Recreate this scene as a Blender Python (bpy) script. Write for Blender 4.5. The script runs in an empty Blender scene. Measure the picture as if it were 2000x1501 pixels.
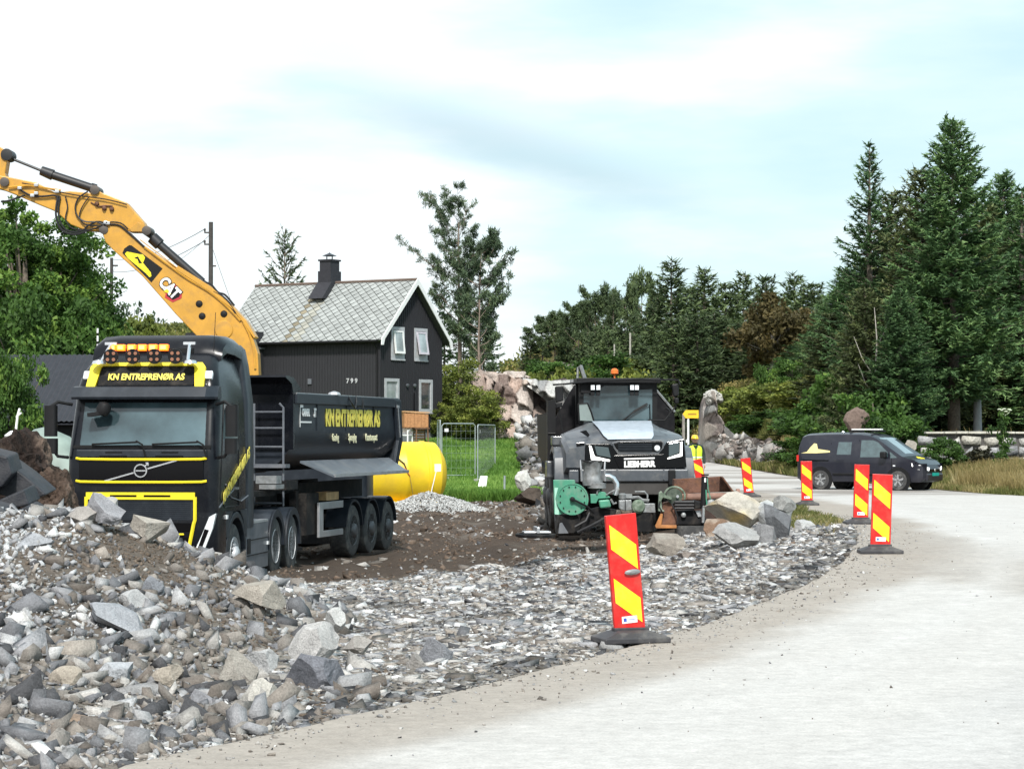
import bpy, bmesh, math, random
import numpy as np
from mathutils import Vector, Matrix
from mathutils import noise as mnoise
R = math.radians
sc = bpy.context.scene
COL = sc.collection
# ---------------------------------------------------------------- camera
F, HOR, CAMZ = 4600.0, 846.0, 1.8          # focal length in photo pixels (2000 wide), horizon row, eye height
cam = bpy.data.cameras.new('camera'); camo = bpy.data.objects.new('camera', cam); COL.objects.link(camo)
cam.sensor_width = 36; cam.lens = 36 * F / 2000; cam.clip_end = 6000; cam.clip_start = .5
camo.location = (0, 0, CAMZ); camo.rotation_euler = (R(90) + math.atan((HOR - 750.5) / F), 0, 0)
sc.camera = camo
sc.view_settings.view_transform = 'Standard'; sc.view_settings.look = 'None'
sc.view_settings.gamma = 1; sc.view_settings.exposure = 1.05
# ---------------------------------------------------------------- world: thin bright overcast over a pale blue sky
SUN_EL, SUN_AZ = 46, 178
w = bpy.data.worlds.new('World'); sc.world = w; w.use_nodes = True
nt = w.node_tree; N = nt.nodes; L = nt.links; N.clear()
out = N.new('ShaderNodeOutputWorld'); bg = N.new('ShaderNodeBackground'); bg2 = N.new('ShaderNodeBackground')
sky = N.new('ShaderNodeTexSky'); sky.sky_type = 'NISHITA'; sky.sun_disc = False
sky.sun_elevation = R(SUN_EL); sky.sun_rotation = R(SUN_AZ); sky.air_density = 1.0; sky.dust_density = 1.5
L.new(sky.outputs[0], bg.inputs[0]); bg.inputs[1].default_value = .12
tc = N.new('ShaderNodeTexCoord'); mp = N.new('ShaderNodeMapping'); mp.inputs['Scale'].default_value = (1.6, 1.6, 7)
mp.inputs['Rotation'].default_value = (0, R(-14), 0)
L.new(tc.outputs['Generated'], mp.inputs[0])
no = N.new('ShaderNodeTexNoise'); no.inputs['Scale'].default_value = 3.1; no.inputs['Detail'].default_value = 8; no.inputs['Roughness'].default_value = .52
L.new(mp.outputs[0], no.inputs[0])
sep = N.new('ShaderNodeSeparateXYZ'); L.new(tc.outputs['Generated'], sep.inputs[0])
def M(op, a, b=None, c=None):
    n = N.new('ShaderNodeMath'); n.operation = op
    for i, v in enumerate((a, b, c)):
        if v is None: continue
        if isinstance(v, (int, float)): n.inputs[i].default_value = v
        else: L.new(v, n.inputs[i])
    return n.outputs[0]
# brighter thick cloud to the west (left), thinner to the east
side = M('MULTIPLY_ADD', sep.outputs[0], -1.9, .50)
cl = M('ADD', side, M('MULTIPLY_ADD', no.outputs[0], 2.1, -1.05))
cr = N.new('ShaderNodeValToRGB'); L.new(cl, cr.inputs[0])
cr.color_ramp.elements[0].position = .0; cr.color_ramp.elements[0].color = (.31, .43, .465, 1)
cr.color_ramp.elements[1].position = .62; cr.color_ramp.elements[1].color = (.50, .53, .545, 1)
e = cr.color_ramp.elements.new(.32); e.color = (.375, .475, .505, 1)
# a long greyer band of cloud, fixed in the sky
u = M('MULTIPLY_ADD', sep.outputs[0], 1.0, .0)
bandc = M('MULTIPLY_ADD', u, -.30, .122)                      # height of the band centre as a function of bearing
wob = M('MULTIPLY_ADD', no.outputs[0], .05, -.025)
dist = M('ABSOLUTE', M('SUBTRACT', sep.outputs[2], M('ADD', bandc, wob)))
bw = M('SMOOTH_MIN', 1, 1, 0) if False else None
mr = N.new('ShaderNodeMapRange'); mr.interpolation_type = 'SMOOTHSTEP'; L.new(dist, mr.inputs[0])
mr.inputs[1].default_value = .020; mr.inputs[2].default_value = 0; mr.inputs[3].default_value = 0; mr.inputs[4].default_value = 1
mr2 = N.new('ShaderNodeMapRange'); mr2.interpolation_type = 'SMOOTHSTEP'; L.new(M('ABSOLUTE', M('ADD', u, -.004)), mr2.inputs[0])
mr2.inputs[1].default_value = .11; mr2.inputs[2].default_value = .02; mr2.inputs[3].default_value = 0; mr2.inputs[4].default_value = 1
band = M('MULTIPLY', M('MULTIPLY', mr.outputs[0], mr2.outputs[0]), .62)
mixb = N.new('ShaderNodeMixRGB'); L.new(band, mixb.inputs[0]); L.new(cr.outputs[0], mixb.inputs[1]); mixb.inputs[2].default_value = (.25, .335, .37, 1)
L.new(mixb.outputs[0], bg2.inputs[0]); bg2.inputs[1].default_value = 1.0
mx = N.new('ShaderNodeMixShader'); mx.inputs[0].default_value = .90
L.new(bg.outputs[0], mx.inputs[1]); L.new(bg2.outputs[0], mx.inputs[2]); L.new(mx.outputs[0], out.inputs[0])
# ---------------------------------------------------------------- sun behind thin cloud
sl = bpy.data.lights.new('sun', 'SUN'); sl.energy = 2.4; sl.angle = R(6); sl.color = (1, .965, .91)
so = bpy.data.objects.new('sun', sl); COL.objects.link(so)
sd = Vector((math.sin(R(SUN_AZ)) * math.cos(R(SUN_EL)), math.cos(R(SUN_AZ)) * math.cos(R(SUN_EL)), math.sin(R(SUN_EL))))
so.rotation_euler = sd.to_track_quat('Z', 'Y').to_euler(); so.location = (0, 0, 60)

def P(px, py, Y):                                     # photo pixel + real distance -> world point
    s = F / Y
    return Vector(((px - 1000) / s, Y, CAMZ - (py - HOR) / s))
# ---------------------------------------------------------------- mesh helpers
class MB:
    def __init__(s): s.v = []; s.f = []; s.mi = []; s.m = 0
    def add(s, vs, fs):
        b = len(s.v); s.v += [tuple(v) for v in vs]
        for f in fs: s.f.append([b + i for i in f]); s.mi.append(s.m)
        return s
    def box(s, x0, x1, y0, y1, z0, z1, mat=None):
        vs = [Vector((x, y, z)) for z in (z0, z1) for y in (y0, y1) for x in (x0, x1)]
        if mat: vs = [mat @ v for v in vs]
        return s.add(vs, [(0, 2, 3, 1), (4, 5, 7, 6), (0, 1, 5, 4), (2, 6, 7, 3), (0, 4, 6, 2), (1, 3, 7, 5)])
    def bar(s, p, q, w, h=None, up=(0, 0, 1)):          # rectangular bar from p to q
        p, q = Vector(p), Vector(q); h = h or w; d = (q - p); l = d.length; d.normalize()
        u = Vector(up)
        if abs(d.dot(u)) > .98: u = Vector((1, 0, 0)) if abs(d.x) < .9 else Vector((0, 1, 0))
        a = d.cross(u).normalized(); b = a.cross(d)
        vs = [c + a * i * w / 2 + b * j * h / 2 for c in (p, q) for j in (-1, 1) for i in (-1, 1)]
        return s.add(vs, [(0, 1, 3, 2), (4, 6, 7, 5), (0, 4, 5, 1), (2, 3, 7, 6), (0, 2, 6, 4), (1, 5, 7, 3)])
    def cyl(s, p, q, r, r2=None, n=16, cap=True):
        p, q = Vector(p), Vector(q); r2 = r if r2 is None else r2
        d = (q - p).normalized(); a = d.orthogonal().normalized(); b = d.cross(a)
        vs = []
        for c, rr in ((p, r), (q, r2)):
            for i in range(n):
                t = 2 * math.pi * i / n; vs.append(c + (a * math.cos(t) + b * math.sin(t)) * rr)
        fs = [(i, (i + 1) % n, n + (i + 1) % n, n + i) for i in range(n)]
        if cap: fs += [tuple(range(n - 1, -1, -1)), tuple(range(n, 2 * n))]
        return s.add(vs, fs)
    def tube(s, pts, r, n=8, cap=True):
        pts = [Vector(p) for p in pts]; rs = r if isinstance(r, (list, tuple)) else [r] * len(pts)
        vs = []; a = None
        for i, p in enumerate(pts):
            d = (pts[min(i + 1, len(pts) - 1)] - pts[max(i - 1, 0)]).normalized()
            a = d.orthogonal().normalized() if a is None else (a - d * a.dot(d)).normalized()
            b = d.cross(a)
            vs += [p + (a * math.cos(2 * math.pi * k / n) + b * math.sin(2 * math.pi * k / n)) * rs[i] for k in range(n)]
        fs = []
        for i in range(len(pts) - 1):
            for k in range(n):
                k2 = (k + 1) % n; fs.append((i * n + k, i * n + k2, (i + 1) * n + k2, (i + 1) * n + k))
        if cap: fs += [tuple(range(n - 1, -1, -1)), tuple(range(len(vs) - n, len(vs)))]
        return s.add(vs, fs)
    def prism(s, poly, o, u, v, w):                     # polygon in plane (u,v) at o, extruded by vector w
        o, u, v, w = map(Vector, (o, u, v, w)); n = len(poly)
        a = [o + u * p[0] + v * p[1] for p in poly]
        vs = a + [p + w for p in a]
        if sum(poly[i][0] * poly[(i + 1) % n][1] - poly[(i + 1) % n][0] * poly[i][1] for i in range(n)) * u.cross(v).dot(w) > 0: fl = True
        else: fl = False
        fs = [tuple(range(n)), tuple(range(2 * n - 1, n - 1, -1))] + [(i, n + i, n + (i + 1) % n, (i + 1) % n) for i in range(n)]
        if fl: fs = [tuple(reversed(f)) for f in fs]
        return s.add(vs, fs)
    def loft(s, loops, cap=True, closed=True):
        n = len(loops[0]); vs = [p for l in loops for p in l]; fs = []
        for i in range(len(loops) - 1):
            for k in range(n if closed else n - 1):
                k2 = (k + 1) % n; fs.append((i * n + k, i * n + k2, (i + 1) * n + k2, (i + 1) * n + k))
        if cap and closed: fs += [tuple(range(n - 1, -1, -1)), tuple(range(len(vs) - n, len(vs)))]
        return s.add(vs, fs)
    def lathe(s, prof, o, d, n=24):                     # prof: (along, radius)
        o, d = Vector(o), Vector(d).normalized(); a = d.orthogonal().normalized(); b = d.cross(a)
        return s.loft([[o + d * t + (a * math.cos(2 * math.pi * k / n) + b * math.sin(2 * math.pi * k / n)) * max(r, 1e-4) for k in range(n)] for t, r in prof])
    def arc(s, c, r0, r1, a0, a1, y0, y1, n=14, ax='x'):  # thick arc in the YZ plane, swept along x from y0 to y1
        loops = []
        for i in range(n + 1):
            t = R(a0 + (a1 - a0) * i / n); cy, cz = math.cos(t), math.sin(t)
            loops.append([(y0, c[0] + cy * r0, c[1] + cz * r0), (y0, c[0] + cy * r1, c[1] + cz * r1), (y1, c[0] + cy * r1, c[1] + cz * r1), (y1, c[0] + cy * r0, c[1] + cz * r0)])
        return s.loft(loops)
    def clusters(s, gap=.03):                           # connected pieces, merged when their boxes touch
        n = len(s.v); par = list(range(n))
        def fd(a):
            while par[a] != a: par[a] = par[par[a]]; a = par[a]
            return a
        for f in s.f:
            r0 = fd(f[0])
            for i in f[1:]: par[fd(i)] = r0
        bx = {}
        for i, v in enumerate(s.v):
            r0 = fd(i); b = bx.setdefault(r0, [list(v), list(v)])
            for k in range(3): b[0][k] = min(b[0][k], v[k]); b[1][k] = max(b[1][k], v[k])
        gs = [[{r0}, b] for r0, b in bx.items()]; ch = True
        while ch:
            ch = False
            for i in range(len(gs)):
                for j in range(i + 1, len(gs)):
                    A, B = gs[i][1], gs[j][1]
                    if all(A[0][k] - gap <= B[1][k] and B[0][k] - gap <= A[1][k] for k in range(3)):
                        gs[i][0] |= gs[j][0]; gs[i][1] = [[min(A[0][k], B[0][k]) for k in range(3)], [max(A[1][k], B[1][k]) for k in range(3)]]; gs.pop(j); ch = True; break
                if ch: break
        return [[i for i in range(n) if fd(i) in g[0]] for g in gs]
    def build(s, name, mat, parent=None, smooth=False, bevel=0, loc=None, fixn=True, split=True):
        if parent and split and len(s.v) < 3000:
            cl = s.clusters()
            if 1 < len(cl) <= 12:
                r = None
                for c in cl:
                    ix = {a: b for b, a in enumerate(c)}; m2 = MB(); m2.v = [s.v[i] for i in c]
                    for f, q in zip(s.f, s.mi):
                        if f[0] in ix: m2.f.append([ix[i] for i in f]); m2.mi.append(q)
                    o = m2.build(name, mat, parent, smooth, bevel, loc, fixn, False); r = r or o
                return r
        me = bpy.data.meshes.new(name); me.from_pydata(s.v, [], s.f)
        for m in (mat if isinstance(mat, (list, tuple)) else [mat]): me.materials.append(m)
        if any(s.mi): me.polygons.foreach_set('material_index', s.mi)
        if fixn:
            bm = bmesh.new(); bm.from_mesh(me); bmesh.ops.recalc_face_normals(bm, faces=bm.faces); bm.to_mesh(me); bm.free()
        if smooth:
            me.polygons.foreach_set('use_smooth', [True] * len(me.polygons))
            if smooth != 'all': me.set_sharp_from_angle(angle=R(38 if smooth is True else smooth))
        me.update(); ob = bpy.data.objects.new(name, me); COL.objects.link(ob)
        if parent: ob.parent = parent
        if loc is not None: ob.location = loc
        if bevel:
            b = ob.modifiers.new('bevel', 'BEVEL'); b.width = bevel; b.segments = 2; b.limit_method = 'ANGLE'; b.angle_limit = R(40)
        return ob
def np_mesh(name, V, Fc, mat, tint=None, parent=None, smooth=False, attr='tint', loc=None):
    V = np.asarray(V, dtype=np.float32); Fc = np.asarray(Fc, dtype=np.int32); k = Fc.shape[1]
    me = bpy.data.meshes.new(name); me.vertices.add(len(V)); me.vertices.foreach_set('co', V.ravel())
    me.loops.add(Fc.size); me.loops.foreach_set('vertex_index', Fc.ravel())
    me.polygons.add(len(Fc)); me.polygons.foreach_set('loop_start', np.arange(0, Fc.size, k, dtype=np.int32))
    if smooth: me.polygons.foreach_set('use_smooth', np.ones(len(Fc), dtype=bool))
    me.update(calc_edges=True)
    if tint is not None:
        tint = np.asarray(tint, dtype=np.float32)
        a = me.color_attributes.new(attr, 'FLOAT_COLOR', 'POINT')
        c = np.ones((len(V), 4), dtype=np.float32); c[:, :3] = tint if tint.ndim == 2 else tint[:, None]
        a.data.foreach_set('color', c.ravel())
    me.materials.append(mat)
    ob = bpy.data.objects.new(name, me); COL.objects.link(ob)
    if parent: ob.parent = parent
    if loc is not None: ob.location = loc
    return ob
def tag(o, label=None, cat=None, group=None, kind=None):
    if label: o['label'] = label
    if cat: o['category'] = cat
    if group: o['group'] = group
    if kind: o['kind'] = kind
    return o
def thing(name, label, cat, loc=(0, 0, 0), rz=0, group=None):
    o = bpy.data.objects.new(name, None); COL.objects.link(o); o.empty_display_size = .2
    o.location = loc; o.rotation_euler = (0, 0, rz); return tag(o, label, cat, group)
def dup(root, loc=None, rot=None, label=None, group=None, scale=None):
    def rec(o, par):
        c = o.copy(); COL.objects.link(c)
        if '_used' in c.keys(): del c['_used']
        if par: c.parent = par
        for ch in [x for x in o.children]: rec(ch, c)
        return c
    r = rec(root, None)
    if loc is not None: r.location = loc
    if rot is not None: r.rotation_euler = rot
    if scale is not None: r.scale = (scale,) * 3 if isinstance(scale, (int, float)) else scale
    if label: r['label'] = label
    if group: r['group'] = group
    return r
# ---------------------------------------------------------------- materials
MATS = {}
def mat(name, c, rough=.6, metal=0, var=.12, scale=6, bump=0, bscale=40, coat=0, emit=None, estr=0, spec=.5, trans=0, attr=None, dirt=None, dscale=3):
    if name in MATS: return MATS[name]
    m = bpy.data.materials.new(name); m.use_nodes = True; t = m.node_tree; n = t.nodes; l = t.links
    b = n['Principled BSDF']; b.inputs['Roughness'].default_value = rough; b.inputs['Metallic'].default_value = metal
    b.inputs['Coat Weight'].default_value = coat; b.inputs['Coat Roughness'].default_value = .06
    b.inputs['Specular IOR Level'].default_value = spec
    if trans: b.inputs['Transmission Weight'].default_value = trans
    tc = n.new('ShaderNodeTexCoord'); no = n.new('ShaderNodeTexNoise'); no.inputs['Scale'].default_value = scale; no.inputs['Detail'].default_value = 6
    l.new(tc.outputs['Object'], no.inputs['Vector'])
    rp = n.new('ShaderNodeValToRGB'); l.new(no.outputs[0], rp.inputs[0])
    rp.color_ramp.elements[0].position = .3; rp.color_ramp.elements[1].position = .72
    rp.color_ramp.elements[0].color = tuple(x * (1 - var) for x in c) + (1,); rp.color_ramp.elements[1].color = tuple(min(1, x * (1 + var)) for x in c) + (1,)
    col = rp.outputs[0]
    if attr:
        at = n.new('ShaderNodeAttribute'); at.attribute_name = attr
        mm = n.new('ShaderNodeMixRGB'); mm.blend_type = 'MULTIPLY'; mm.inputs[0].default_value = 1; l.new(col, mm.inputs[1]); l.new(at.outputs[0], mm.inputs[2]); col = mm.outputs[0]
    if dirt:
        nd = n.new('ShaderNodeTexNoise'); nd.inputs['Scale'].default_value = dscale; nd.inputs['Detail'].default_value = 10; nd.inputs['Roughness'].default_value = .7
        l.new(tc.outputs['Object'], nd.inputs['Vector'])
        rd = n.new('ShaderNodeMapRange'); l.new(nd.outputs[0], rd.inputs[0]); rd.inputs[1].default_value = .48; rd.inputs[2].default_value = .72
        rd.inputs[4].default_value = dirt[3]
        md = n.new('ShaderNodeMixRGB'); l.new(rd.outputs[0], md.inputs[0]); l.new(col, md.inputs[1]); md.inputs[2].default_value = (*dirt[:3], 1); col = md.outputs[0]
        ra = n.new('ShaderNodeMapRange'); l.new(rd.outputs[0], ra.inputs[0]); ra.inputs[2].default_value = 1; ra.inputs[3].default_value = rough; ra.inputs[4].default_value = min(1, rough + .5)
        l.new(ra.outputs[0], b.inputs['Roughness'])
    l.new(col, b.inputs['Base Color'])
    if bump:
        nb = n.new('ShaderNodeTexNoise'); nb.inputs['Scale'].default_value = bscale; nb.inputs['Detail'].default_value = 8
        l.new(tc.outputs['Object'], nb.inputs['Vector']); bp = n.new('ShaderNodeBump'); bp.inputs['Strength'].default_value = min(1, bump); bp.inputs['Distance'].default_value = .03
        l.new(nb.outputs[0], bp.inputs['Height']); l.new(bp.outputs[0], b.inputs['Normal'])
    if emit: b.inputs['Emission Color'].default_value = (*emit, 1); b.inputs['Emission Strength'].default_value = estr
    MATS[name] = m; return m
def foliage(name, c1, c2, c3=None, trl=.25):
    if name in MATS: return MATS[name]
    m = bpy.data.materials.new(name); m.use_nodes = True; t = m.node_tree; n = t.nodes; l = t.links
    b = n['Principled BSDF']; b.inputs['Roughness'].default_value = .62; b.inputs['Specular IOR Level'].default_value = .3
    at = n.new('ShaderNodeAttribute'); at.attribute_name = 'tint'
    tc = n.new('ShaderNodeTexCoord'); no = n.new('ShaderNodeTexNoise'); no.inputs['Scale'].default_value = .9; no.inputs['Detail'].default_value = 3
    l.new(tc.outputs['Object'], no.inputs['Vector'])
    oi = n.new('ShaderNodeObjectInfo')
    a1 = n.new('ShaderNodeMath'); a1.operation = 'MULTIPLY_ADD'; l.new(no.outputs[0], a1.inputs[0]); a1.inputs[1].default_value = .7; l.new(at.outputs[2], a1.inputs[2])
    a2 = n.new('ShaderNodeMath'); a2.operation = 'MULTIPLY_ADD'; l.new(oi.outputs['Random'], a2.inputs[0]); a2.inputs[1].default_value = .22; l.new(a1.outputs[0], a2.inputs[2])
    rp = n.new('ShaderNodeValToRGB'); l.new(a2.outputs[0], rp.inputs[0])
    rp.color_ramp.elements[0].position = .35; rp.color_ramp.elements[0].color = (*c1, 1)
    rp.color_ramp.elements[1].position = 1.0; rp.color_ramp.elements[1].color = (*c2, 1)
    if c3: e = rp.color_ramp.elements.new(.97); e.color = (*c2, 1); rp.color_ramp.elements[2].color = (*c3, 1)
    l.new(rp.outputs[0], b.inputs['Base Color'])
    tr = n.new('ShaderNodeBsdfTranslucent'); l.new(rp.outputs[0], tr.inputs[0]); mx = n.new('ShaderNodeMixShader'); mx.inputs[0].default_value = trl
    l.new(b.outputs[0], mx.inputs[1]); l.new(tr.outputs[0], mx.inputs[2]); l.new(mx.outputs[0], n['Material Output'].inputs[0])
    MATS[name] = m; return m
DUST = (.30, .27, .23)
m_black = mat('black_paint', (.005, .006, .009), .25, coat=.06, spec=.25, var=.1, dirt=(.10, .10, .10, .08), dscale=2.2)
m_gloss = mat('gloss_black', (.004, .004, .005), .12, coat=.0, spec=.2, var=.05)
m_greyp = mat('dark_grey_paint', (.016, .021, .029), .42, coat=.08, spec=.35, var=.15, dirt=(.11, .12, .13, .14), dscale=3)
m_mgrey = mat('mid_grey_paint', (.115, .125, .145), .45, coat=.15, var=.15, dirt=(*DUST, .2), dscale=3)
m_chassis = mat('chassis_black', (.010, .010, .011), .75, spec=.2, var=.3, dirt=(.10, .085, .07, .45), dscale=5)
m_tyre = mat('tyre_rubber', (.050, .050, .051), .85, var=.2, scale=9, bump=.4, bscale=50, dirt=(.19, .18, .165, .8), dscale=4)
m_rim = mat('steel_rim', (.52, .53, .55), .45, metal=.15, var=.2, dirt=(.16, .145, .125, .5), dscale=8)
m_rimd = mat('dark_rim', (.11, .11, .118), .5, metal=.4, var=.2, dirt=(.16, .145, .125, .5), dscale=8)
m_yel = mat('yellow_trim', (.82, .66, .02), .4, var=.05, coat=.3)
m_txt = mat('yellow_lettering', (.80, .67, .10), .5, var=.05)
m_white = mat('white_paint', (.8, .8, .79), .45, var=.04)
m_chrome = mat('polished_metal', (.75, .76, .78), .22, metal=.9, var=.06)
m_alu = mat('brushed_aluminium', (.50, .51, .53), .4, metal=.7, var=.1, dirt=(*DUST, .4))
m_cat = mat('machine_yellow', (.56, .285, .034), .42, var=.12, scale=3, coat=.15, dirt=(.22, .13, .05, .45), dscale=4)
m_blk = mat('matt_black_plastic', (.010, .010, .011), .55, spec=.25, var=.2)
m_hose = mat('black_hose', (.015, .015, .017), .5, var=.2)
m_glass = mat('tinted_glass', (.035, .05, .055), .05, var=.15, scale=1.5, spec=1.0, coat=1)
m_glassl = mat('windscreen_glass', (.060, .098, .112), .07, var=.65, scale=1.0, spec=.6, coat=.35)  # strong colour noise paints a cloud reflection into the glass
m_amber = mat('amber_lamp_lit', (.9, .25, .02), .3, emit=(1, .13, .008), estr=1.6)
m_amberh = mat('amber_lamp_core', (1, .7, .2), .3, emit=(1, .50, .06), estr=1.4)
m_orange = mat('orange_plastic', (.75, .16, .02), .4)
m_lamp = mat('lamp_lens', (.75, .78, .8), .12, coat=1, var=.1, scale=30)
m_lampon = mat('headlamp_lit', (.85, .88, .9), .12, emit=(1, .97, .9), estr=.9)
m_red = mat('reflective_red', (.58, .012, .010), .35, var=.10, dirt=(.35, .16, .11, .35), dscale=5)
m_pyel = mat('reflective_yellow', (.90, .76, .015), .35, var=.06, dirt=(.55, .45, .15, .35), dscale=5)
m_rust = mat('rusty_steel', (.12, .055, .035), .75, var=.5, scale=7, bump=.4, bscale=30, dirt=(.27, .12, .05, .6), dscale=5)
m_green = mat('green_machine_paint', (.06, .26, .165), .48, var=.14, scale=5, dirt=(.25, .26, .22, .45), dscale=7)
m_olive = mat('worn_green_metal', (.12, .165, .115), .6, var=.4, scale=9, dirt=(.4, .4, .36, .6), dscale=9)
m_gmet = mat('worn_grey_metal', (.26, .27, .275), .5, metal=.4, var=.35, scale=10, dirt=(.1, .08, .06, .5), dscale=8)
def text(body, size, mt, parent, o, r=(1, 0, 0), u=(0, 0, 1), name='lettering', ext=.004, off=0, sx=1, align='CENTER', shear=0, spacing=1):
    cu = bpy.data.curves.new('t', 'FONT'); cu.body = body; cu.size = size; cu.extrude = ext; cu.offset = off; cu.align_x = align; cu.align_y = 'CENTER'; cu.shear = shear; cu.space_character = spacing
    cu.resolution_u = 3
    ob = bpy.data.objects.new('t', cu); COL.objects.link(ob)
    me = bpy.data.meshes.new_from_object(ob.evaluated_get(bpy.context.evaluated_depsgraph_get())); bpy.data.objects.remove(ob); bpy.data.curves.remove(cu)
    r, u = Vector(r).normalized(), Vector(u).normalized(); nrm = r.cross(u); o = Vector(o)
    for v in me.vertices: v.co = o + r * v.co.x * sx + u * v.co.y + nrm * v.co.z
    me.materials.clear(); me.materials.append(mt); me.name = name
    ob = bpy.data.objects.new(name, me); COL.objects.link(ob); ob.parent = parent; return ob
def rrect(x0, x1, y0, y1, z, r, n=5):                   # rounded rectangle loop at height z
    pts = []
    for cx, cy, a in ((x1 - r, y0 + r, -90), (x1 - r, y1 - r, 0), (x0 + r, y1 - r, 90), (x0 + r, y0 + r, 180)):
        for i in range(n + 1):
            t = R(a + 90 * i / n); pts.append((cx + r * math.cos(t), cy + r * math.sin(t), z))
    return pts
def sstep(a, b, x): 
    t = np.clip((np.asarray(x, dtype=float) - a) / (b - a), 0, 1); return t * t * (3 - 2 * t)
def wnoise(x, y, sc, seed=0):                           # cheap smooth numpy value noise, -1..1
    x = np.asarray(x, float) / sc + seed * 17.3; y = np.asarray(y, float) / sc - seed * 9.1
    xi = np.floor(x); yi = np.floor(y); fx = x - xi; fy = y - yi; fx = fx * fx * (3 - 2 * fx); fy = fy * fy * (3 - 2 * fy)
    def h(i, j):
        q = np.sin(i * 127.1 + j * 311.7 + seed * 74.7) * 43758.5453; return (q - np.floor(q)) * 2 - 1
    return (h(xi, yi) * (1 - fx) + h(xi + 1, yi) * fx) * (1 - fy) + (h(xi, yi + 1) * (1 - fx) + h(xi + 1, yi + 1) * fx) * fy
def fbm(x, y, sc, seed=0, o=4):
    return sum(wnoise(x, y, sc / 2 ** k, seed + k) / 2 ** k for k in range(o)) / 1.9
# ================================================================ terrain
KE = [(-6.5, 0), (-4.6, 6), (-2.28, 12.6), (-.46, 16.4), (1.37, 21), (3.3, 27.2), (4.58, 32.3), (5.7, 38.7), (6.6, 47.6), (7.1, 57.5), (6.5, 66), (5.9, 72), (5.5, 80), (6.3, 100), (8.2, 145), (5.5, 166), (-4, 184), (-16, 200)]
KG = [(16, -6), (20, 2), (24, 10), (28, 18), (31, 27), (33, 35), (33, 43), (31, 51), (25, 58.5), (18.5, 63.4), (15.4, 66.5), (14.1, 70), (13.7, 76), (11.75, 97), (12.5, 152), (10.5, 172), (0, 191), (-14, 212)]
ex, ey = zip(*KE); gx, gy = zip(*KG)
def XE(y): return np.interp(y, ey, ex)
def XG(y): return np.interp(y, gy, gx)
def roadz(x, y): return .17 * np.exp(-((x - 6) ** 2 / 60 + (y - 38) ** 2 / 90))
def pile(x, y):
    dx = np.maximum(0, x + 4.75) / 3.05; dy = np.where(y < 25.5, (25.5 - y) / 11.5, (y - 25.5) / 7.0)
    r = np.sqrt(dx ** 2 + dy ** 2)
    return 1.30 * np.maximum(0, 1 - r) ** .95
def height(x, y):
    x = np.asarray(x, float); y = np.asarray(y, float)
    d = (XE(y) - x) * .88
    g = (x - XG(y))
    rz = roadz(x, y)
    # building site, lower than the road
    far = sstep(28, 46, y)
    site = -.03 - (.30 + .40 * far) * sstep(.1, 5, d) + .05 * fbm(x, y, 1.3, 3) * sstep(0, 1.5, d) + .07 * fbm(x, y * .6, .9, 77) * sstep(36, 42, y) + .10 * fbm(x, y, 5, 5) * sstep(2, 6, d)
    ruts = .05 * np.sin((x * .93 + y * .10) * 5.2 + 1.5 * fbm(x, y, 6, 8)) * sstep(34, 40, y) * (1 - sstep(72, 84, y)) * sstep(3, 6, d)
    site = site + ruts + rz * (1 - sstep(0, 3, d)) + pile(x, y)
    lawn = (2.55 * sstep(92, 117, y) + 3.0 * sstep(117, 165, y)) * (1 - sstep(3, 40, x))
    site = site + lawn * sstep(.5, 6, d) + 1.2 * sstep(95, 130, y) * sstep(2, 5, d) * sstep(3, 9, x) * 0
    # behind the left shed the ground climbs
    site = site + .55 * sstep(55, 68, y) * sstep(-9, -14, x) if False else site + .6 * sstep(58, 72, y) * (1 - sstep(-14, -8, x)) * (1 - sstep(86, 96, y))
    # verge and forest floor beyond the main road
    verge = .12 * fbm(x, y, 3, 11) * sstep(0, 2, g) + .35 * sstep(.3, 3.5, g) + 2.6 * sstep(12, 75, g) * sstep(60, 110, y)
    knoll = 4.3 * sstep(.6, 4.6, g) * sstep(97, 116, y) * (1 - sstep(205, 240, y)) * (1 - sstep(.130 * y, .160 * y, x)) * (1 + .12 * fbm(x, y, 7, 21)) * (1 - .5 * sstep(150, 156, y) * (1 - sstep(3, 5, g)))
    terr = np.where(y > 60, 1.35 * sstep(90.4, 90.9, y) * sstep(15.6, 16.2, x) * (1 - sstep(97, 120, y) * 0), 0)
    verge = verge + knoll + terr * (1 - sstep(100, 130, y))
    z = np.where(g > 0, np.minimum(verge, 40), np.where(d > 0, site, rz - .06))
    # far hills
    z = z + 8.6 * np.exp(-(((x + 36) / 26) ** 2 + ((y - 262) / 46) ** 2)) * (1 + .07 * fbm(x, y, 9, 2))
    z = z + 12 * np.exp(-(((x - 42) / 40) ** 2 + ((y - 352) / 70) ** 2)) * (1 + .05 * fbm(x, y, 12, 4))
    z = z + 9.0 * np.exp(-(((x - 8) / 17) ** 2 + ((y - 330) / 45) ** 2)) * (1 + .12 * fbm(x, y, 7, 9))
    z = z + .12 * fbm(x, y, 4, 31) * sstep(110, 150, y) * 3 * ((d > 3) | (g > 2))
    z = z + 8 * sstep(330, 900, y) * (x > -1e9)
    return z
def hz(x, y): return float(height(np.array([x]), np.array([y]))[0])
def axis(parts):
    o = []
    for a, b, st in parts: o += list(np.arange(a, b, st))
    return np.array(o)
def geo(a, b, st, g):
    o = []; 
    while a < b: o.append(a); a += st; st *= g
    return o
ys = np.array(list(np.arange(-12, 9, 1.5)) + list(np.arange(9, 40, .2)) + list(np.arange(40, 75, .33)) + list(np.arange(75, 130, .55)) + geo(130, 1900, .9, 1.022))
xr = geo(14, 1500, .5, 1.06)
xs = np.array([-v - 6 for v in reversed(geo(8, 1500, .5, 1.06))] + list(np.arange(-14, 14, .22)) + xr)
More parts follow.
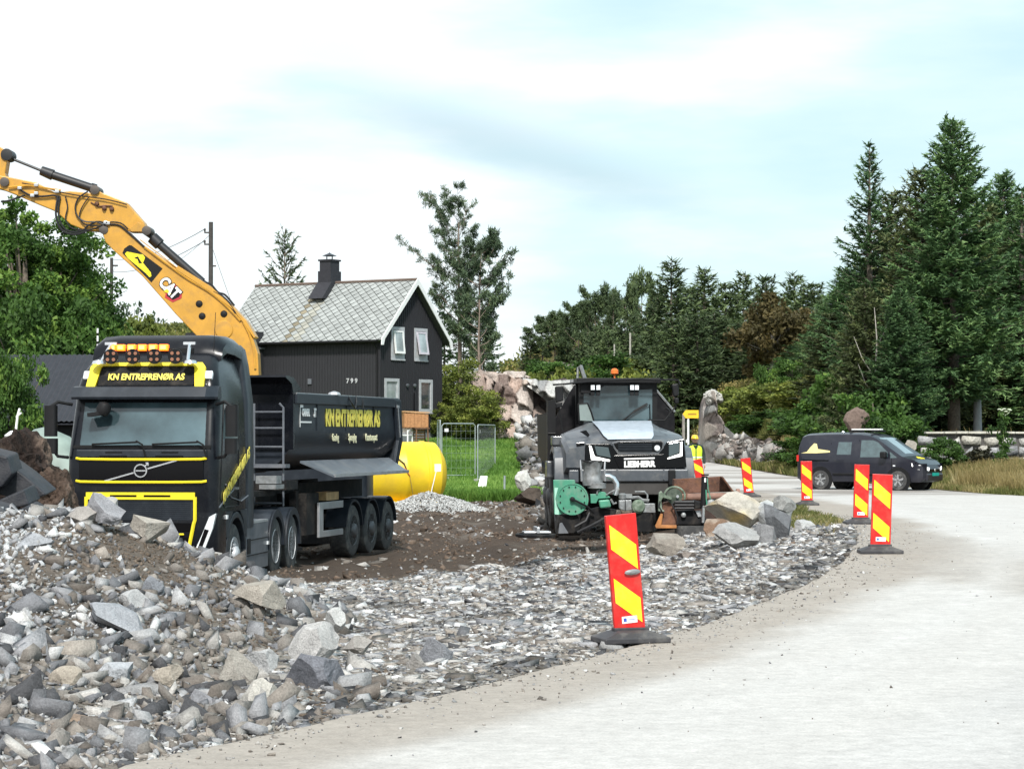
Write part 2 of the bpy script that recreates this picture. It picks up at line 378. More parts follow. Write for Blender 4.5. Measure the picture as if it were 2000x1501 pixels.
GX, GY = np.meshgrid(xs, ys); ZZ = height(GX, GY)
nx, ny = len(xs), len(ys)
idx = np.arange(nx * ny).reshape(ny, nx)
FQ = np.stack([idx[:-1, :-1], idx[:-1, 1:], idx[1:, 1:], idx[1:, :-1]], -1).reshape(-1, 4)
D = (XE(GY) - GX) * .88; G = GX - XG(GY)
def blend(a, b, t): return a * (1 - t[..., None]) + np.array(b) * t[..., None]
C = np.zeros(GX.shape + (3,)) + np.array((.075, .057, .045))                          # brown mud
C = blend(C, (.20, .175, .15), sstep(.05, .7, fbm(GX, GY * .7, 1.7, 12)) * .6)
mudband = sstep(.1, .5, fbm(GX * 1.0, GY * .35, 1.6, 14))
C = blend(C, (.055, .042, .034), mudband * .6)
LIM = lambda x: np.interp(x, [-6, -3.2, -1, 1, 3.5], [34, 37.5, 42.5, 47.5, 49.5])
stony = (1 - sstep(-2, 1.5, GY + 2.5 * fbm(GX, GY, 2.4, 15) - LIM(GX))) * sstep(-1, .2, D + 0)
C = blend(C, (.215, .195, .17), stony * .9)
C = blend(C, (.115, .092, .074), sstep(.15, .5, pile(GX, GY)) * .8)
lw = sstep(89.5, 92, GY + 1.5 * fbm(GX, GY, 3, 16)) * (1 - sstep(.8, 2.6, GX + fbm(GX, GY, 2, 17))) * (1 - sstep(122, 128, GY))
C = blend(C, (.105, .20, .045), lw)
wild = np.clip(sstep(121, 128, GY) * (D > 0) + sstep(60, 70, GY) * (1 - sstep(-15, -11, GX)), 0, 1)
C = blend(C, (.105, .10, .04), wild); 
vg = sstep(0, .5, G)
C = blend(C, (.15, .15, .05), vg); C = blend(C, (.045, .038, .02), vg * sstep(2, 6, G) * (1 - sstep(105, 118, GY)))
heath = sstep(170, 215, GY)
C = blend(C, (.10, .085, .035), heath); C = blend(C, (.075, .10, .03), heath * sstep(-.1, .5, fbm(GX, GY, 9, 18)))
C = blend(C, (.33, .30, .27), heath * sstep(.42, .5, fbm(GX, GY * .5, 7, 19)))
def ground_mat(name, bump=.6, grit=60, var=.35, rough=.95):
    m = bpy.data.materials.new(name); m.use_nodes = True; t = m.node_tree; n = t.nodes; l = t.links; b = n['Principled BSDF']; b.inputs['Roughness'].default_value = rough
    b.inputs['Specular IOR Level'].default_value = .15
    at = n.new('ShaderNodeAttribute'); at.attribute_name = 'tint'; tc = n.new('ShaderNodeTexCoord'); col = at.outputs[0]; hs = []
    for sc_, k in ((1.7, .5), (9, .8), (grit, 1)):
        no = n.new('ShaderNodeTexNoise'); no.inputs['Scale'].default_value = sc_; no.inputs['Detail'].default_value = 8; no.inputs['Roughness'].default_value = .65
        l.new(tc.outputs['Object'], no.inputs['Vector'])
        mr = n.new('ShaderNodeMapRange'); l.new(no.outputs[0], mr.inputs[0]); mr.inputs[1].default_value = .3; mr.inputs[2].default_value = .7; mr.inputs[3].default_value = 1 - var * k; mr.inputs[4].default_value = 1 + var * k
        mm = n.new('ShaderNodeMixRGB'); mm.blend_type = 'MULTIPLY'; mm.inputs[0].default_value = 1; l.new(col, mm.inputs[1]); l.new(mr.outputs[0], mm.inputs[2]); col = mm.outputs[0]; hs.append(no.outputs[0])
    l.new(col, b.inputs['Base Color'])
    ad = n.new('ShaderNodeMath'); ad.operation = 'MULTIPLY_ADD'; l.new(hs[1], ad.inputs[0]); ad.inputs[1].default_value = 2.5; l.new(hs[2], ad.inputs[2])
    bp = n.new('ShaderNodeBump'); bp.inputs['Strength'].default_value = bump; bp.inputs['Distance'].default_value = .04; l.new(ad.outputs[0], bp.inputs['Height']); l.new(bp.outputs[0], b.inputs['Normal'])
    return m
m_ground = ground_mat('earth_and_grass')
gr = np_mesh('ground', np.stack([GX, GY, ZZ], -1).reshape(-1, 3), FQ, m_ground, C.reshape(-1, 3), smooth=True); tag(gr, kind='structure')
# ---------------------------------------------------------------- road sheet
def resample(K, step):
    P_ = [np.array(K[0], float)]; out_ = []
    for i in range(len(K) - 1):
        n = step[i]; 
        for k in range(n): out_.append(np.array(K[i]) * (1 - k / n) + np.array(K[i + 1]) * (k / n))
    out_.append(np.array(K[-1], float)); return np.array(out_)
steps = [max(4, int(math.dist(KE[i], KE[i + 1]) / (.12 if KE[i][1] < 60 else .5))) for i in range(len(KE) - 1)]
E = resample(KE, steps); Gc = resample(KG, steps)
ksm = np.ones(25) / 25                                   # round the corners of the edge line
for A in (E, Gc):
    for c in (0, 1):
        p = np.pad(A[:, c], 12, mode='edge'); A[12:-12, c] = np.convolve(p, ksm, 'valid')[12:-12]
jit = .05 * fbm(E[:, 1], E[:, 0], .7, 41) + .04 * fbm(E[:, 1], E[:, 0], .22, 42)
E[:, 0] += jit * 1.2
fr = np.array([0, .003, .008, .016, .026, .038, .05, .065, .08, .1, .125, .15, .18, .22, .27, .33, .4, .5, .6, .7, .8, .9, .97, 1.0])
RV = E[:, None, :] * (1 - fr[None, :, None]) + Gc[:, None, :] * fr[None, :, None]
rx, ry = RV[..., 0], RV[..., 1]; rz_ = roadz(rx, ry) + .004
rz_[:, 0] -= .07; rz_[:, -1] -= .05
dl = np.hypot(rx - rx[:, :1], ry - ry[:, :1])
idr = np.arange(rx.size).reshape(rx.shape)
FR = np.stack([idr[:-1, :-1], idr[:-1, 1:], idr[1:, 1:], idr[1:, :-1]], -1).reshape(-1, 4)
RC = np.zeros(rx.shape + (3,)) + np.array((.475, .46, .44))
RC = blend(RC, (.315, .278, .24), (1 - sstep(.9 , 1.5, dl + .45 * fbm(rx, ry, 2.5, 44) - .02 * np.clip(ry - 20, 0, 25))) * .85)
RC = blend(RC, (.40, .36, .31), (1 - sstep(.02, .25, dl)) * .6)
RC = blend(RC, (.345, .345, .35), sstep(.0, .6, fbm(dl * 2.2, ry * .12 + rx * .08, 1.6, 45)) * .40 * sstep(2, 4, dl))
RC = blend(RC, (.31, .315, .33), sstep(-.2, .4, fbm(dl * 1.1 - 4, ry * .10, 2.4, 49)) * .75 * sstep(5, 8, dl) * (1 - sstep(24, 34, ry)))
RC = blend(RC, (.20, .175, .155), sstep(.0, .45, fbm(rx * .35 + ry * .05, ry * .5, 1.6, 46)) * .8 * sstep(56, 72, ry))
# compacted shoulder patch bulging past the second marker
RC = blend(RC, (.32, .29, .258), (1 - sstep(1.0, 1.35, np.hypot((rx - 5.9) / 1.0, (ry - 34.5) / 7.5) + .12 * fbm(rx, ry, 1.5, 47))) * .7)
for q_, wq, cq in ((2.4, .30, .5), (3.9, .35, .45), (5.6, .4, .4), (7.4, .4, .35)):        # wheel-worn bands following the bend
    RC = blend(RC, (.53, .52, .505), np.exp(-((dl - q_ - .25 * fbm(rx, ry, 4, 48)) / wq) ** 2) * cq * (ry < 60))
m_road = ground_mat('dusty_asphalt', bump=.35, grit=55, var=.16, rough=.9)
rd = np_mesh('road', np.stack([rx, ry, rz_], -1).reshape(-1, 3), FR, m_road, RC.reshape(-1, 3), smooth=True); tag(rd, kind='structure')
# ================================================================ stones
rng = np.random.default_rng(7)
HULLS = []
for k in range(16):
    bm = bmesh.new()
    el = (1, rng.uniform(.5, .95), rng.uniform(.3, .75))
    npt = int(rng.integers(8, 13))
    cor = np.array([(a, b, c) for a in (-1, 1) for b in (-1, 1) for c in (-1, 1)], float)
    pts = np.concatenate([cor[rng.permutation(8)[:6]] * rng.uniform(.35, 1.0, (6, 3)), rng.normal(size=(npt - 6, 3)) * .6]); pts = np.clip(pts, -1.05, 1.05) * el
    pts = cor * rng.uniform(.30, 1.0, (8, 3)) + rng.normal(0, .16, (8, 3))
    if k % 3 == 0: pts = pts[rng.permutation(8)[:6]]
    pts = pts * el
    for p in pts: bm.verts.new(p)
    bmesh.ops.convex_hull(bm, input=bm.verts); bmesh.ops.delete(bm, geom=[v for v in bm.verts if not v.link_faces], context='VERTS')
    bmesh.ops.triangulate(bm, faces=bm.faces); bm.verts.ensure_lookup_table(); bm.verts.index_update()
    HULLS.append((np.array([v.co[:] for v in bm.verts]), np.array([[v.index for v in f.verts] for f in bm.faces]))); bm.free()
def rotm(n, flat=1.0):
    a = rng.uniform(0, 2 * np.pi, n); t = rng.normal(0, .5 * flat, n); p = rng.normal(0, .5 * flat, n)
    ca, sa, ct, st, cp, sp = np.cos(a), np.sin(a), np.cos(t), np.sin(t), np.cos(p), np.sin(p); Z = np.zeros(n); O = np.ones(n)
    A = np.array([[ca, -sa, Z], [sa, ca, Z], [Z, Z, O]]); B = np.array([[O, Z, Z], [Z, ct, -st], [Z, st, ct]]); Cc = np.array([[cp, Z, sp], [Z, O, Z], [-sp, Z, cp]])
    return np.einsum('ijn,jkn,kln->nil', A, B, Cc)
def stones(name, X, Y, S, cols, mt, sink=.25, flat=1.0, Zf=None, zs=1.0):
    n = len(X); Rm = rotm(n, flat); Z = (height(X, Y) if Zf is None else Zf) + S * (.45 - sink)
    which = rng.integers(0, len(HULLS), n); VV = []; FF = []; TT = []; base = 0
    stretch = rng.uniform(.5, 1.45, (n, 3)) * np.array([1, 1, zs])
    for h, (hv, hf) in enumerate(HULLS):
        ii = np.nonzero(which == h)[0]
        if not len(ii): continue
        v = np.einsum('nij,nvj->nvi', Rm[ii], hv[None] * stretch[ii][:, None, :] * S[ii][:, None, None]) + np.stack([X[ii], Y[ii], Z[ii]], -1)[:, None, :]
        m = len(hv); VV.append(v.reshape(-1, 3)); FF.append((hf[None] + (base + np.arange(len(ii)) * m)[:, None, None]).reshape(-1, 3)); base += len(ii) * m
        TT.append(np.repeat(cols[ii], m, axis=0))
    return np_mesh(name, np.concatenate(VV), np.concatenate(FF), mt, np.concatenate(TT))
m_stone = ground_mat('broken_stone', bump=.5, grit=70, var=.28, rough=.85)
PAL = np.array([(.27, .27, .28), (.35, .35, .352), (.17, .172, .182), (.38, .365, .345), (.235, .215, .195), (.165, .145, .128), (.56, .56, .555), (.085, .085, .09), (.285, .255, .225)])
def pick(n, p): return PAL[rng.choice(len(PAL), n, p=np.array(p) / sum(p))] * rng.uniform(.8, 1.2, (n, 1))
# the heap
n = 75000
Y = 10.5 + 24 * rng.random(n) ** 1.25; X = rng.uniform(-9.5, .6, n)
k = ((pile(X, Y) > .02) | ((X < -.9) & (Y < 18.5))) & (X < XE(Y) - .1) & (X > -(Y * .235 + 1.2)) & (Y < 27 + rng.random(n) * 3); X, Y = X[k], Y[k]; n = len(X)
S = np.clip(.019 * np.exp(rng.normal(.1, .76, n)), .009, .15) * (.75 + Y * .013)
greyz = sstep(-.15, .35, fbm(X * .8 + Y * .3, Y, 2.4, 51) - .25 * (X + 3.4))
cols = np.where((rng.random(n) < greyz)[:, None], pick(n, (6, 6, 4, 2, .5, .3, 5, 3, .3)), pick(n, (3, 2, 3, 2.5, 4, 5, .8, 2.5, 1.5)))
soilp = np.exp(-(((X + 3.75) / .85) ** 2 + ((Y - 24.3) / 2.6) ** 2)) + .8 * np.exp(-(((X + 2.2) / .6) ** 2 + ((Y - 21.5) / 1.5) ** 2)) + .7 * sstep(.15, .55, fbm(X * 1.3, Y * .6, 1.1, 58))
palep = np.exp(-(((X + 5.2) / .75) ** 2 + ((Y - 22.5) / 3.2) ** 2))
isn = rng.random(n) < soilp * .9; ispl = (rng.random(n) < palep) & ~isn
S = np.where(isn, np.minimum(S, .012 + .014 * rng.random(n)), np.where(ispl, np.minimum(S, .03 + .03 * rng.random(n)), S))
cols = np.where(isn[:, None], np.array((.15, .118, .092)) * rng.uniform(.7, 1.35, (n, 1)), np.where(ispl[:, None], np.array((.46, .465, .475)) * rng.uniform(.7, 1.25, (n, 1)), cols))
heap = stones('rubble_heap', X, Y, S, cols, m_stone, sink=.22, flat=1.2); tag(heap, 'heap of broken grey and brown blasted stone in the left foreground', 'rubble', kind='stuff')
# stony levelled field and crumbs at the road edge
n = 135000
Y = 13 + 38 * rng.random(n) ** 1.15; X = rng.uniform(-6, 6.4, n); d = (XE(Y) - X)
k = (d > .05) & (pile(X, Y) < .06) & (Y + 2.5 * fbm(X, Y, 2.4, 15) + rng.random(n) * 2.5 < LIM(X) + 1) & (X > -Y * .235 - 1) | ((d > -.02) & (d < 1.2) & (Y < 46)); X, Y, d = X[k], Y[k], d[k]; n = len(X)
S = np.clip(.0195 * np.exp(rng.normal(.2, .62, n)), .009, .11) * (.75 + Y * .010)
cols = np.where((rng.random(n) < .55)[:, None], pick(n, (4, 6, 3, 5, 2, 2, 5, 3, 1.5)), pick(n, (3, 3, 3, 4, 4, 4, 2, 3, 2)))
dark = (fbm(X, Y, 2.2, 53) + .35 * (1 - sstep(.1, .9, d)) > .34) & (rng.random(n) < .7); cols = np.where(dark[:, None], cols * .5, cols * 1.15)
fld = stones('stony_fill', X, Y, S, cols, m_stone, sink=.40, flat=.35, zs=.6); tag(fld, 'levelled layer of small broken stones between the heap and the road', 'rubble', kind='stuff')
# a few crumbs carried out over the carriageway
n = 420; Y = rng.uniform(13, 45, n); X = XE(Y) + rng.uniform(.5, 12, n) * rng.random(n); S = np.clip(.005 * np.exp(rng.normal(.2, .5, n)), .004, .018)
cr_ = stones('road_crumbs', X, Y, S, pick(n, (2, 2, 2, 3, 3, 3, 1, 2, 2)), m_stone, Zf=roadz(X, Y) + .006); tag(cr_, 'single crumbs of stone carried out over the road', 'gravel', kind='stuff')
# loose grit on the shoulder
n = 2600; t = rng.integers(60, len(E) - 400, n); off = np.abs(rng.normal(0, .45, n)) + .02
X = E[t, 0] + off; Y = E[t, 1] + rng.uniform(-.1, .1, n); k = Y < 55; X, Y = X[k], Y[k]; n = len(X)
S = np.clip(.006 * np.exp(rng.normal(.2, .5, n)), .004, .022)
grit = stones('loose_grit', X, Y, S, pick(n, (2, 2, 1, 3, 3, 3, 1, 1, 2)), m_stone, Zf=roadz(X, Y) + .006); tag(grit, 'scattered grit on the road shoulder', 'gravel', kind='stuff')
# rubble running down from the blasted rock, between lawn and dumper; scattered stones in the mud
n = 8000; Y = rng.uniform(62, 116, n); X = rng.uniform(.1, 3.4, n) * (Y / 100) + .0
k = (X > (.2 + .012 * (116 - Y)) ) & (X < 3.6); X, Y = X[k], Y[k]; n = len(X)
S = np.clip(.07 * np.exp(rng.normal(.1, .6, n)), .04, .40) * np.where(Y > 88, 1.15, .7)
zz = height(X, Y) + 1.25 * sstep(88, 112, Y) * (1 - ((X - 2.0) / 2.4) ** 2)
rub = stones('rubble_slope', X, Y, S, pick(n, (2, 2, 1, 2, 5, 6, 1.5, 2, 3)) * np.where(rng.random((n, 1)) < .5, .4, .9), m_stone, Zf=zz - .02); tag(rub, 'tumbled rock spoil below the blasted face between lawn and dump truck', 'rubble', kind='stuff')
n = 16000; Y = rng.uniform(33, 90, n); X = rng.uniform(-5.5, 4.5, n); S = np.clip(.022 * np.exp(rng.normal(0, .6, n)), .01, .12) * (Y / 40) ** .5; k = (X < XE(Y) - .6) & (fbm(X * .9, Y * .45, 1.3, 57) > -.15); X, Y, S = X[k], Y[k], S[k]; n = len(X)
cl_ = stones('mud_clods', X, Y, S, np.array((.115, .085, .065)) * rng.uniform(.5, 1.7, (n, 1)), m_stone, sink=.5, flat=.8); tag(cl_, 'brown clods and crumbs of churned mud around the vehicles', 'mud', kind='stuff')
n = 2600; Y = rng.uniform(34, 90, n); X = rng.uniform(-4.5, 3.5, n); S = np.clip(.03 * np.exp(rng.normal(0, .6, n)), .012, .13) * (Y / 40) ** .5
k = rng.random(n) < .5 + fbm(X, Y, 3, 55); X, Y, S = X[k], Y[k], S[k]; n = len(X)
ms = stones('scattered_stones', X, Y, S, pick(n, (2, 3, 1, 3, 4, 4, 2, 1, 3)), m_stone, sink=.4, flat=.6); tag(ms, 'loose stones and clods scattered over the brown mud', 'stones', kind='stuff')
# broken blocks of the roadside cutting
n = 260; tt = rng.random(n) * .82; pxx = 1395 + 165 * tt; Yb = np.interp(pxx, [1385, 1404, 1440, 1485, 1545, 1570], [146, 143, 135, 123.5, 113, 108]); hh = rng.random(n) ** 1.3; X = (pxx - 1000) / F * Yb; S = np.clip(.26 * np.exp(rng.normal(0, .5, n)), .10, .6) * (1 - .4 * hh); tp_ = np.interp(pxx, [1395, 1430, 1470, 1545, 1570], [1.9, 1.5, 1.4, .8, .3])
ok = X > XG(Yb) + .15; X, Yb, S, hh, tp_ = X[ok], Yb[ok], S[ok], hh[ok], tp_[ok]; n = len(X)
cb = stones('cutting_rubble', X, Yb + hh * .9, S, np.array([(.36, .31, .28), (.33, .29, .265), (.30, .29, .28), (.40, .385, .365), (.20, .17, .155)])[rng.integers(0, 5, n)] * rng.uniform(.7, 1.2, (n, 1)), m_stone, Zf=.1 + tp_ * hh); tag(cb, 'broken pinkish blocks lying against the roadside cutting', 'rubble', kind='stuff')
# pale gravel heap beside the yellow tank
bm_n = 6000; rr = np.sqrt(rng.random(bm_n)); th = rng.uniform(0, 2 * np.pi, bm_n)
gxc, gyc = -2.75, 78.5
X = gxc + rr * 2.0 * np.cos(th); Y = gyc + rr * 3.6 * np.sin(th); hh = .62 * (1 - rr) ** .9
S = np.clip(.027 * np.exp(rng.normal(0, .3, bm_n)), .015, .055)
gv = stones('gravel_heap', X, Y, S, np.array((.50, .50, .49)) * rng.uniform(.75, 1.2, (bm_n, 1)), m_stone, Zf=height(X, Y) + hh - .05)
tag(gv, 'pale grey gravel heap beside the yellow tank', 'gravel heap')
mbk = MB(); mbk.lathe([(0, 2.1), (.3, 1.25), (.6, .6), (.86, .02)], (0, 0, 0), (0, 0, 1), 28)
# ---------------------------------------------------------------- single boulders
def boulder(name, label, px, py, Y_, w_, h_, col, seed, cat='boulder', group=None, dpt=None, rot=0, tilt=0, sharp=1.0, mt=None, cuts=12, elems=None, topcol=None):
    """px,py: photo column and row of the stone's foot."""
    if group and group.startswith('large boulders'): w_ *= 1.02; h_ *= 1.02
    r2 = np.random.default_rng(seed); s = F / Y_; X_ = (px - 1000) / s; z0 = CAMZ - (py - HOR) / s
    a, b_, c_ = w_ / 2, (dpt or w_ * .8) / 2, h_ / 2
    bm = bmesh.new(); bmesh.ops.create_icosphere(bm, subdivisions=3, radius=1.35)
    for q in range(cuts):                                 # chop the ball with random planes: angular block
        nv = r2.normal(size=3); nv[2] *= .8; nv /= np.linalg.norm(nv)
        g = bm.verts[:] + bm.edges[:] + bm.faces[:]
        rs = bmesh.ops.bisect_plane(bm, geom=g, plane_co=nv * r2.uniform(.62, .92), plane_no=nv, clear_outer=True)
        ed = [e_ for e_ in rs['geom_cut'] if isinstance(e_, bmesh.types.BMEdge)]
        if ed: bmesh.ops.contextual_create(bm, geom=ed) if False else bmesh.ops.holes_fill(bm, edges=ed)
    bmesh.ops.triangulate(bm, faces=bm.faces)
    bmesh.ops.subdivide_edges(bm, edges=[e_ for e_ in bm.edges if e_.calc_length() > .35], cuts=2, use_grid_fill=False); bmesh.ops.triangulate(bm, faces=bm.faces)
    mn = [min(v.co[i] for v in bm.verts) for i in range(3)]; mx_ = [max(v.co[i] for v in bm.verts) for i in range(3)]
    ct, stt = math.cos(R(tilt)), math.sin(R(tilt))
    for v in bm.verts:
        p = [(v.co[i] - (mn[i] + mx_[i]) / 2) / ((mx_[i] - mn[i]) / 2) for i in range(3)]
        nn = mnoise.noise(Vector(p) * 2.3 + Vector((seed, 0, 0))) * .09 + mnoise.noise(Vector(p) * 6 + Vector((0, seed, 0))) * .035
        p = [q * (1 + nn) for q in p]
        x_, y_, z_ = p[0] * a, p[1] * b_, p[2] * c_
        v.co = (x_ * ct - z_ * stt, y_, x_ * stt + z_ * ct)
    zmin = min(v.co.z for v in bm.verts)
    for v in bm.verts: v.co.z -= zmin
    me = bpy.data.meshes.new(name); bm.to_mesh(me); bm.free()
    V = np.array([v.co[:] for v in me.vertices]); tint = np.tile(np.array(col, float), (len(V), 1))
    nz = np.array([mnoise.noise(Vector(p) * (2.2 / max(w_, .1)) + Vector((seed * 3, 1, 2))) for p in V])
    if topcol is not None: tint = tint * (1 - sstep(-.05, .25, nz)[:, None]) + np.array(topcol) * sstep(-.05, .25, nz)[:, None]
    at_ = me.color_attributes.new('tint', 'FLOAT_COLOR', 'POINT'); cc = np.ones((len(V), 4), dtype=np.float32); cc[:, :3] = tint; at_.data.foreach_set('color', cc.ravel())
    me.materials.append(mt or m_stone); ob = bpy.data.objects.new(name, me); COL.objects.link(ob)
    ob.location = (X_, Y_, z0 - .03 * h_); ob.rotation_euler = (0, 0, R(rot)); return tag(ob, label, cat, group)
gb = 'large boulders dumped in front of the dump truck'
boulder('boulder', 'large yellow-stained pale boulder at the top of the boulder group', 1436, 1035, 41.5, 1.05, .62, (.42, .39, .34), 11, group=gb, topcol=(.66, .50, .22), tilt=-18)
boulder('boulder', 'white-topped grey boulder leaning behind the dark slab in the boulder group', 1508, 1040, 41.5, .72, .58, (.33, .34, .35), 12, group=gb, topcol=(.52, .52, .5))
boulder('boulder', 'dark steep grey slab standing upright in the middle of the boulder group', 1520, 1062, 40, .46, .80, (.15, .155, .165), 13, group=gb, tilt=28)
boulder('boulder', 'squarish grey block at the front left of the boulder group', 1436, 1072, 39.2, .74, .46, (.33, .325, .32), 14, group=gb, cuts=9)
boulder('boulder', 'rounded mid-grey boulder between the square block and the dark slab', 1490, 1068, 39.5, .46, .40, (.21, .21, .215), 15, group=gb)
boulder('boulder', 'pale grey boulder alone at the right end of the boulder group', 1575, 1046, 42.5, .44, .30, (.40, .40, .395), 16, group=gb)
boulder('boulder', 'low pale stone in front of the dark upright slab', 1500, 1084, 38.6, .42, .22, (.38, .38, .375), 17, group=gb)
boulder('boulder', 'brown stone half under the yellow-stained boulder', 1402, 1046, 41, .50, .30, (.20, .13, .09), 18, group=gb, topcol=(.42, .36, .30))
boulder('boulder', 'brown-grey boulder with a tuft of soil lying alone below the black hydraulic tool', 1300, 1083, 39.4, .66, .38, (.26, .23, .20), 19, cat='boulder', topcol=(.33, .30, .26))
boulder('boulder', 'tall brown rounded boulder behind the dark van under the spruces', 1672, 862, 92, 1.05, 1.35, (.17, .125, .105), 20)
boulder('boulder', 'small pale boulder on the verge just right of the dark van', 1776, 885, 86, .55, .50, (.33, .30, .26), 21)
boulder('boulder', 'bright white rock beside the lawn corner left of the dump truck', 1022, 957, 84, .62, .75, (.50, .50, .47), 22)
boulder('boulder', 'dark brown clod beside the green lawn corner', 1030, 985, 80, .95, .62, (.07, .055, .045), 23, cat='clod')
for px_, py_, w_, h_, c_, lb_ in ((1412, 1052, .30, .22, (.36, .35, .33), 'small grey block left of the square block in the boulder group'), (1545, 1068, .34, .20, (.30, .29, .28), 'flat grey stone right of the dark upright slab'), (1598, 1050, .22, .14, (.26, .25, .24), 'little stone at the far right of the boulder group'), (1475, 1092, .26, .14, (.34, .33, .31), 'small stone lying in front of the square block'), (1532, 1000, .40, .30, (.28, .28, .27), 'grey boulder behind the dark upright slab'), (1340, 1092, .30, .14, (.24, .21, .19), 'flat brown stone right of the brown-grey boulder')):
    boulder('boulder', lb_, px_, py_, 40.2, w_, h_, c_, 30 + int(px_), group=gb)
gh = 'large stones on the front of the rubble heap'
for i, (px, py, Y_, w_, h_, col, lab, tl, cu) in enumerate([
    (605, 1358, 17.3, .47, .30, (.16, .165, .185), 'largest dark blue-grey flat slab near the foot of the rubble heap', 10, 9),
    (468, 1352, 17.6, .27, .30, (.30, .28, .25), 'upright brown-grey block left of the dark blue-grey slab', 0, 9),
    (612, 1290, 18.6, .30, .36, (.42, .41, .40), 'pale slanting wedge stone standing just above the dark blue-grey slab', -42, 10),
    (512, 1318, 18.4, .27, .19, (.40, .40, .40), 'pale grey stone above and between the brown block and the blue-grey slab', 5, 12),
    (848, 1304, 19.2, .25, .25, (.20, .205, .22), 'dark grey angular stone at the right toe of the heap', 20, 9),
    (510, 1188, 23.0, .52, .25, (.34, .31, .27), 'long pale brown rock high on the right shoulder of the heap', -8, 12),
    (130, 1366, 17.2, .24, .24, (.34, .30, .25), 'beige-brown block on the lower left of the heap', 0, 10),
    (240, 1245, 19.8, .52, .17, (.30, .31, .33), 'long thin grey slab sloping down the middle of the heap', -26, 10),
    (268, 1200, 21.0, .28, .20, (.38, .38, .38), 'pale angular stone just above the long thin grey slab', 12, 10),
    (300, 1165, 22, .20, .18, (.20, .21, .23), 'small dark blue-grey cube of stone in the brown soil of the heap', 0, 8),
    (500, 1395, 16.2, .30, .20, (.46, .44, .40), 'cream wedge of stone on the lower edge of the heap near the road', 24, 9),
    (150, 1440, 15.2, .36, .14, (.28, .21, .16), 'long rusty brown stone at the lower left of the heap', 4, 12),
    (122, 1487, 14.3, .20, .17, (.50, .50, .52), 'white mottled stone at the bottom left edge of the photo', 0, 11),
    (200, 1458, 15.0, .22, .12, (.44, .42, .38), 'flat cream stone right of the long rusty brown stone', 0, 10),
    (205, 1022, 24.8, .42, .27, (.27, .27, .285), 'grey pointed rock on the crest of the heap left of the beige crest rock', -20, 10),
    (165, 1030, 24.8, .40, .20, (.32, .30, .28), 'low grey rock at the left end of the heap crest', 12, 11),
    (205, 1012, 25.6, .30, .20, (.38, .37, .35), 'pale rock at the highest point of the heap in front of the truck', 8, 11),
    (292, 1058, 25.2, .40, .25, (.37, .34, .30), 'beige rock on the crest in front of the truck radiator', -8, 12),
    (258, 1048, 25.8, .25, .14, (.45, .45, .45), 'small white rock between the two big crest rocks', 0, 11),
    (60, 1090, 23.0, .48, .22, (.31, .32, .34), 'long grey stone on the left slope just below the black sheets', 8, 12),
    (700, 1275, 19.8, .24, .14, (.30, .28, .26), 'brown-grey stone between the wedge stone and the right toe of the heap', 10, 11),
    (815, 1318, 18.6, .16, .17, (.27, .255, .24), 'small brown block just left of the dark angular toe stone', 0, 9),
    (655, 1235, 21, .18, .20, (.46, .46, .45), 'white stone on the right shoulder above the wedge stone', 15, 10),
    (400, 1395, 16.2, .22, .17, (.24, .24, .255), 'blue-grey stone left of the cream wedge near the road', 0, 10),
    (330, 1340, 17.4, .22, .16, (.35, .31, .26), 'tan stone in the lower middle of the heap', 0, 11),
    (225, 1340, 17.6, .27, .18, (.42, .43, .45), 'mottled white and grey stone left of the tan stone', 14, 11),
    (60, 1210, 20, .26, .20, (.24, .25, .27), 'grey stone on the far left slope of the heap', 0, 11)]):
    boulder('boulder', lab, px, py, Y_, w_ * 1.08, h_ * 1.12, col, 60 + i, group=gh, tilt=tl, cuts=cu, rot=i * 37 % 50 - 25, cat='stone')
# ================================================================ tractor unit (local: x right, y away, z up; origin under the bumper)
TR = thing('truck_tractor', 'black truck tractor with yellow trim and lit orange roof lights behind the rubble heap', 'truck', (-5.98, 38, -.75), R(-7))
def yf(z): return float(np.interp(z, [.3, 1.0, 1.8, 2.25, 3.05, 3.3, 3.55, 3.8, 3.9], [.06, 0, 0, .03, .27, .30, .42, .80, 1.0]))
def hw(z): return float(np.interp(z, [.3, 1.2, 2.2, 3.1, 3.4, 3.7, 3.9], [1.23, 1.25, 1.25, 1.21, 1.17, 1.08, .98]))
mb = MB(); loops = []
for z in (1.28, 1.5, 1.9, 2.2, 2.3, 2.6, 2.9, 3.05, 3.12, 3.3, 3.45, 3.6, 3.72, 3.82, 3.9): loops.append(rrect(-hw(z), hw(z), yf(z), 2.12, z, .17, 6))
mb.loft(loops); mb.build('cab_body', m_black, TR, smooth=True)
mb = MB()                                              # roof air deflector behind the lamps
lp = []
for y_, z_, h_ in ((.92, 3.74, .10), (1.02, 3.82, .24), (1.25, 3.88, .30), (1.7, 3.86, .34), (2.15, 3.80, .36)):
    wd = 1.09 + (y_ - .92) * .04; a = []
    for x_, q in ((-wd, 0), (-wd, .55), (-wd + .14, .92), (-wd + .4, 1), (wd - .4, 1), (wd - .14, .92), (wd, .55), (wd, 0)): a.append((x_, y_, z_ + q * h_))
    lp.append(a)
mb.loft(lp); mb.build('roof_deflector', m_black, TR, smooth=50)
mb = MB()                                              # rear side fairing
mb.loft([rrect(-q, q, 2.135, 2.62, z, .06, 3) for z, q in ((.95, 1.25), (2.2, 1.25), (3.1, 1.235), (3.7, 1.16), (3.98, 1.10), (4.06, 1.02))]); mb.build('side_fairing', m_greyp, TR, smooth=True)
mb = MB()                                              # lower front: bumper
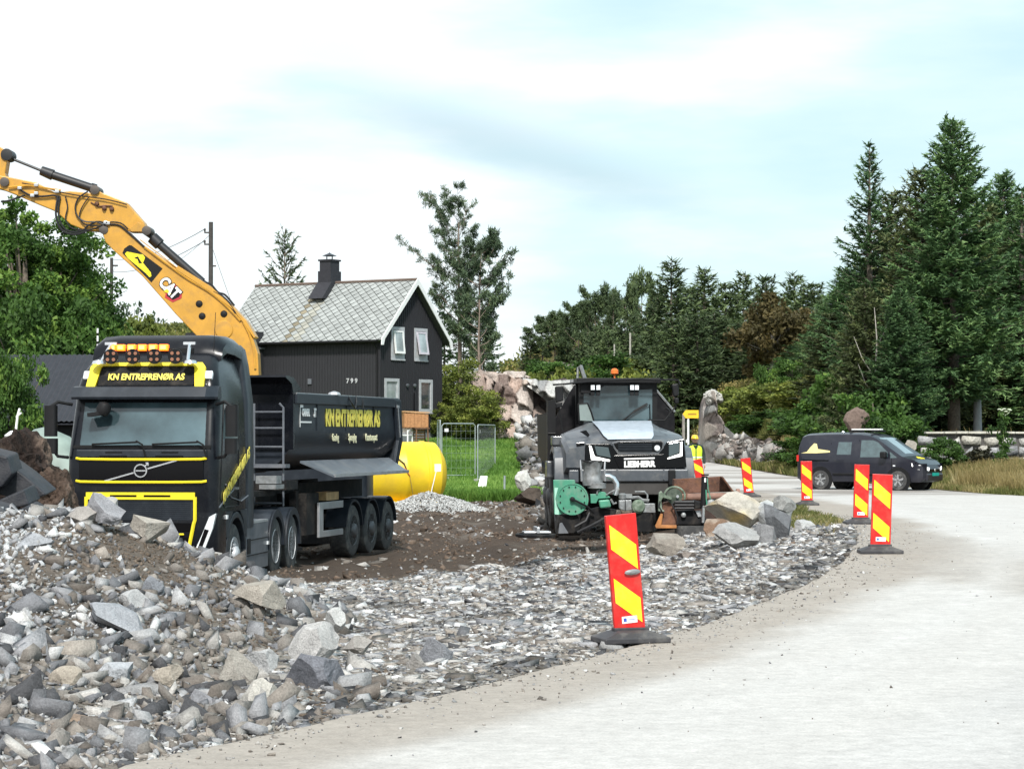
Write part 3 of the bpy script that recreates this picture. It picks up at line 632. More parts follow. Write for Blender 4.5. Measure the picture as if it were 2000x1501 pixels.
mb.loft([rrect(-1.22, 1.22, .05, .78, .36, .15), rrect(-1.25, 1.25, -.02, .78, .6, .17), rrect(-1.25, 1.25, -.02, .78, 1.05, .17), rrect(-1.25, 1.25, 0, .78, 1.28, .17)])
mb.build('bumper', m_black, TR, smooth=True)
mb = MB()                                              # wheel arches and steps
for s in (-1, 1):
    x0, x1 = (1.0, 1.245) if s > 0 else (-1.245, -1.0)
    mb.arc((1.37, .55), .60, .70, 5, 175, x0, x1)
    mb.prism([(.55, 1.28), (.62, .85), (.74, .85), (.9, 1.1), (1.15, 1.26), (1.6, 1.27), (1.85, 1.1), (2.02, .8), (2.12, .8), (2.12, 1.28)], (x1 - .06 if s > 0 else x0, 0, 0), (0, 1, 0), (0, 0, 1), (.06, 0, 0))
mb.build('wheel_arch', m_greyp, TR, bevel=.01)
# windscreen
def scr(x, z, off): 
    return (x, yf(z) + .16 * max(0, (abs(x) / hw(z) - .82) / .18) ** 2 * .9 - off, z)
mb = MB(); n1 = 16; zs = np.linspace(2.36, 3.05, 6)
g = [[scr(-1.12 + 2.24 * i / n1, z, .012) for i in range(n1 + 1)] for z in zs]; mb.loft(g, cap=False, closed=False); ws = mb.build('windscreen', m_glassl, TR, smooth='all')
mb = MB(); mb.box(-1.14, 1.14, -.02, .05, 0, .05, Matrix.Translation((0, yf(2.33), 2.31))); mb.build('windscreen_seal', m_blk, TR)
for sx_ in (-.85, .15):
    mb = MB(); a = Vector((sx_ + .93, yf(2.2) - .05, 2.17)); mb.tube([a, a + Vector((-.05, -.02, .20)), a + Vector((-.16, .0, .26))], .016, 6); mb.tube([a + Vector((-.13, .0, .24)), a + Vector((-.90, .02, .205))], .016, 6); mb.build('wiper', m_blk, TR)
mb = MB(); mb.tube([(-.62, yf(3.1) - .02, 3.12), (-.66, .05, 3.0), (-.62, -.03, 2.95)], .022, 6); mb.lathe([(-.1, .02), (-.08, .09), (0, .12), (.1, .1), (.13, .03)], (-.62, -.03, 2.93), (.3, .1, 1), 12)
mb.box(-.86, -.62, -.12, .1, 2.94, 3.0, Matrix.Rotation(R(-8), 4, 'Y') @ Matrix.Translation((.40, 0, -.03))); mb.build('ramp_mirror', m_blk, TR, smooth=True)
# sun visor
mb = MB(); lp = []
for x in np.linspace(-1.22, 1.22, 15):
    c = .16 * max(0, (abs(x) / 1.22 - .8) / .2) ** 2
    lp.append([(x, .02 + c, 3.10), (x, .0 + c, 3.14), (x, .10 + c, 3.30), (x, .22 + c, 3.32), (x, .26 + c, 3.12)])
mb.loft(lp); mb.build('sun_visor', m_greyp, TR, smooth=30)
# grille panel
mb = MB(); mb.box(-1.03, 1.03, -.018, .02, 1.76, 2.14); mb.build('grille_panel', m_gloss, TR, bevel=.008)
mb = MB(); mb.box(-1.08, 1.08, -.02, .04, 2.16, 2.29); mb.build('cowl_panel', m_greyp, TR, bevel=.02)
mb = MB()
for x in (-.45, .48): mb.box(x - .14, x + .14, -.026, .0, 2.235, 2.255); mb.box(x - .24, x + .22, -.026, .0, 2.175, 2.195)
mb.build('cowl_vent', m_gloss, TR)
mb = MB()
for z in (2.13, 1.765): mb.tube([(-1.08, .0, z + .02), (-1.0, -.03, z + .006), (-.5, -.035, z), (.5, -.035, z), (1.0, -.03, z + .006), (1.08, .0, z + .02)], .022, 6)
mb.build('grille_trim', m_yel, TR, smooth=True)
em = MB()                                              # ring with arrow and diagonal bar
for a0, a1, z_ in ((-.60, -.115, 0), (.115, .60, 0)): em.bar((a0, -.03, 1.95 + a0 * .28), (a1, -.03, 1.95 + a1 * .28), .014, .024)
for i in range(28):
    t0, t1 = 2 * math.pi * i / 28, 2 * math.pi * (i + 1) / 28; em.bar((.10 * math.cos(t0), -.032, 1.95 + .10 * math.sin(t0)), (.10 * math.cos(t1), -.032, 1.95 + .10 * math.sin(t1)), .02, .028, up=(0, 1, 0))
em.bar((.07, -.032, 2.02), (.12, -.032, 2.065), .02, .03, up=(0, 1, 0)); em.bar((.085, -.032, 2.075), (.13, -.032, 2.075), .02, .018, up=(0, 1, 0)); em.bar((.125, -.032, 2.03), (.125, -.032, 2.08), .02, .018, up=(1, 0, 0)); em.box(-.085, .085, -.035, -.025, 1.94, 1.96)
em.build('emblem', m_chrome, TR)
# yellow framed lower grille
mb = MB(); fx = .90
mb.bar((-fx, -.04, 1.545), (fx, -.04, 1.545), .03, .115); 
for s in (-1, 1): mb.tube([(s * fx, -.04, 1.53), (s * fx, -.04, 1.16), (s * (fx - .02), -.04, 1.10), (s * (fx - .10), -.03, .72)], .032, 6)
mb.tube([(.15, -.045, .93), (.72, -.045, .93)], .017, 6); mb.tube([(-.72, -.045, .93), (-.15, -.045, .93)], .017, 6); mb.tube([(-.7, -.045, .77), (0, -.045, .73), (.7, -.045, .77)], .017, 6)
mb.build('grille_frame', m_yel, TR, smooth=True)
mb = MB(); mb.box(-.50, -.06, -.06, -.02, 1.53, 1.56); mb.box(.06, .50, -.06, -.02, 1.53, 1.56); mb.build('frame_slot', m_gloss, TR)
mb = MB(); mb.box(-.86, .86, -.02, .02, 1.16, 1.485)
for i in range(9): mb.box(-.82, .82, -.03, -.018, 1.19 + i * .033, 1.205 + i * .033)
mb.build('radiator_grille', m_greyp, TR)
mb = MB(); mb.box(-.84, .84, -.035, .0, .98, 1.12); mb.box(-.8, .8, -.035, .0, .78, .9); mb.build('lower_panel', m_gloss, TR, bevel=.01)
for s in (-1, 1):                                      # V-shaped headlamps
    mb = MB(); mb.prism([(.86, .60), (1.02, .58), (1.19, 1.02), (1.245, 1.27), (1.13, 1.21), (1.0, .9)], (0, -.035, 0), (s, 0, 0), (0, 0, 1), (0, .09, 0)); hl = mb.build('headlight', m_lamp, TR, bevel=.01)
    mb = MB(); mb.prism([(.93, .66), (.99, .65), (1.13, 1.0), (1.06, 1.02)], (0, -.045, 0), (s, 0, 0), (0, 0, 1), (0, .012, 0)); mb.build('lamp_inset', m_gloss, hl)
    mb = MB(); mb.lathe([(-.02, .03), (0, .07), (.03, .05)], (s * .98, -.05, .5), (0, -1, 0), 12); mb.build('fog_lamp', m_lamp, TR)
    mb = MB(); mb.box(-.10, .10, -.02, .08, -.075, .075, Matrix.Translation((s * .98, yf(3.47) - .01, 3.50)) @ Matrix.Rotation(R(-28), 4, 'X')); mb.build('marker_lamp', m_lamp, TR, bevel=.02)
# roof sign board
sg = MB(); a, b = Vector((0, .22, 3.33)), Vector((0, .40, 3.63)); sg.prism([(-.80, 0), (.80, 0), (.80, .36), (-.80, .36)], a, (1, 0, 0), (b - a).normalized(), (0, .04, -.02)); rs_ = sg.build('roof_sign', m_chassis, TR, bevel=.01)
text('KN ENTREPRENØR AS', .165, m_txt, rs_, a + (b - a) * .42 + Vector((0, -.016, .008)), (1, 0, 0), b - a, name='lettering', off=.006, sx=.78, ext=.004)
mb = MB(); up_ = (b - a).normalized()
for s in (-1, 1): mb.prism([(s * .83, -.02), (s * .98, -.02), (s * .96, .36), (s * .90, .44), (s * .70, .44), (s * .78, .34)], a + Vector((0, -.03, 0)), (1, 0, 0), up_, (0, .06, -.02))
mb.prism([(-.76, .375), (.76, .375), (.76, .44), (-.76, .44)], a + Vector((0, -.03, 0)), (1, 0, 0), up_, (0, .06, -.02)); mb.build('sign_frame', m_yel, TR)
for x in (-.60, -.235, .125, .475):
    mb = MB(); mb.lathe([(.10, .05), (.06, .10), (0, .125), (-.02, .12), (-.015, .02)], (x + .02, .24, 3.80), (0, 1, .1), 20); sl_ = mb.build('spot_lamp', m_blk, TR, smooth=True)
    mb = MB()
    for dx, dz in ((-.05, .05), (.05, .05), (-.05, -.05), (.05, -.05)): mb.cyl((x + .02 + dx, .212, 3.80 + dz), (x + .02 + dx, .222, 3.80 + dz), .030, n=8)
    mb.build('reflector', mat('spot_reflector', (.35, .16, .10), .2, metal=.5), sl_)
for s in (-1, 1):
    mb = MB(); mb.tube([(s * .72 - .02, .25, 3.72), (s * .66 - .02, .6, 4.02)], .028, 8); mb.box(s * .66 - .12, s * .66 + .08, .56, .62, 4.0, 4.045); mb.lathe([(0, .12), (.05, .1), (.07, .02)], (s * .76 - .02, .25, 3.68), (0, 0, 1), 12); mb.build('lamp_bracket', m_chrome, TR, smooth=True)
mb = MB(); mb.box(-.72, .70, .56, .66, 3.86, 3.94); bar_ = mb.build('light_bar', m_blk, TR)
for i in range(6):
    x = -.60 + i * .185 if i else -.60
    xx = [-.62, -.50, -.32, -.14, .04, .22][i]; wd = [.03, .07, .07, .07, .07, .075][i]
    mb = MB(); mb.box(xx - wd, xx + wd, .50, .60, 3.90, 4.005); am = mb.build('beacon_lamp', m_amber, TR, bevel=.012)
    mb = MB(); mb.box(xx - wd * .6, xx + wd * .6, .485, .499, 3.925, 3.985); mb.build('lamp_core', m_amberh, am)
# doors, side window, mirrors
def door(s):
    X_ = s * 1.252
    mb = MB(); mb.prism([(.35, 2.28), (1.42, 2.28), (1.42, 3.0), (.58, 3.02)], (X_ - (.006 if s < 0 else 0), 0, 0), (0, 1, 0), (0, 0, 1), (.006, 0, 0)); wn = mb.build('side_window', m_glass, TR)
    for v in wn.data.vertices:
        if v.co.z > 2.9: v.co.x -= s * .035
    mb = MB(); o = (X_, 0, 0)
    mb.tube([(X_, .30, 2.2), (X_ - s * .0, .33, 2.27), (X_ - s * .035, .56, 3.05), (X_ - s * .035, 1.45, 3.03), (X_, 1.45, 2.25), (X_, 1.46, 1.35), (X_, .5, 1.35), (X_, .2, 1.5), (X_, .3, 2.2)], .010, 5); mb.build('door_seam', m_blk, TR)
    mb = MB(); mb.box(X_ - .02, X_ + .03, 1.2, 1.38, 1.62, 1.66); mb.build('door_handle', m_chrome, TR)
    mb = MB(); mb.tube([(s * 1.2, .16, 3.02), (s * 1.38, -.02, 3.06), (s * 1.5, -.05, 2.98)], .028, 6); mb.tube([(s * 1.24, .1, 2.16), (s * 1.38, -.02, 2.18), (s * 1.48, -.04, 2.32)], .026, 6)
    mb.loft([rrect(s * 1.50 - .10, s * 1.50 + .10, -.10, .06, z, .05) for z in (2.50, 2.53, 2.95, 3.0)]); mb.loft([rrect(s * 1.49 - .10, s * 1.49 + .10, -.10, .06, z, .05) for z in (2.22, 2.25, 2.44, 2.47)]); mi = mb.build('mirror', m_blk, TR, smooth=True)
    mb = MB(); mb.box(s * 1.50 - .07, s * 1.50 + .07, .062, .066, 2.55, 2.93); mb.build('mirror_glass', m_glass, mi)
door(1); door(-1)
mb = MB()
mb.tube([(1.263, .55, 1.72), (1.263, .9, 1.50), (1.263, 1.6, 1.42), (1.263, 2.1, 1.5)], .012, 5); mb.tube([(1.255, .14, 1.36), (1.255, .6, 1.5), (1.255, 1.1, 1.62)], .012, 5); mb.build('body_crease', m_mgrey, TR)
mb = MB(); mb.box(1.24, 1.275, .60, .70, 1.15, 1.22); mb.build('side_marker', m_lamp, TR, bevel=.01)
dv = Vector((0, .72, .70)).normalized(); up2 = Vector((0, -.70, .72)).normalized()
text('KN ENTREPRENØR AS', .25, m_txt, TR, (1.268, 1.28, 1.86), (0, .93, .38), (0, 0, 1), name='side_lettering', off=.008, sx=.80)
text('KN ENTREPRENØR AS', .25, m_txt, TR, (-1.268, 1.28, 1.86), (0, -.93, .38), (0, 0, 1), name='side_lettering', off=.008, sx=.80)
# chassis, tanks, fenders
mb = MB(); mb.box(-.43, -.35, .9, 7.0, .78, 1.08); mb.box(.35, .43, .9, 7.0, .78, 1.08); mb.box(-.9, .9, 2.2, 2.7, .5, 1.1); mb.box(-.5, .5, 4.6, 5.9, 1.08, 1.22); mb.box(-.35, .35, 1.2, 1.5, .45, .7); mb.box(-1.2, 1.2, .1, 2.1, 1.15, 1.3)
for y_ in (1.37, 4.47, 5.84): mb.cyl((-1, y_, .53), (1, y_, .53), .11, n=10)
mb.build('chassis', m_chassis, TR)
tk = MB()
for s in (-1, 1):
    x0, x1 = (.62, 1.22) if s > 0 else (-1.22, -.62); tk.loft([rrect(x0, x1, 2.15, 3.85, .22, .06), rrect(x0, x1, 2.15, 3.85, 1.0, .06)])
tk.build('fuel_tank', m_mgrey, TR, smooth=True)
mb = MB()
for z in (.47, .73): mb.box(1.222, 1.232, 2.2, 3.82, z - .008, z + .008)
mb.box(1.222, 1.236, 2.22, 2.42, .5, .76); mb.build('tank_seam', m_blk, TR)
mb = MB()
for s in (-1, 1): mb.box(s * .92 - .30, s * .92 + .30, 2.15, 3.80, 1.004, 1.045)
mb.build('deck_plate', m_alu, TR)
mb = MB(); mb.box(1.222, 1.25, 3.68, 3.78, .60, .66); mb.build('tank_marker', m_lamp, TR)
mb = MB()
for s in (-1, 1):
    x0, x1 = (.55, 1.22) if s > 0 else (-1.22, -.55)
    mb.arc((4.47, .53), .60, .66, 0, 182, x0, x1); mb.arc((5.84, .53), .60, .66, -4, 180, x0, x1)
    if s > 0: mb.arc((4.47, .53), .53, .66, 0, 182, x1 - .03, x1 + .02); mb.arc((5.84, .53), .53, .66, -4, 180, x1 - .03, x1 + .02)
mb.build('rear_fender', m_greyp, TR, smooth=True)
def wheel(parent, x, y, r, wdt, s, style='drive', name='wheel', z=None):
    z = r if z is None else z
    mb = MB(); w_ = wdt
    mb.lathe([(0, r * .56), (0, r * .9), (s * -.0 + .03, r * .97), (.06, r), (w_ - .06, r), (w_ - .02, r * .97), (w_, r * .9), (w_, r * .56)] if s > 0 else [(0, r * .56), (0, r * .9), (-.03, r * .97), (-.06, r), (-w_ + .06, r), (-w_ + .02, r * .97), (-w_, r * .9), (-w_, r * .56)], (x - s * w_, y, z), (1, 0, 0), 36)
    wh = mb.build(name, m_tyre, parent, smooth=True)
    mb = MB()
    if style == 'front': pr = [(0, r * .57), (.015, r * .56), (-.0, r * .50), (-.02, r * .44), (-.02, r * .3), (.05, r * .28), (.08, r * .2), (.08, .01)]
    elif style == 'drive': pr = [(0, r * .57), (.01, r * .56), (-.10, r * .50), (-.17, r * .40), (-.17, r * .28), (-.06, r * .26), (-.05, r * .16), (-.05, .01)]
    else: pr = [(0, r * .57), (.01, r * .56), (-.03, r * .50), (-.05, r * .44), (-.03, r * .30), (.04, r * .26), (.07, r * .18), (.07, .01)]
    mb.lathe([(s * a, q) for a, q in pr], (x, y, z), (1, 0, 0), 30); 
    for k in range(10):
        t = 2 * math.pi * k / 10; o0 = {'drive': -.16, 'front': -.02, 'trailer': -.03}[style]; mb.cyl((x + s * o0, y + r * .34 * math.cos(t), z + r * .34 * math.sin(t)), (x + s * (o0 + .045), y + r * .34 * math.cos(t), z + r * .34 * math.sin(t)), .022, n=6)
    if style == 'trailer':
        for k in range(10):
            t = 2 * math.pi * (k + .5) / 10; mb.cyl((x - s * .035, y + r * .45 * math.cos(t), z + r * .45 * math.sin(t)), (x - s * .01, y + r * .45 * math.cos(t), z + r * .45 * math.sin(t)), .035, n=8)
    mb.build('rim', m_rim if style != 'trailer' else m_rimd, wh, smooth=True, split=False); return wh
for s in (-1, 1):
    wheel(TR, s * 1.20, 1.37, .53, .32, s, 'front'); wheel(TR, s * 1.20, 4.47, .53, .60, s, 'drive'); wheel(TR, s * 1.20, 5.84, .53, .60, s, 'drive')
mb = MB(); mb.tube([(.95, .95, 3.9), (.97, 1.0, 4.55)], .006, 4); mb.build('antenna', m_blk, TR)
# ================================================================ tipper semi-trailer; local origin: ground at right side of first trailer axle
TL = thing('tipper_trailer', 'black half-pipe tipper semi-trailer with yellow lettering coupled behind the tractor unit', 'trailer', (-3.22 - 1.25 * .976, 48 + 1.25 * .215, -.70), R(-12.4))
top = 3.22
def csec(y, z_top, zb=1.78, wt=1.25):
    pts = []
    for t in (0, .25, .5, .75, 1): pts.append((wt, z_top - (z_top - 2.55) * t))
    for a in range(10, 91, 16): pts.append((.50 + (wt - .50) * math.cos(R(a)), 2.55 - (2.55 - zb) * math.sin(R(a))))
    return [(x, y, z) for x, z in pts] + [(-x, y, z) for x, z in reversed(pts)]
mb = MB(); outer = [csec(y, top) for y in (-4.07, -2, 0, 2, 3.30)]
mb.loft(outer, cap=False, closed=False)
inn = [[(x * .965, yy, zz + (.04 if zz < 2.5 else 0)) for x, yy, zz in l] for l in outer]; mb.loft(inn, cap=False, closed=False)
mb.add([(p) for p in outer[0]], [tuple(range(len(outer[0])))]); mb.add([(x, -4.02, z) for x, y, z in outer[0]], [tuple(range(len(outer[0])))])
mb.build('tipper_body', m_greyp, TL, smooth=True, fixn=False)
mb = MB()
mb.box(1.22, 1.31, -4.0, 3.34, top - .16, top + .03); mb.box(-1.31, -1.22, -4.0, 3.34, top - .16, top + .03)
mb.build('top_rail', m_greyp, TL, bevel=.01)
mb = MB(); mb.box(1.235, 1.30, -3.95, 3.3, top + .032, top + .045); mb.box(-1.30, -1.235, -3.95, 3.3, top + .032, top + .045); mb.build('rail_cap', m_alu, TL)
mb = MB()                                              # headboard with forward canopy
mb.prism([(-4.12, 2.2), (-4.02, 2.2), (-4.02, top), (-3.6, top + .10), (-4.1, top + .32), (-4.55, top + .36), (-4.58, top + .32), (-4.2, top + .2), (-4.12, top)], (-1.27, 0, 0), (0, 1, 0), (0, 0, 1), (2.54, 0, 0)); mb.build('headboard', m_black, TL)
mb = MB()                                              # rear pillar and tailgate
for s in (-1, 1): mb.prism([(2.95, top), (3.42, top), (3.55, 2.35), (3.1, 1.74), (2.86, 1.74), (3.22, 2.35)], (s * 1.29 - .035, 0, 0), (0, 1, 0), (0, 0, 1), (.07, 0, 0))
mb.prism([(3.34, top), (3.42, top), (3.55, 2.35), (3.1, 1.74), (3.02, 1.74), (3.46, 2.35)], (-1.2, 0, 0), (0, 1, 0), (0, 0, 1), (2.4, 0, 0)); mb.build('tailgate', m_greyp, TL, bevel=.01)
mb = MB(); mb.bar((1.335, 3.12, 3.06), (1.335, 3.30, 2.42), .012, .05); mb.bar((1.335, 3.02, 3.08), (1.335, 3.20, 3.08), .012, .06); mb.build('tailgate_strut', m_alu, TL)
mb = MB()
for s in (-1, 1):
    mb.add([(s * 1.16, -3.35, 1.98), (s * 1.62, -2.6, 1.69), (s * 1.62, 2.9, 1.69), (s * 1.16, 3.0, 1.98), (s * 1.16, -3.35, 1.94), (s * 1.62, -2.6, 1.65), (s * 1.62, 2.9, 1.65), (s * 1.16, 3.0, 1.94)], [(0, 1, 2, 3), (7, 6, 5, 4), (0, 4, 5, 1), (1, 5, 6, 2), (2, 6, 7, 3), (3, 7, 4, 0)])
mb.build('side_apron', m_mgrey, TL)
mb = MB(); mb.box(1.60, 1.64, -2.6, 2.9, 1.655, 1.715); mb.build('apron_edge', m_alu, TL)
def side_text(b_, size, y, z, sx, off, mt, par, nm): text(b_, size, mt, par, (1.262, y, z), (0, 1, 0), (0, 0, 1), name=nm, off=off, sx=sx, ext=.005)
side_text('KN ENTREPRENØR AS', .45, -.05, 2.79, .88, .020, m_txt, TL, 'lettering')
for q, yy, ln in (('Graving', -1.35, 1), ('Sprenging', -.15, 1), ('Massetransport', 1.25, 1)): side_text(q, .20, yy, 2.415, .72, .006, mat('pale_lettering', (.72, .68, .45), .5), TL, 'lettering')
side_text('CARNEHL', .19, -3.30, 2.89, .55, .01, m_white, TL, 'maker_lettering'); side_text('3T', .22, -2.72, 2.89, .62, .012, m_white, TL, 'maker_lettering')
mb = MB(); mb.box(1.258, 1.264, -3.62, -2.95, 2.70, 2.73); mb.box(1.258, 1.264, -3.68, -3.48, 2.99, 3.04); mb.box(1.258, 1.264, -3.68, -3.65, 2.62, 3.04); mb.build('maker_mark', m_white, TL)
mb = MB()
for y_ in (-2.6, -.6, 1.4): mb.box(1.256, 1.275, y_, y_ + .02, 2.55, top - .16)
mb.build('side_rib', m_greyp, TL)
mb = MB()                                              # ladder at the front
yl = -4.25
for x in (.55, 1.12): mb.tube([(x, yl, 1.15), (x, yl, 2.98), (x + (-.08 if x > 1 else 0), yl, 3.06)], .022, 6)
for z in (1.2, 1.55, 1.9, 2.25, 2.6, 2.9): mb.tube([(.55, yl, z), (1.12, yl, z)], .018, 6)
mb.box(.2, 1.2, yl - .12, yl + .15, 1.86, 1.93); mb.build('ladder', m_mgrey, TL)
mb = MB()                                              # chassis
for s in (-1, 1): mb.box(s * .5 - .06, s * .5 + .06, -6.0, 3.0, 1.15, 1.52)
for y_ in (-3.2, -1.2, .65, 2.0): mb.box(-.5, .5, y_ - .06, y_ + .06, 1.2, 1.45)
mb.box(-1.2, 1.2, -4.3, -3.6, 1.45, 1.62); mb.box(-1.0, 1.0, -5.9, -4.4, 1.35, 1.45)
mb.box(.55, 1.15, -2.9, -2.1, .55, 1.35)
mb.cyl((0, -4.6, 1.2), (0, -4.45, 3.1), .11, n=12)
for y_ in (0, 1.31, 2.62): mb.cyl((-1.0, y_, .53), (1.0, y_, .53), .09, n=10)
mb.box(-1.15, 1.15, 3.0, 3.12, .75, 1.1); mb.build('chassis', m_chassis, TL)
mb = MB()
for s in (-1, 1): mb.box(s * .95 - .07, s * .95 + .07, -3.15, -3.0, .32, 1.4); mb.box(s * .95 - .13, s * .95 + .13, -3.22, -2.93, .27, .33)
mb.build('landing_leg', m_chassis, TL)
mb = MB(); mb.box(.9, 1.22, -5.0, -4.5, 1.48, 1.56); mb.box(.8, 1.2, -4.9, -4.6, 1.58, 1.72); mb.build('air_coupling', m_gmet, TL)
mb = MB(); mb.prism([(-2.35, .48), (-.72, .48), (-.72, .60), (-2.08, .60), (-2.08, 1.02), (-.72, 1.02), (-.72, 1.16), (-2.35, 1.16)], (1.19, 0, 0), (0, 1, 0), (0, 0, 1), (.05, 0, 0)); mb.build('side_guard', m_alu, TL, bevel=.008)
mb = MB(); mb.box(.95, 1.18, -1.7, -.85, 1.18, 1.34); mb.build('chock_box', mat('ochre_plastic', (.40, .26, .12), .6, var=.3), TL)
mb = MB()
for s in (-1, 1):
    x0, x1 = (.82, 1.27) if s > 0 else (-1.27, -.82)
    for y_ in (0, 1.31, 2.62): mb.arc((y_, .53), .585, .635, 8, 172, x0, x1)
mb.build('fender', m_greyp, TL, smooth=True)
for s in (-1, 1):
    for y_ in (0, 1.31, 2.62): wheel(TL, s * 1.24, y_, .53, .385, s, 'trailer')
mb = MB(); mb.lathe([(0, .07), (.05, .07), (.06, .02)], (1.0, 3.13, .62), (0, 1, 0), 12); mb.build('tail_lamp', m_red, TL)
mb = MB(); mb.tube([(1.3, -.6, top + .03), (1.36, -.55, top - .1), (1.36, -.3, top - .22), (1.33, -.1, top - .1), (1.3, -.05, top + .04)], .018, 6); mb.tube([(1.3, .4, top + .02), (1.33, .4, top - .2)], .02, 6); mb.build('sheet_strap', m_hose, TL)
mb = MB(); mb.lathe([(0, .13), (.04, .11), (.07, .02)], (1.25, -1.4, top + .045), (0, 0, 1), 12); mb.build('rail_knob', m_alu, TL)
# ================================================================ excavator behind the truck (boom plane behind the trailer)
EY = 55.5
def Q(zx, zy, dy=0): return P(zx / 3.411, 280 + zy / 3.411, EY + dy)
EX = thing('excavator', 'yellow tracked excavator with its long boom raised over the truck', 'excavator', (0, 0, 0))
def plate(poly, y0, y1, name, m=m_cat, par=EX, bev=.02, cv=Q):
    a = [cv(*p) for p in poly]; mb = MB(); mb.prism([(p.x, p.z) for p in a], (0, EY + y0, 0), (1, 0, 0), (0, 0, 1), (0, y1 - y0, 0)); return mb.build(name, m, par, bevel=bev)
boom = plate([(690, 600), (720, 560), (790, 552), (860, 590), (940, 668), (1190, 835), (1400, 968), (1540, 1080), (1640, 1190), (1690, 1290), (1725, 1400), (1732, 1540), (1725, 1660), (1640, 1760), (1560, 1700), (1520, 1560), (1450, 1440), (1310, 1275), (1180, 1140), (960, 890), (760, 712), (712, 660)], -.28, .28, 'boom')
plate([(1180, 845), (1400, 985), (1560, 1110), (1640, 1210), (1700, 1300), (1712, 1290), (1650, 1185), (1550, 1080), (1410, 955), (1195, 820)], -.33, .33, 'boom_flange', par=boom, bev=.005)
plate([(370, 330), (480, 322), (610, 335), (640, 305), (680, 330), (850, 398), (965, 530), (988, 590), (870, 592), (800, 560), (700, 590), (570, 580), (480, 545), (440, 510), (375, 455), (250, 405), (110, 345), (20, 310), (-60, 290), (-60, 210), (50, 225), (250, 265)], -.24, .24, 'intermediate_boom')
plate([(870, 572), (880, 592), (985, 592), (965, 545), (925, 530)], -.27, .27, 'boom_bracket', bev=.005)
plate([(-60, -10), (10, 30), (60, 66), (50, 120), (38, 200), (52, 260), (36, 300), (0, 300), (-60, 260), (-170, 420), (-230, 380), (-120, 120)], -.20, .20, 'stick')
mb = MB(); mb.cyl(Q(622, 300), Q(330, 203), .10); mb.cyl(Q(345, 208), Q(268, 178), .13, .11); mb.cyl(Q(632, 303), Q(600, 293), .12); mb.build('stick_cylinder', m_hose, EX, smooth=True)
mb = MB(); mb.cyl(Q(268, 178), Q(55, 92), .032, n=8); mb.lathe([(-.25, .06), (-.24, .14), (.24, .14), (.25, .06)], Q(50, 78), (0, 1, 0), 14); mb.build('cylinder_rod', m_hose, EX, smooth=True)
mb = MB(); mb.cyl(Q(1010, 625), Q(1060, 672), .145); mb.cyl(Q(1060, 672), Q(1345, 922), .10); mb.build('boom_cylinder', m_hose, EX, smooth=True)
mb = MB(); mb.cyl(Q(950, 585), Q(1012, 628), .05, n=8); mb.cyl(Q(1340, 918), Q(1420, 975), .07, n=8); mb.build('boom_cylinder_rod', m_hose, EX, smooth=True)
mb = MB()
for p in ((700, 578), (985, 585), (640, 315), (40, 262), (1490, 1240)): mb.lathe([(-.31, .05), (-.30, .11), (.30, .11), (.31, .05)], Q(*p) , (0, 1, 0), 14)
mb.build('pivot_pin', mat('pin_steel', (.10, .085, .075), .5, metal=.5), EX, smooth=True)
lg = Q(1488, 1240, -.0); mb = MB(); mb.lathe([(0, .22), (.02, .20), (.03, .05)], Q(1490, 1240, -.285), (0, -1, 0), 20); mb.build('pivot_boss', m_cat, EX, smooth=True)
def hose(pts, r=.02, name='hydraulic_hose', m=m_hose, dy=-.30): 
    mb = MB(); a = [Q(*p, dy) for p in pts]; q = []
    for i in range(len(a) - 1):                        # Catmull-Rom
        p0, p1, p2, p3 = a[max(i - 1, 0)], a[i], a[i + 1], a[min(i + 2, len(a) - 1)]
        for t in np.linspace(0, 1, 6)[:-1]:
            t = float(t); q.append(.5 * ((2 * p1) + (p2 - p0) * t + (2 * p0 - 5 * p1 + 4 * p2 - p3) * t * t + (3 * p1 - p0 - 3 * p2 + p3) * t ** 3))
    q.append(a[-1]); mb.tube(q, r, 6); mb.build(name, m, EX, smooth=True)
hose([(385, 345), (372, 400), (368, 480), (395, 560), (450, 598), (520, 600), (580, 575)], .028); hose([(395, 350), (385, 420), (390, 500), (430, 570), (500, 588), (570, 565)], .022)
hose([(580, 318), (520, 360), (497, 420), (510, 480), (560, 518), (640, 522), (700, 545)], .020); hose([(590, 350), (555, 400), (530, 450), (528, 500), (570, 540), (660, 548)], .016)
hose([(430, 350), (445, 420), (432, 500), (470, 560), (540, 575)], .018); hose([(560, 560), (640, 520), (720, 535), (790, 545), (860, 600), (960, 690)], .022); hose([(540, 590), (640, 560), (720, 525), (800, 530), (850, 570)], .018)
hose([(120, 300), (200, 345), (290, 350), (360, 345), (390, 380)], .024); hose([(0, 385), (60, 378), (120, 355), (160, 345)], .022); hose([(1420, 985), (1480, 1020), (1530, 1070), (1570, 1130)], .035); hose([(1345, 925), (1400, 935), (1450, 990), (1500, 1010), (1560, 1080)], .025)
hose([(960, 690), (1100, 795), (1240, 895), (1390, 985), (1500, 1075), (1600, 1180)], .03, 'boom_pipe', m_cat); hose([(930, 640), (1070, 745), (1180, 830), (1300, 905), (1400, 965)], .012, 'boom_pipe', m_cat)
hose([(1620, 1190), (1660, 1270), (1690, 1380), (1700, 1500)], .03, 'boom_pipe', m_cat); hose([(50, 290), (200, 278), (330, 300), (400, 310)], .022, 'boom_pipe', m_cat); hose([(140, 262), (270, 285), (390, 320), (520, 345), (700, 370), (840, 405)], .014, 'boom_pipe', m_hose)
mb = MB()
for p in ((125, 295), (210, 345), (235, 330), (375, 318), (700, 525), (715, 530), (235, 275)): a = Q(*p, -.32); mb.box(a.x - .05, a.x + .05, a.y - .04, a.y + .06, a.z - .035, a.z + .035)
mb.build('valve_block', m_alu, EX, bevel=.01)
mb = MB()
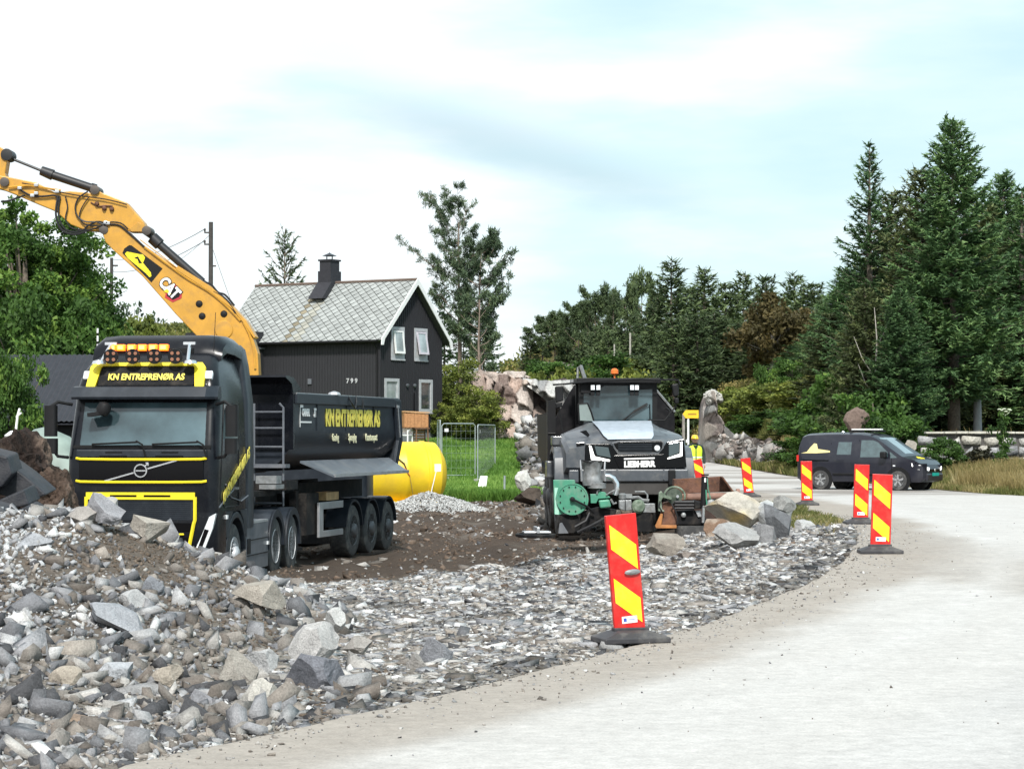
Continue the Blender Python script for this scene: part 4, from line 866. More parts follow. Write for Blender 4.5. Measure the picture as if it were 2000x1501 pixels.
for p in ((640, 400), (690, 430), (740, 435)): a = Q(*p, -.27); mb.lathe([(0, .06), (.05, .04), (.06, .01)], a, (0, -1, 0), 8)
mb.tube([Q(600, 390, -.26), Q(650, 418, -.27), (Q(700, 412, -.27)), Q(745, 415, -.27)], .018, 5); mb.build('bracket', m_rust, EX)
for p in ((1325, 1068), (1345, 1150), (1490, 1135)):
    mb = MB(); mb.lathe([(0, .085), (.02, .07), (.03, .02)], Q(*p, -.28), (0, -1, 0), 12); mb.build('grommet', m_blk, EX)
# decals on the boom
bd = (Q(1020, 930) - Q(830, 735)).normalized(); bu = Vector((-bd.z, 0, bd.x)); bu = -bu if bu.z < 0 else bu
def bdec(poly, dy, m, name, par): mb = MB(); mb.prism(poly, Vector((Q(960, 800).x, EY - .283 - dy, Q(960, 800).z)), bd, bu, (0, -.003, 0)); return mb.build(name, m, par)
A0 = Q(960, 800)
def bq(zx, zy): d = Q(zx, zy) - A0; return (d.dot(bd), d.dot(bu))
dec = bdec([bq(825, 735), bq(838, 705), bq(870, 682), bq(885, 684), bq(1092, 838), bq(1018, 930)], 0, m_blk, 'decal_panel', boom)
bdec([bq(842, 740), bq(856, 726), bq(935, 742), bq(962, 745), bq(976, 765), bq(962, 800), bq(1015, 865), bq(1018, 890), bq(1005, 895), bq(985, 872), bq(905, 805), bq(862, 770)], .005, m_pyel, 'emblem', dec)
bdec([bq(905, 765), bq(930, 758), bq(938, 775), bq(952, 795), bq(958, 800), bq(940, 805)], .0095, m_blk, 'emblem_detail', dec)
bdec([bq(895, 770), bq(925, 775), (bq(935, 800)), bq(915, 790)], .014, m_pyel, 'emblem_detail', dec)
hexm = mat('hexagon_red', (.45, .03, .04), .4)
bdec([bq(1118, 975), bq(1180, 945), bq(1222, 1000), bq(1218, 1035), bq(1160, 1062), bq(1108, 1030)], .002, hexm, 'maker_decal', boom)
bdec([bq(1125, 985), bq(1182, 960), bq(1208, 1000), bq(1205, 1025), bq(1162, 1046), bq(1122, 1020)], .0055, m_blk, 'maker_decal', boom)
cpos = Vector((Q(1138, 968).x, EY - .291, Q(1138, 968).z)); ct = mat('maker_white', (.85, .85, .82), .4)
text('CAT', .36, m_blk, boom, cpos, bd, bu, 'maker_lettering', ext=.003, off=.032, sx=.80, spacing=.9); text('CAT', .36, ct, boom, cpos + Vector((0, -.007, 0)), bd, bu, 'maker_lettering', ext=.003, off=.014, sx=.80, spacing=.9)
bdec([bq(1100, 990), bq(1135, 965), bq(1150, 1010)], .014, m_yel, 'maker_decal', boom)
# body, cab, tracks (behind the trailer)
base = P(500, 846, EY); bx, by, gz = base.x, EY, -.75
mb = MB(); mb.loft([rrect(bx - .9, bx + 2.7, by - 1.45, by + 1.45, z, .35) for z in (gz + 1.0, gz + 1.05, gz + 1.7, gz + 1.75)]); mb.build('house_body', m_greyp, EX, smooth=True)
mb = MB(); mb.box(bx - 1.5, bx - .4, by + .45, by + 1.4, gz + 1.1, gz + 2.9); mb.build('operator_cab', m_blk, EX, bevel=.08)
for s in (-1, 1):
    mb = MB(); c = by + s * 1.15; mb.prism([(-2.0, .45), (-1.75, .1), (-1.4, .0), (1.4, .0), (1.75, .1), (2.0, .45), (1.75, .85), (1.4, .95), (-1.4, .95), (-1.75, .85)], (bx + .4, c - .3, gz), (1, 0, 0), (0, 0, 1), (0, .6, 0)); mb.build('track', m_chassis, EX, bevel=.03)
mb = MB(); mb.cyl((bx + .6, by, gz + .4), (bx + .6, by, gz + 1.12), .7, n=20); mb.box(bx - .8, bx + 1.8, by - .9, by + .9, gz + .4, gz + .75); mb.build('undercarriage', m_chassis, EX)
mb = MB(); mb.box(bx - .2, bx + .35, by - .35, by + .35, gz + 1.0, gz + 1.9); mb.build('boom_foot', m_cat, EX)

# ================================================================ articulated dump truck (local: x right, y away, z up)
DY, DG = 54.0, -.60
DP = thing('dump_truck', 'grey and black articulated dump truck facing the camera in the middle of the site', 'dump truck', (2.60, DY, DG), R(2))
sd_ = F / DY
def d(zx, zy): return ((1060 + zx / 5.774 - 1222) / sd_, CAMZ - DG - (700 + zy / 5.774 - HOR) / sd_)
m_dg = mat('machine_grey', (.072, .080, .092), .40, coat=.25, var=.12, dirt=(*DUST, .3), dscale=3)
m_silver = mat('silver_bonnet', (.47, .53, .60), .33, metal=.15, coat=.4, var=.1, dirt=(.2, .2, .2, .25), dscale=4)
def dpoly(poly, y0, th, name, m, par=DP, bev=.012, off=(0, 0)):
    mb = MB(); mb.prism([d(*p) for p in poly], (off[0], y0, off[1]), (1, 0, 0), (0, 0, 1), (0, th, 0)); return mb.build(name, m, par, bevel=bev)
# bonnet: front mask lofted back to the windscreen, wide shoulders over the wheels
mb = MB()
def hoodsec(y, w, z0, zs_, zt, wt): return [(-w, y, z0), (-w, y, zs_ - .12), (-w + .07, y, zs_), (-wt - .12, y, zt - .10), (-wt, y, zt - .04), (wt + .04, y, zt), (wt + .16, y, zt - .08), (w - .07, y, zs_), (w, y, zs_ - .12), (w, y, z0)]
mb.loft([hoodsec(.0, 1.36, 1.62, 2.05, 2.25, .52), hoodsec(.12, 1.40, 1.5, 2.16, 2.32, .54), hoodsec(.7, 1.44, 1.5, 2.34, 2.50, .60), hoodsec(1.6, 1.46, 1.6, 2.38, 2.66, .68), hoodsec(2.3, 1.40, 1.7, 2.36, 2.70, .72)])
hood = mb.build('bonnet', m_dg, DP, smooth=30)
mb = MB(); mb.add([(-.40, -.02, 2.262), (.60, -.02, 2.275), (.66, .12, 2.352), (.70, .7, 2.530), (.74, 1.6, 2.70), (-.66, 1.6, 2.69), (-.57, .7, 2.525), (-.49, .12, 2.350)], [(0, 1, 2, 7), (7, 2, 3, 6), (6, 3, 4, 5)]); mb.add([(-.40, -.02, 2.23), (.60, -.02, 2.24)], []); mb.build('bonnet_panel', m_silver, DP, smooth=True)
mask = dpoly([(480, 960), (760, 960), (800, 1000), (840, 1080), (1300, 1080), (1360, 1010), (1400, 940), (1595, 905), (1625, 1225), (470, 1255)], -.06, .1, 'front_mask', m_gloss)
dpoly([(775, 950), (860, 925), (1330, 915), (1370, 940), (1365, 1010), (1300, 1080), (850, 1080), (800, 1010)], -.07, .02, 'grille_surround', m_dg)
dpoly([(800, 958), (870, 938), (1330, 930), (1355, 950), (1345, 1010), (1290, 1050), (880, 1050), (825, 1010)], -.085, .02, 'grille', m_gloss)
mb = MB()
for i in range(5): z = d(0, 965 + i * 18)[1]; mb.box(d(850, 0)[0], d(1230, 0)[0], -.10, -.085, z - .008, z + .008)
mb.build('grille_bar', m_greyp, DP, split=False)
mb = MB(); mb.lathe([(0, .07), (.02, .06), (.03, .02)], (d(1290, 0)[0], -.09, d(0, 1010)[1]), (0, -1, 0), 14); mb.build('round_lamp', m_lamp, DP)
dpoly([(520, 975), (548, 985), (585, 1100), (760, 1140), (755, 1160), (545, 1140)], -.085, .03, 'headlight_strip', m_lampon); dpoly([(1550, 945), (1575, 930), (1575, 1100), (1405, 1135), (1410, 1118), (1548, 1070)], -.085, .03, 'headlight_strip', m_lampon)
dpoly([(580, 985), (740, 1000), (770, 1120), (610, 1090)], -.075, .02, 'headlight_lens', m_glass); dpoly([(1420, 960), (1540, 935), (1540, 1060), (1420, 1110)], -.075, .02, 'headlight_lens', m_glass)
dpoly([(915, 1122), (1265, 1112), (1262, 1128), (915, 1138)], -.075, .02, 'lettering_strip', m_white, bev=0)
dpoly([(800, 1090), (1370, 1075), (1400, 1130), (1390, 1215), (860, 1235), (820, 1160)], -.066, .02, 'name_plate', m_gloss)
tx = d(1090, 1190); text('LIEBHERR', .185, m_white, DP, (tx[0], -.085, tx[1]), (1, 0, .02), (0, 0, 1), 'lettering', off=.012, sx=.90)
mb = MB(); b0, b1 = d(640, 1245), d(1640, 1385); mb.box(-1.05, b1[0], -.16, .25, b1[1], b0[1]); mb.build('bumper', m_dg, DP, bevel=.03)
mb = MB(); mb.box(-1.30, -1.08, -.12, .2, b1[1] - .02, b0[1] - .02); mb.build('bumper_end', m_dg, DP, bevel=.02)
mb = MB(); mb.box(-.55, b1[0] - .15, -.10, .2, b1[1] - .30, b1[1] - .003); mb.build('lower_skirt', mat('skirt_grey', (.05, .046, .043), .7, var=.2), DP, bevel=.02)
for xx in (835, 1360): q = d(xx, 1300); mb = MB(); mb.box(q[0] - .02, q[0] + .02, -.18, -.16, q[1] - .13, q[1] + .12); mb.build('tow_lug', m_dg, DP)
q = d(1440, 1330); mb = MB(); mb.box(q[0] - .06, q[0] + .10, -.26, -.16, q[1] - .20, q[1] + .16); mb.build('tow_hook', m_blk, DP, bevel=.02)
# side vents, fender, catwalk
dpoly([(380, 960), (475, 950), (480, 1130), (395, 1130)], .02, .03, 'side_vent', m_gloss, off=(0, .02))
mb = MB()
for s in (-1, 1): mb.loft([[(s * 1.28, y, z), (s * 1.60, y, z - .02), (s * 1.62, y, z - .14), (s * 1.28, y, z - .14)] for y, z in ((.25, 1.45), (.4, 1.85), (.8, 2.08), (1.6, 2.14), (2.4, 2.02), (2.8, 1.6))])
mb.build('fender', m_dg, DP, smooth=30)
mb = MB(); mb.box(-1.62, -.95, 1.2, 1.9, 2.12, 2.34); mb.box(-1.72, -1.45, 1.7, 2.5, 1.35, 1.75); mb.build('step_box', m_dg, DP, bevel=.03)
mb = MB(); a, b = d(430, 850), d(545, 900); mb.prism([(a[0], a[1]), (a[0] + .15, a[1] + .03), (b[0], b[1] + .02), (b[0] - .04, b[1] - .03)], (.0, .35, .06), (1, 0, 0), (0, 0, 1), (0, .05, 0)); mb.build('intake_vent', m_gloss, DP)
# cab
cz0, cz1 = 2.3, 3.66
mb = MB()
wl, wr, f0 = -.86, .90, 2.35
for x in (wl, wr): mb.box(x - .055, x + .055, f0, f0 + .12, cz0, cz1); mb.box(x - .05, x + .05, f0 + 1.3, f0 + 1.5, cz0, cz1)
mb.box(wl - .05, wr + .05, f0, f0 + 1.5, 2.15, 2.62); mb.build('cab_frame', m_blk, DP, split=False)
mb = MB(); mb.box(wl - .12, wr + .12, f0 - .22, f0 + 1.6, cz1 - .06, cz1 + .06); mb.prism([(wl + .28, cz1 - .32), (wl + .34, cz1 - .05), (wl - .02, cz1 - .05), (wl - .02, cz1 - .3)], (0, f0 - .04, 0), (1, 0, 0), (0, 0, 1), (0, .03, 0)); mb.build('cab_roof', m_blk, DP, bevel=.02)
mb = MB(); mb.prism([(wl, cz1 - .10), (wl, cz1 - .18), (wl + .42, cz1 - .20), (wl + .55, cz1 - .12), (wr - .55, cz1 - .12), (wr - .38, cz1 - .22), (wr, cz1 - .2), (wr, cz1 - .05), (wl, cz1 - .05)], (0, f0 - .03, 0), (1, 0, 0), (0, 0, 1), (0, .03, 0)); mb.build('roof_visor', m_blk, DP)
mb = MB(); mb.add([(wl + .05, f0 + .05, 2.63), (wr - .05, f0 + .05, 2.63), (wr - .05, f0 + .02, cz1 - .08), (wl + .05, f0 + .02, cz1 - .08)], [(0, 1, 2, 3)]); mb.build('windscreen', m_glassl, DP)
mb = MB(); mb.box(wl + .05, wr - .05, f0 + 1.2, f0 + 1.25, 2.5, cz1 - .08); mb.build('rear_wall', m_blk, DP)
for zx in (650, 712, 1092, 1145):
    q = d(zx, 310); mb = MB(); mb.box(q[0] * 1.045 - .055, q[0] * 1.045 + .055, f0 - .30, f0 - .20, cz1 - .24, cz1 - .10); mb.box(q[0] * 1.045 - .05, q[0] * 1.045 + .05, f0 - .25, f0 - .18, cz1 - .36, cz1 - .24); wl_ = mb.build('work_lamp', m_blk, DP, bevel=.01)
    mb = MB(); mb.box(q[0] * 1.045 - .045, q[0] * 1.045 + .045, f0 - .306, f0 - .302, cz1 - .225, cz1 - .115); mb.build('lamp_lens', m_lamp, wl_)
mb = MB(); mb.tube([(.10, f0 - .02, 2.66), (.42, f0 - .03, 2.95), (.72, f0 - .02, 3.12)], .018, 5); mb.tube([(.05, f0 - .03, 2.66), (.38, f0 - .04, 2.90), (.68, f0 - .03, 3.06), (.78, f0 - .02, 3.1), (.79, f0 - .02, 2.7)], .014, 5); mb.build('wiper', m_blk, DP)
mb = MB(); a0, a1, a2, a3, a4 = [(q[0] * 1.04, q[1] + .0) for q in (d(500, 690), d(490, 500), d(595, 488), d(640, 600), d(668, 700))]
mb.tube([(p[0], f0 - .12, p[1]) for p in (a0, a1, a2, a3, a4)], .022, 6); mb.build('mirror_frame', m_blk, DP)
mb = MB(); mb.prism([a0, a1, a2, a3, a4], (0, f0 - .115, 0), (1, 0, 0), (0, 0, 1), (0, .02, 0)); mb.build('mirror_glass', mat('mirror_glass', (.18, .22, .21), .08, spec=1, coat=1), DP)
mb = MB(); ln = [d(190, 300), d(350, 290), d(420, 280), d(620, 262), d(800, 250), d(1200, 232), d(1350, 245), d(1530, 240), d(1620, 245), d(1635, 300)]
mb.tube([(x * 1.03, f0 - .35, z + .05) for x, z in ln], .022, 6); mb.build('mirror_rail', m_blk, DP)
for pts, nm in (([(190, 310), (285, 300), (290, 480), (200, 500)], 'mirror'), ([(1560, 290), (1635, 270), (1645, 420), (1580, 430)], 'mirror'), ([(1590, 440), (1640, 440), (1640, 510), (1595, 515)], 'mirror'), ([(190, 500), (280, 490), (275, 550), (205, 570)], 'mirror')):
    dpoly(pts, f0 - .42, .14, nm, m_blk, bev=.03, off=(0, .03))
mb = MB(); mb.tube([(d(1625, 510)[0], f0 - .3, d(0, 510)[1]), (d(1480, 690)[0], f0 - .3, d(0, 690)[1]), (d(1290, 690)[0], f0 - .2, d(0, 688)[1])], .02, 6); mb.tube([(d(1480, 560)[0], f0 - .2, d(0, 560)[1]), (d(1500, 545)[0], f0 - .2, d(0, 545)[1]), (d(1540, 570)[0], f0 - .2, d(0, 570)[1]), (d(1530, 640)[0], f0 - .2, d(0, 650)[1])], .03, 6); mb.tube([(d(240, 580)[0], f0 - .3, d(0, 560)[1]), (d(290, 860)[0], f0 - .3, d(0, 850)[1])], .018, 6); mb.build('handrail', m_blk, DP)
mb = MB(); mb.tube([(0, f0 + .8, cz1 + .05), (0, f0 + .8, cz1 + .16)], .02, 6); mb.lathe([(0, .05), (.03, .095), (.11, .09), (.15, .05), (.16, .01)], (0, f0 + .8, cz1 + .16), (0, 0, 1), 14); mb.build('beacon', m_orange, DP, smooth=True); 
mb = MB(); q = d(540, 130); mb.tube([(q[0] - .07, 3.6, 3.68), (q[0] - .06, 3.6, 4.0), (q[0] - .0, 3.6, 4.06), (q[0] + .03, 3.6, 3.95), (q[0] + .10, 3.6, 3.70)], .03, 6); mb.tube([(q[0] + .0, 3.55, 4.06), (q[0] + .12, 3.55, 3.70)], .05, 6); mb.box(q[0] - .25, q[0] + .3, 3.5, 3.7, 3.62, 3.72); mb.build('exhaust_stack', m_gmet, DP, smooth=True)
# dump body behind
mb = MB(); hb = [(-1.50, 1.9), (-1.50, 2.55), (-1.02, 3.42), (-.9, 3.60), (1.02, 3.60), (1.10, 3.50), (1.58, 2.92), (1.58, 1.9), (.9, 1.35), (-.9, 1.35)]
mb.prism(hb, (0, 4.3, 0), (1, 0, 0), (0, 0, 1), (0, .12, 0))
for s in (-1, 1): mb.prism([(4.42, 2.9), (4.42, 1.6), (9.3, 1.8), (9.9, 2.9)], (s * 1.54 - .04, 0, 0), (0, 1, 0), (0, 0, 1), (.08, 0, 0))
mb.prism([(4.42, 1.35), (8.6, 1.35), (9.9, 2.1), (9.8, 2.2), (8.5, 1.5), (4.42, 1.5)], (-1.5, 0, 0), (0, 1, 0), (0, 0, 1), (3.0, 0, 0)); mb.build('dump_body', mat('dump_body_black', (.006, .006, .008), .6, spec=.2, var=.3, dirt=(.1, .09, .08, .15)), DP, split=False)
mb = MB(); mb.tube([(1.08, 4.28, 3.52), (1.58, 4.28, 2.93)], .03, 5); mb.build('body_edge', m_gmet, DP)
mb = MB(); mb.box(-1.62, -1.42, 3.4, 3.9, 1.5, 3.2); mb.tube([(-1.6, 3.38, 2.4), (-1.43, 3.38, 2.4)], .02, 5); mb.build('side_cabinet', m_blk, DP)
mb = MB(); mb.box(-.5, .5, .3, 9, .8, 1.3)
for y_ in (1.55, 5.6, 7.3): mb.cyl((-1.2, y_, .8), (1.2, y_, .8), .2, n=12)
mb.build('chassis', m_chassis, DP)
for s in (-1, 1):
    for y_ in (1.55, 5.6, 7.3): wheel(DP, s * (1.52 if y_ < 2 else 1.47), y_, .80, .62, s, 'trailer')
# ================================================================ pumping / hose-reel machine, hydraulic tool, bucket
PY = 50.2
def g5(zx, zy): return P(1060 + zx / 8.34, 880 + zy / 8.34, PY)
def yprism(pts, y0, y1, name, m, par, bev=.01, cv=g5):
    a = [cv(*p) for p in pts]; mb = MB(); mb.prism([(p.x, p.z) for p in a], (0, y0, 0), (1, 0, 0), (0, 0, 1), (0, y1 - y0, 0)); return mb.build(name, m, par, bevel=bev)
PM = thing('drilling_machine', 'green machine with round bolted disc, grey funnel and bent silver pipe', 'machine')
c = g5(480, 780); rr_ = 260 / 8.34 / (F / PY)
mb = MB(); mb.lathe([(0, rr_ * .98), (-.03, rr_), (-.05, rr_), (-.05, rr_ * .92), (-.035, rr_ * .9), (-.035, rr_ * .2), (-.06, rr_ * .14), (-.08, .01)], (c.x, PY - .10, c.z), (0, 1, 0), 40); dk = mb.build('disc', m_green, PM, smooth=True)
mb = MB()
for i in range(12): t = 2 * math.pi * (i + .5) / 12; q = Vector((c.x + rr_ * .78 * math.cos(t), PY - .14, c.z + rr_ * .78 * math.sin(t))); mb.cyl(q, q + Vector((0, -.02, 0)), .016, n=6)
mb.build('bolt', m_blk, dk)
mb = MB(); mb.tube([(c.x, PY - .2, c.z), (g5(720, 900).x, PY - .2, g5(720, 900).z), (g5(830, 1010).x, PY - .1, g5(830, 1010).z)], .025, 6); mb.lathe([(0, .055), (.06, .05), (.07, .02)], (c.x, PY - .16, c.z), (0, -1, 0), 12); mb.build('crank_arm', m_blk, PM, smooth=True)
yprism([(170, 470), (520, 470), (560, 700), (420, 1000), (250, 1040), (185, 1030)], PY - .08, PY - .02, 'backing_plate', m_green, PM)
yprism([(190, 600), (250, 600), (205, 780), (265, 950), (260, 1035), (195, 1030)], PY - .09, PY - .082, 'edge_stripe', mat('pale_green_paint', (.35, .62, .50), .5), PM)
mb = MB(); mb.lathe([(0, rr_ * .97), (.34, rr_ * .97)], (c.x + .04, PY, c.z), (0, 1, 0), 30); mb.build('drum', m_chassis, PM, smooth=True)
def g5v(zx, zy, dy=0): q = g5(zx, zy); return Vector((q.x, PY + dy, q.z))
f0_, f1_ = g5v(815, 560, .05), g5v(800, 170, .05)
mb = MB(); h_ = (f1_ - f0_).length; mb.lathe([(0, .21), (h_ * .2, .22), (h_ * .35, .20), (h_ * .65, .185), (h_ * .85, .22), (h_ * .95, .24), (h_, .25), (h_, .22), (h_ * .8, .17)], f0_, f1_ - f0_, 24); mb.build('funnel', m_gmet, PM, smooth=True)
for xx in (620, 1000):
    mb = MB(); mb.tube([g5v(xx - (10 if xx < 800 else -10), 150, -.15), g5v(xx, 300, -.18), g5v(xx + 10, 490, -.15)], .02, 6); mb.build('funnel_clamp', m_alu, PM)
mb = MB(); mb.tube([g5v(600, 170, -.1), g5v(640, 155, -.17), g5v(760, 185, -.2), g5v(960, 165, -.12)], .018, 6); mb.build('funnel_rim', m_blk, PM)
mb = MB(); mb.tube([g5v(1000, 410), g5v(1080, 415), g5v(1150, 450), g5v(1200, 530), g5v(1205, 620), g5v(1180, 720)], .058, 12); mb.build('silver_pipe', m_chrome, PM, smooth=True)
mb = MB(); mb.lathe([(0, .10), (.02, .2), (.12, .2), (.14, .1)], g5v(880, 620, 0), (0, 0, 1), 18); mb.build('collar', m_gmet, PM, smooth=True)
yprism([(770, 700), (900, 700), (900, 650), (1010, 670), (1100, 760), (900, 780), (870, 850), (780, 850)], PY - .1, PY + .2, 'gearbox', m_green, PM)
yprism([(900, 800), (1080, 785), (1110, 910), (930, 930)], PY - .2, PY + .1, 'motor_housing', m_green, PM, bev=.03)
mb = MB(); mb.tube([g5v(880, 700, -.12), g5v(885, 650, -.12), g5v(925, 630, -.12)], .018, 6); mb.tube([g5v(1030, 720, -.12), g5v(1080, 680, -.12), g5v(1170, 635, -.12)], .016, 6); mb.tube([g5v(1100, 780, -.1), g5v(1150, 860, -.1), g5v(1200, 840, -.1)], .025, 6); mb.build('lever', m_gmet, PM)
yprism([(1235, 800), (1440, 790), (1450, 960), (1340, 975), (1240, 940)], PY - .15, PY + .15, 'valve_box', m_gmet, PM, bev=.02); yprism([(1330, 800), (1345, 800), (1345, 975), (1330, 975)], PY - .156, PY - .151, 'box_strap', m_blk, PM, bev=0)
mb = MB(); mb.lathe([(0, .08), (.10, .09), (.12, .04)], g5v(1300, 780, 0), (0, 0, 1), 14); q = g5v(1400, 730); mb.box(q.x - .09, q.x + .07, PY - .05, PY + .08, q.z - .05, q.z + .04); mb.build('filter_cap', m_gmet, PM, smooth=True)
q = g5v(1540, 900); mb = MB(); mb.lathe([(-.05, .05), (-.04, .12), (.0, .145), (.06, .15), (.10, .11)], (q.x, PY - .1, q.z), (.35, -1, 0), 18); mb.build('round_motor', m_olive, PM, smooth=True)
def g6(zx, zy): return P(1240 + zx / 9.09, 900 + zy / 9.09, PY)
yprism([(110, 750), (350, 750), (350, 800), (360, 910), (140, 910)], PY - .1, PY + .15, 'mounting_block', m_gmet, PM, cv=g6)
mb = MB(); mb.tube([g6(0, 545), g6(170, 540), g6(220, 600), g6(220, 730)], .02, 6); mb.tube([g6(-80, 650), g6(60, 640), g6(130, 690), g6(250, 700)], .035, 6); mb.build('guard_bar', m_gmet, PM, smooth=True)
yprism([(280, 1040), (560, 1040), (640, 1180), (560, 1340), (380, 1330), (230, 1350), (285, 1200)], PY - .05, PY + .4, 'base_leg', m_chassis, PM); yprism([(620, 1000), (900, 920), (1200, 960), (1180, 1060), (960, 1090), (760, 1200), (560, 1340), (620, 1150)], PY + .0, PY + .5, 'base_frame', m_chassis, PM)
mb = MB(); mb.tube([g5v(1200, 1060, -.1), g5v(1000, 1100, -.15), (g5v(850, 1180, -.2)), g5v(560, 1320, -.2)], .035, 6); mb.tube([g5v(760, 1000, -.15), g5v(700, 1130, -.2), g5v(520, 1230, -.2)], .03, 6); mb.build('loose_hose', m_hose, PM)
mb = MB(); mb.loft([rrect(g6(-40, 0).x, g6(330, 0).x, PY - .1, PY + .5, z, .12) for z in (g6(0, 1240).z, g6(0, 1150).z, g6(0, 960).z, g6(0, 900).z)]); mb.build('lower_housing', m_chassis, PM, smooth=True)
yprism([(270, 1180), (310, 1160), (420, 1340), (250, 1345)], PY - .08, PY - .05, 'foot_plate', m_mgrey, PM)
# hydraulic tool
HT = thing('hydraulic_attachment', 'black hydraulic tool with upright ram and green hose wheel on an orange base plate', 'attachment')
def g6v(zx, zy, dy=0): q = g6(zx, zy); return Vector((q.x, PY + dy, q.z))
mb = MB(); mb.lathe([(0, .075), (.02, .085), (.03, .085)], g6v(1225, 250, -.3), (0, 0, 1), 16); mb.cyl(g6v(1195, 780, -.3), g6v(1215, 262, -.3), .065); mb.build('ram_cylinder', m_blk, HT, smooth=True)
mb = MB(); mb.cyl(g6v(1185, 1080, -.3), g6v(1195, 780, -.3), .035); mb.build('ram_rod', m_chrome, HT, smooth=True)
mb = MB(); mb.tube([g6v(1262, 300, -.35), g6v(1270, 480, -.38), g6v(1310, 640, -.36), g6v(1320, 780, -.3)], .012, 5); mb.tube([g6v(1235, 500, -.38), g6v(1240, 660, -.38), g6v(1250, 780, -.36)], .016, 5); mb.build('green_hose', m_green, HT)
q = g6v(1220, 335, -.37); mb = MB(); mb.box(q.x - .018, q.x + .018, q.y - .004, q.y, q.z - .04, q.z + .05); mb.build('sticker', m_white, HT)
mb = MB(); cc_ = g6v(690, 620, -.2)
mb.tube([cc_ + Vector((.22 * math.cos(R(a)), 0, .20 * math.sin(R(a)))) for a in range(-20, 200, 12)], .022, 6); mb.build('wheel_guard', m_olive, HT, smooth=True)
mb = MB(); mb.lathe([(0, .17), (.06, .17), (.07, .05)], cc_ + Vector((0, .06, 0)), (0, -1, 0), 24); mb.build('hose_wheel', mat('dark_green_metal', (.04, .06, .04), .6, var=.3, dirt=(.3, .3, .26, .4)), HT, smooth=True)
mb = MB(); mb.lathe([(0, .035), (.03, .03)], g6v(740, 620, -.26), (0, -1, 0), 10); mb.build('hub', m_alu, HT)
yprism([(410, 560), (450, 520), (490, 580), (640, 640), (630, 680), (480, 640), (450, 700), (470, 850), (510, 870), (500, 890), (400, 880)], PY - .3, PY - .1, 'side_arm', m_olive, HT, cv=g6)
yprism([(500, 740), (680, 690), (720, 880), (760, 1130), (460, 1130), (450, 950)], PY - .15, PY + .2, 'inner_plate', m_rust, HT, cv=g6)
yprism([(340, 1140), (440, 920), (480, 930), (450, 1120), (720, 1125), (720, 1180), (360, 1180)], PY - .32, PY - .25, 'base_plate', mat('orange_rust_paint', (.42, .17, .05), .6, var=.3), HT, cv=g6)
mb = MB()
for z_, r__ in ((720, .035), (775, .03), (830, .028)): mb.cyl(g6v(690, z_, -.25), g6v(1030, z_, -.25), r__, n=10)
mb.tube([g6v(690, 700, -.27), g6v(640, 760, -.28), g6v(700, 860, -.28), g6v(740, 1000, -.28), g6v(730, 1110, -.26)], .02, 6); mb.tube([g6v(430, 700, -.3), g6v(410, 800, -.3), g6v(460, 880, -.3)], .018, 6); mb.build('hydraulic_pipe', m_hose, HT, smooth=True, split=False)
yprism([(1020, 680), (1260, 740), (1430, 660), (1440, 800), (1260, 830), (1040, 850)], PY - .25, PY + .1, 'cross_head', m_chassis, HT, cv=g6, bev=.03)
yprism([(740, 880), (1060, 860), (1140, 1000), (1300, 1020), (1330, 1060), (1200, 1130), (720, 1130)], PY - .12, PY + .3, 'body_block', m_chassis, HT, cv=g6, bev=.03); yprism([(1060, 880), (1150, 860), (1170, 980), (1110, 990)], PY - .16, PY - .12, 'white_plate', m_alu, HT, cv=g6)
mb = MB(); mb.loft([rrect(g6(720, 0).x, g6(1330, 0).x, PY - .35, PY + .4, z, .15) for z in (g6(0, 1330).z, g6(0, 1290).z, g6(0, 1200).z, g6(0, 1140).z)]); mb.build('rubber_foot', m_tyre, HT, smooth=True)
mb = MB(); mb.lathe([(0, .06), (.08, .05), (.1, .02)], g6v(850, 950, -.12), (0, -1, 0), 12); mb.lathe([(0, .1), (.1, .09), (.12, .03)], g6v(1330, 750, -.25), (0, -1, 0), 14); mb.build('fitting', m_gmet, HT, smooth=True)
# rusty bucket
BK = thing('excavator_bucket', 'rusty brown excavator bucket lying behind the pale boulders', 'bucket'); BY = 52.3
def b6(zx, zy): return P(1240 + zx / 9.09, 900 + zy / 9.09, BY)
def bprism(pts, y0, y1, name, m, bev=.01): 
    a = [b6(*p) for p in pts]; mb = MB(); mb.prism([(p.x, p.z) for p in a], (0, BY + y0, 0), (1, 0, 0), (0, 0, 1), (0, y1 - y0, 0)); return mb.build(name, m, BK, bevel=bev)
bprism([(700, 325), (1545, 275), (1740, 550), (720, 580)], .35, .42, 'back_plate', m_rust)
bprism([(1525, 278), (1555, 272), (1760, 548), (1725, 556)], -.1, .42, 'side_plate', m_rust); bprism([(690, 320), (730, 320), (740, 600), (690, 600)], -.1, .42, 'side_plate', m_rust)
mb = MB(); mb.cyl(b6(690, 640) + Vector((0, -.12, 0)), b6(1830, 620) + Vector((0, -.12, 0)), .085); mb.cyl(b6(1790, 600) + Vector((0, -.12, 0)), b6(1850, 598) + Vector((0, -.12, 0)), .14); mb.build('lip_tube', mat('light_rust', (.21, .115, .085), .7, var=.35, bump=.3), BK, smooth=True)
bprism([(800, 620), (920, 550), (900, 680), (800, 690)], -.25, -.15, 'tooth', m_rust)
bprism([(720, 690), (1800, 670), (1640, 860), (1350, 1080), (900, 1060), (720, 900)], -.05, .7, 'bucket_shell', mat('dark_rust', (.045, .026, .02), .8, var=.4), .05)
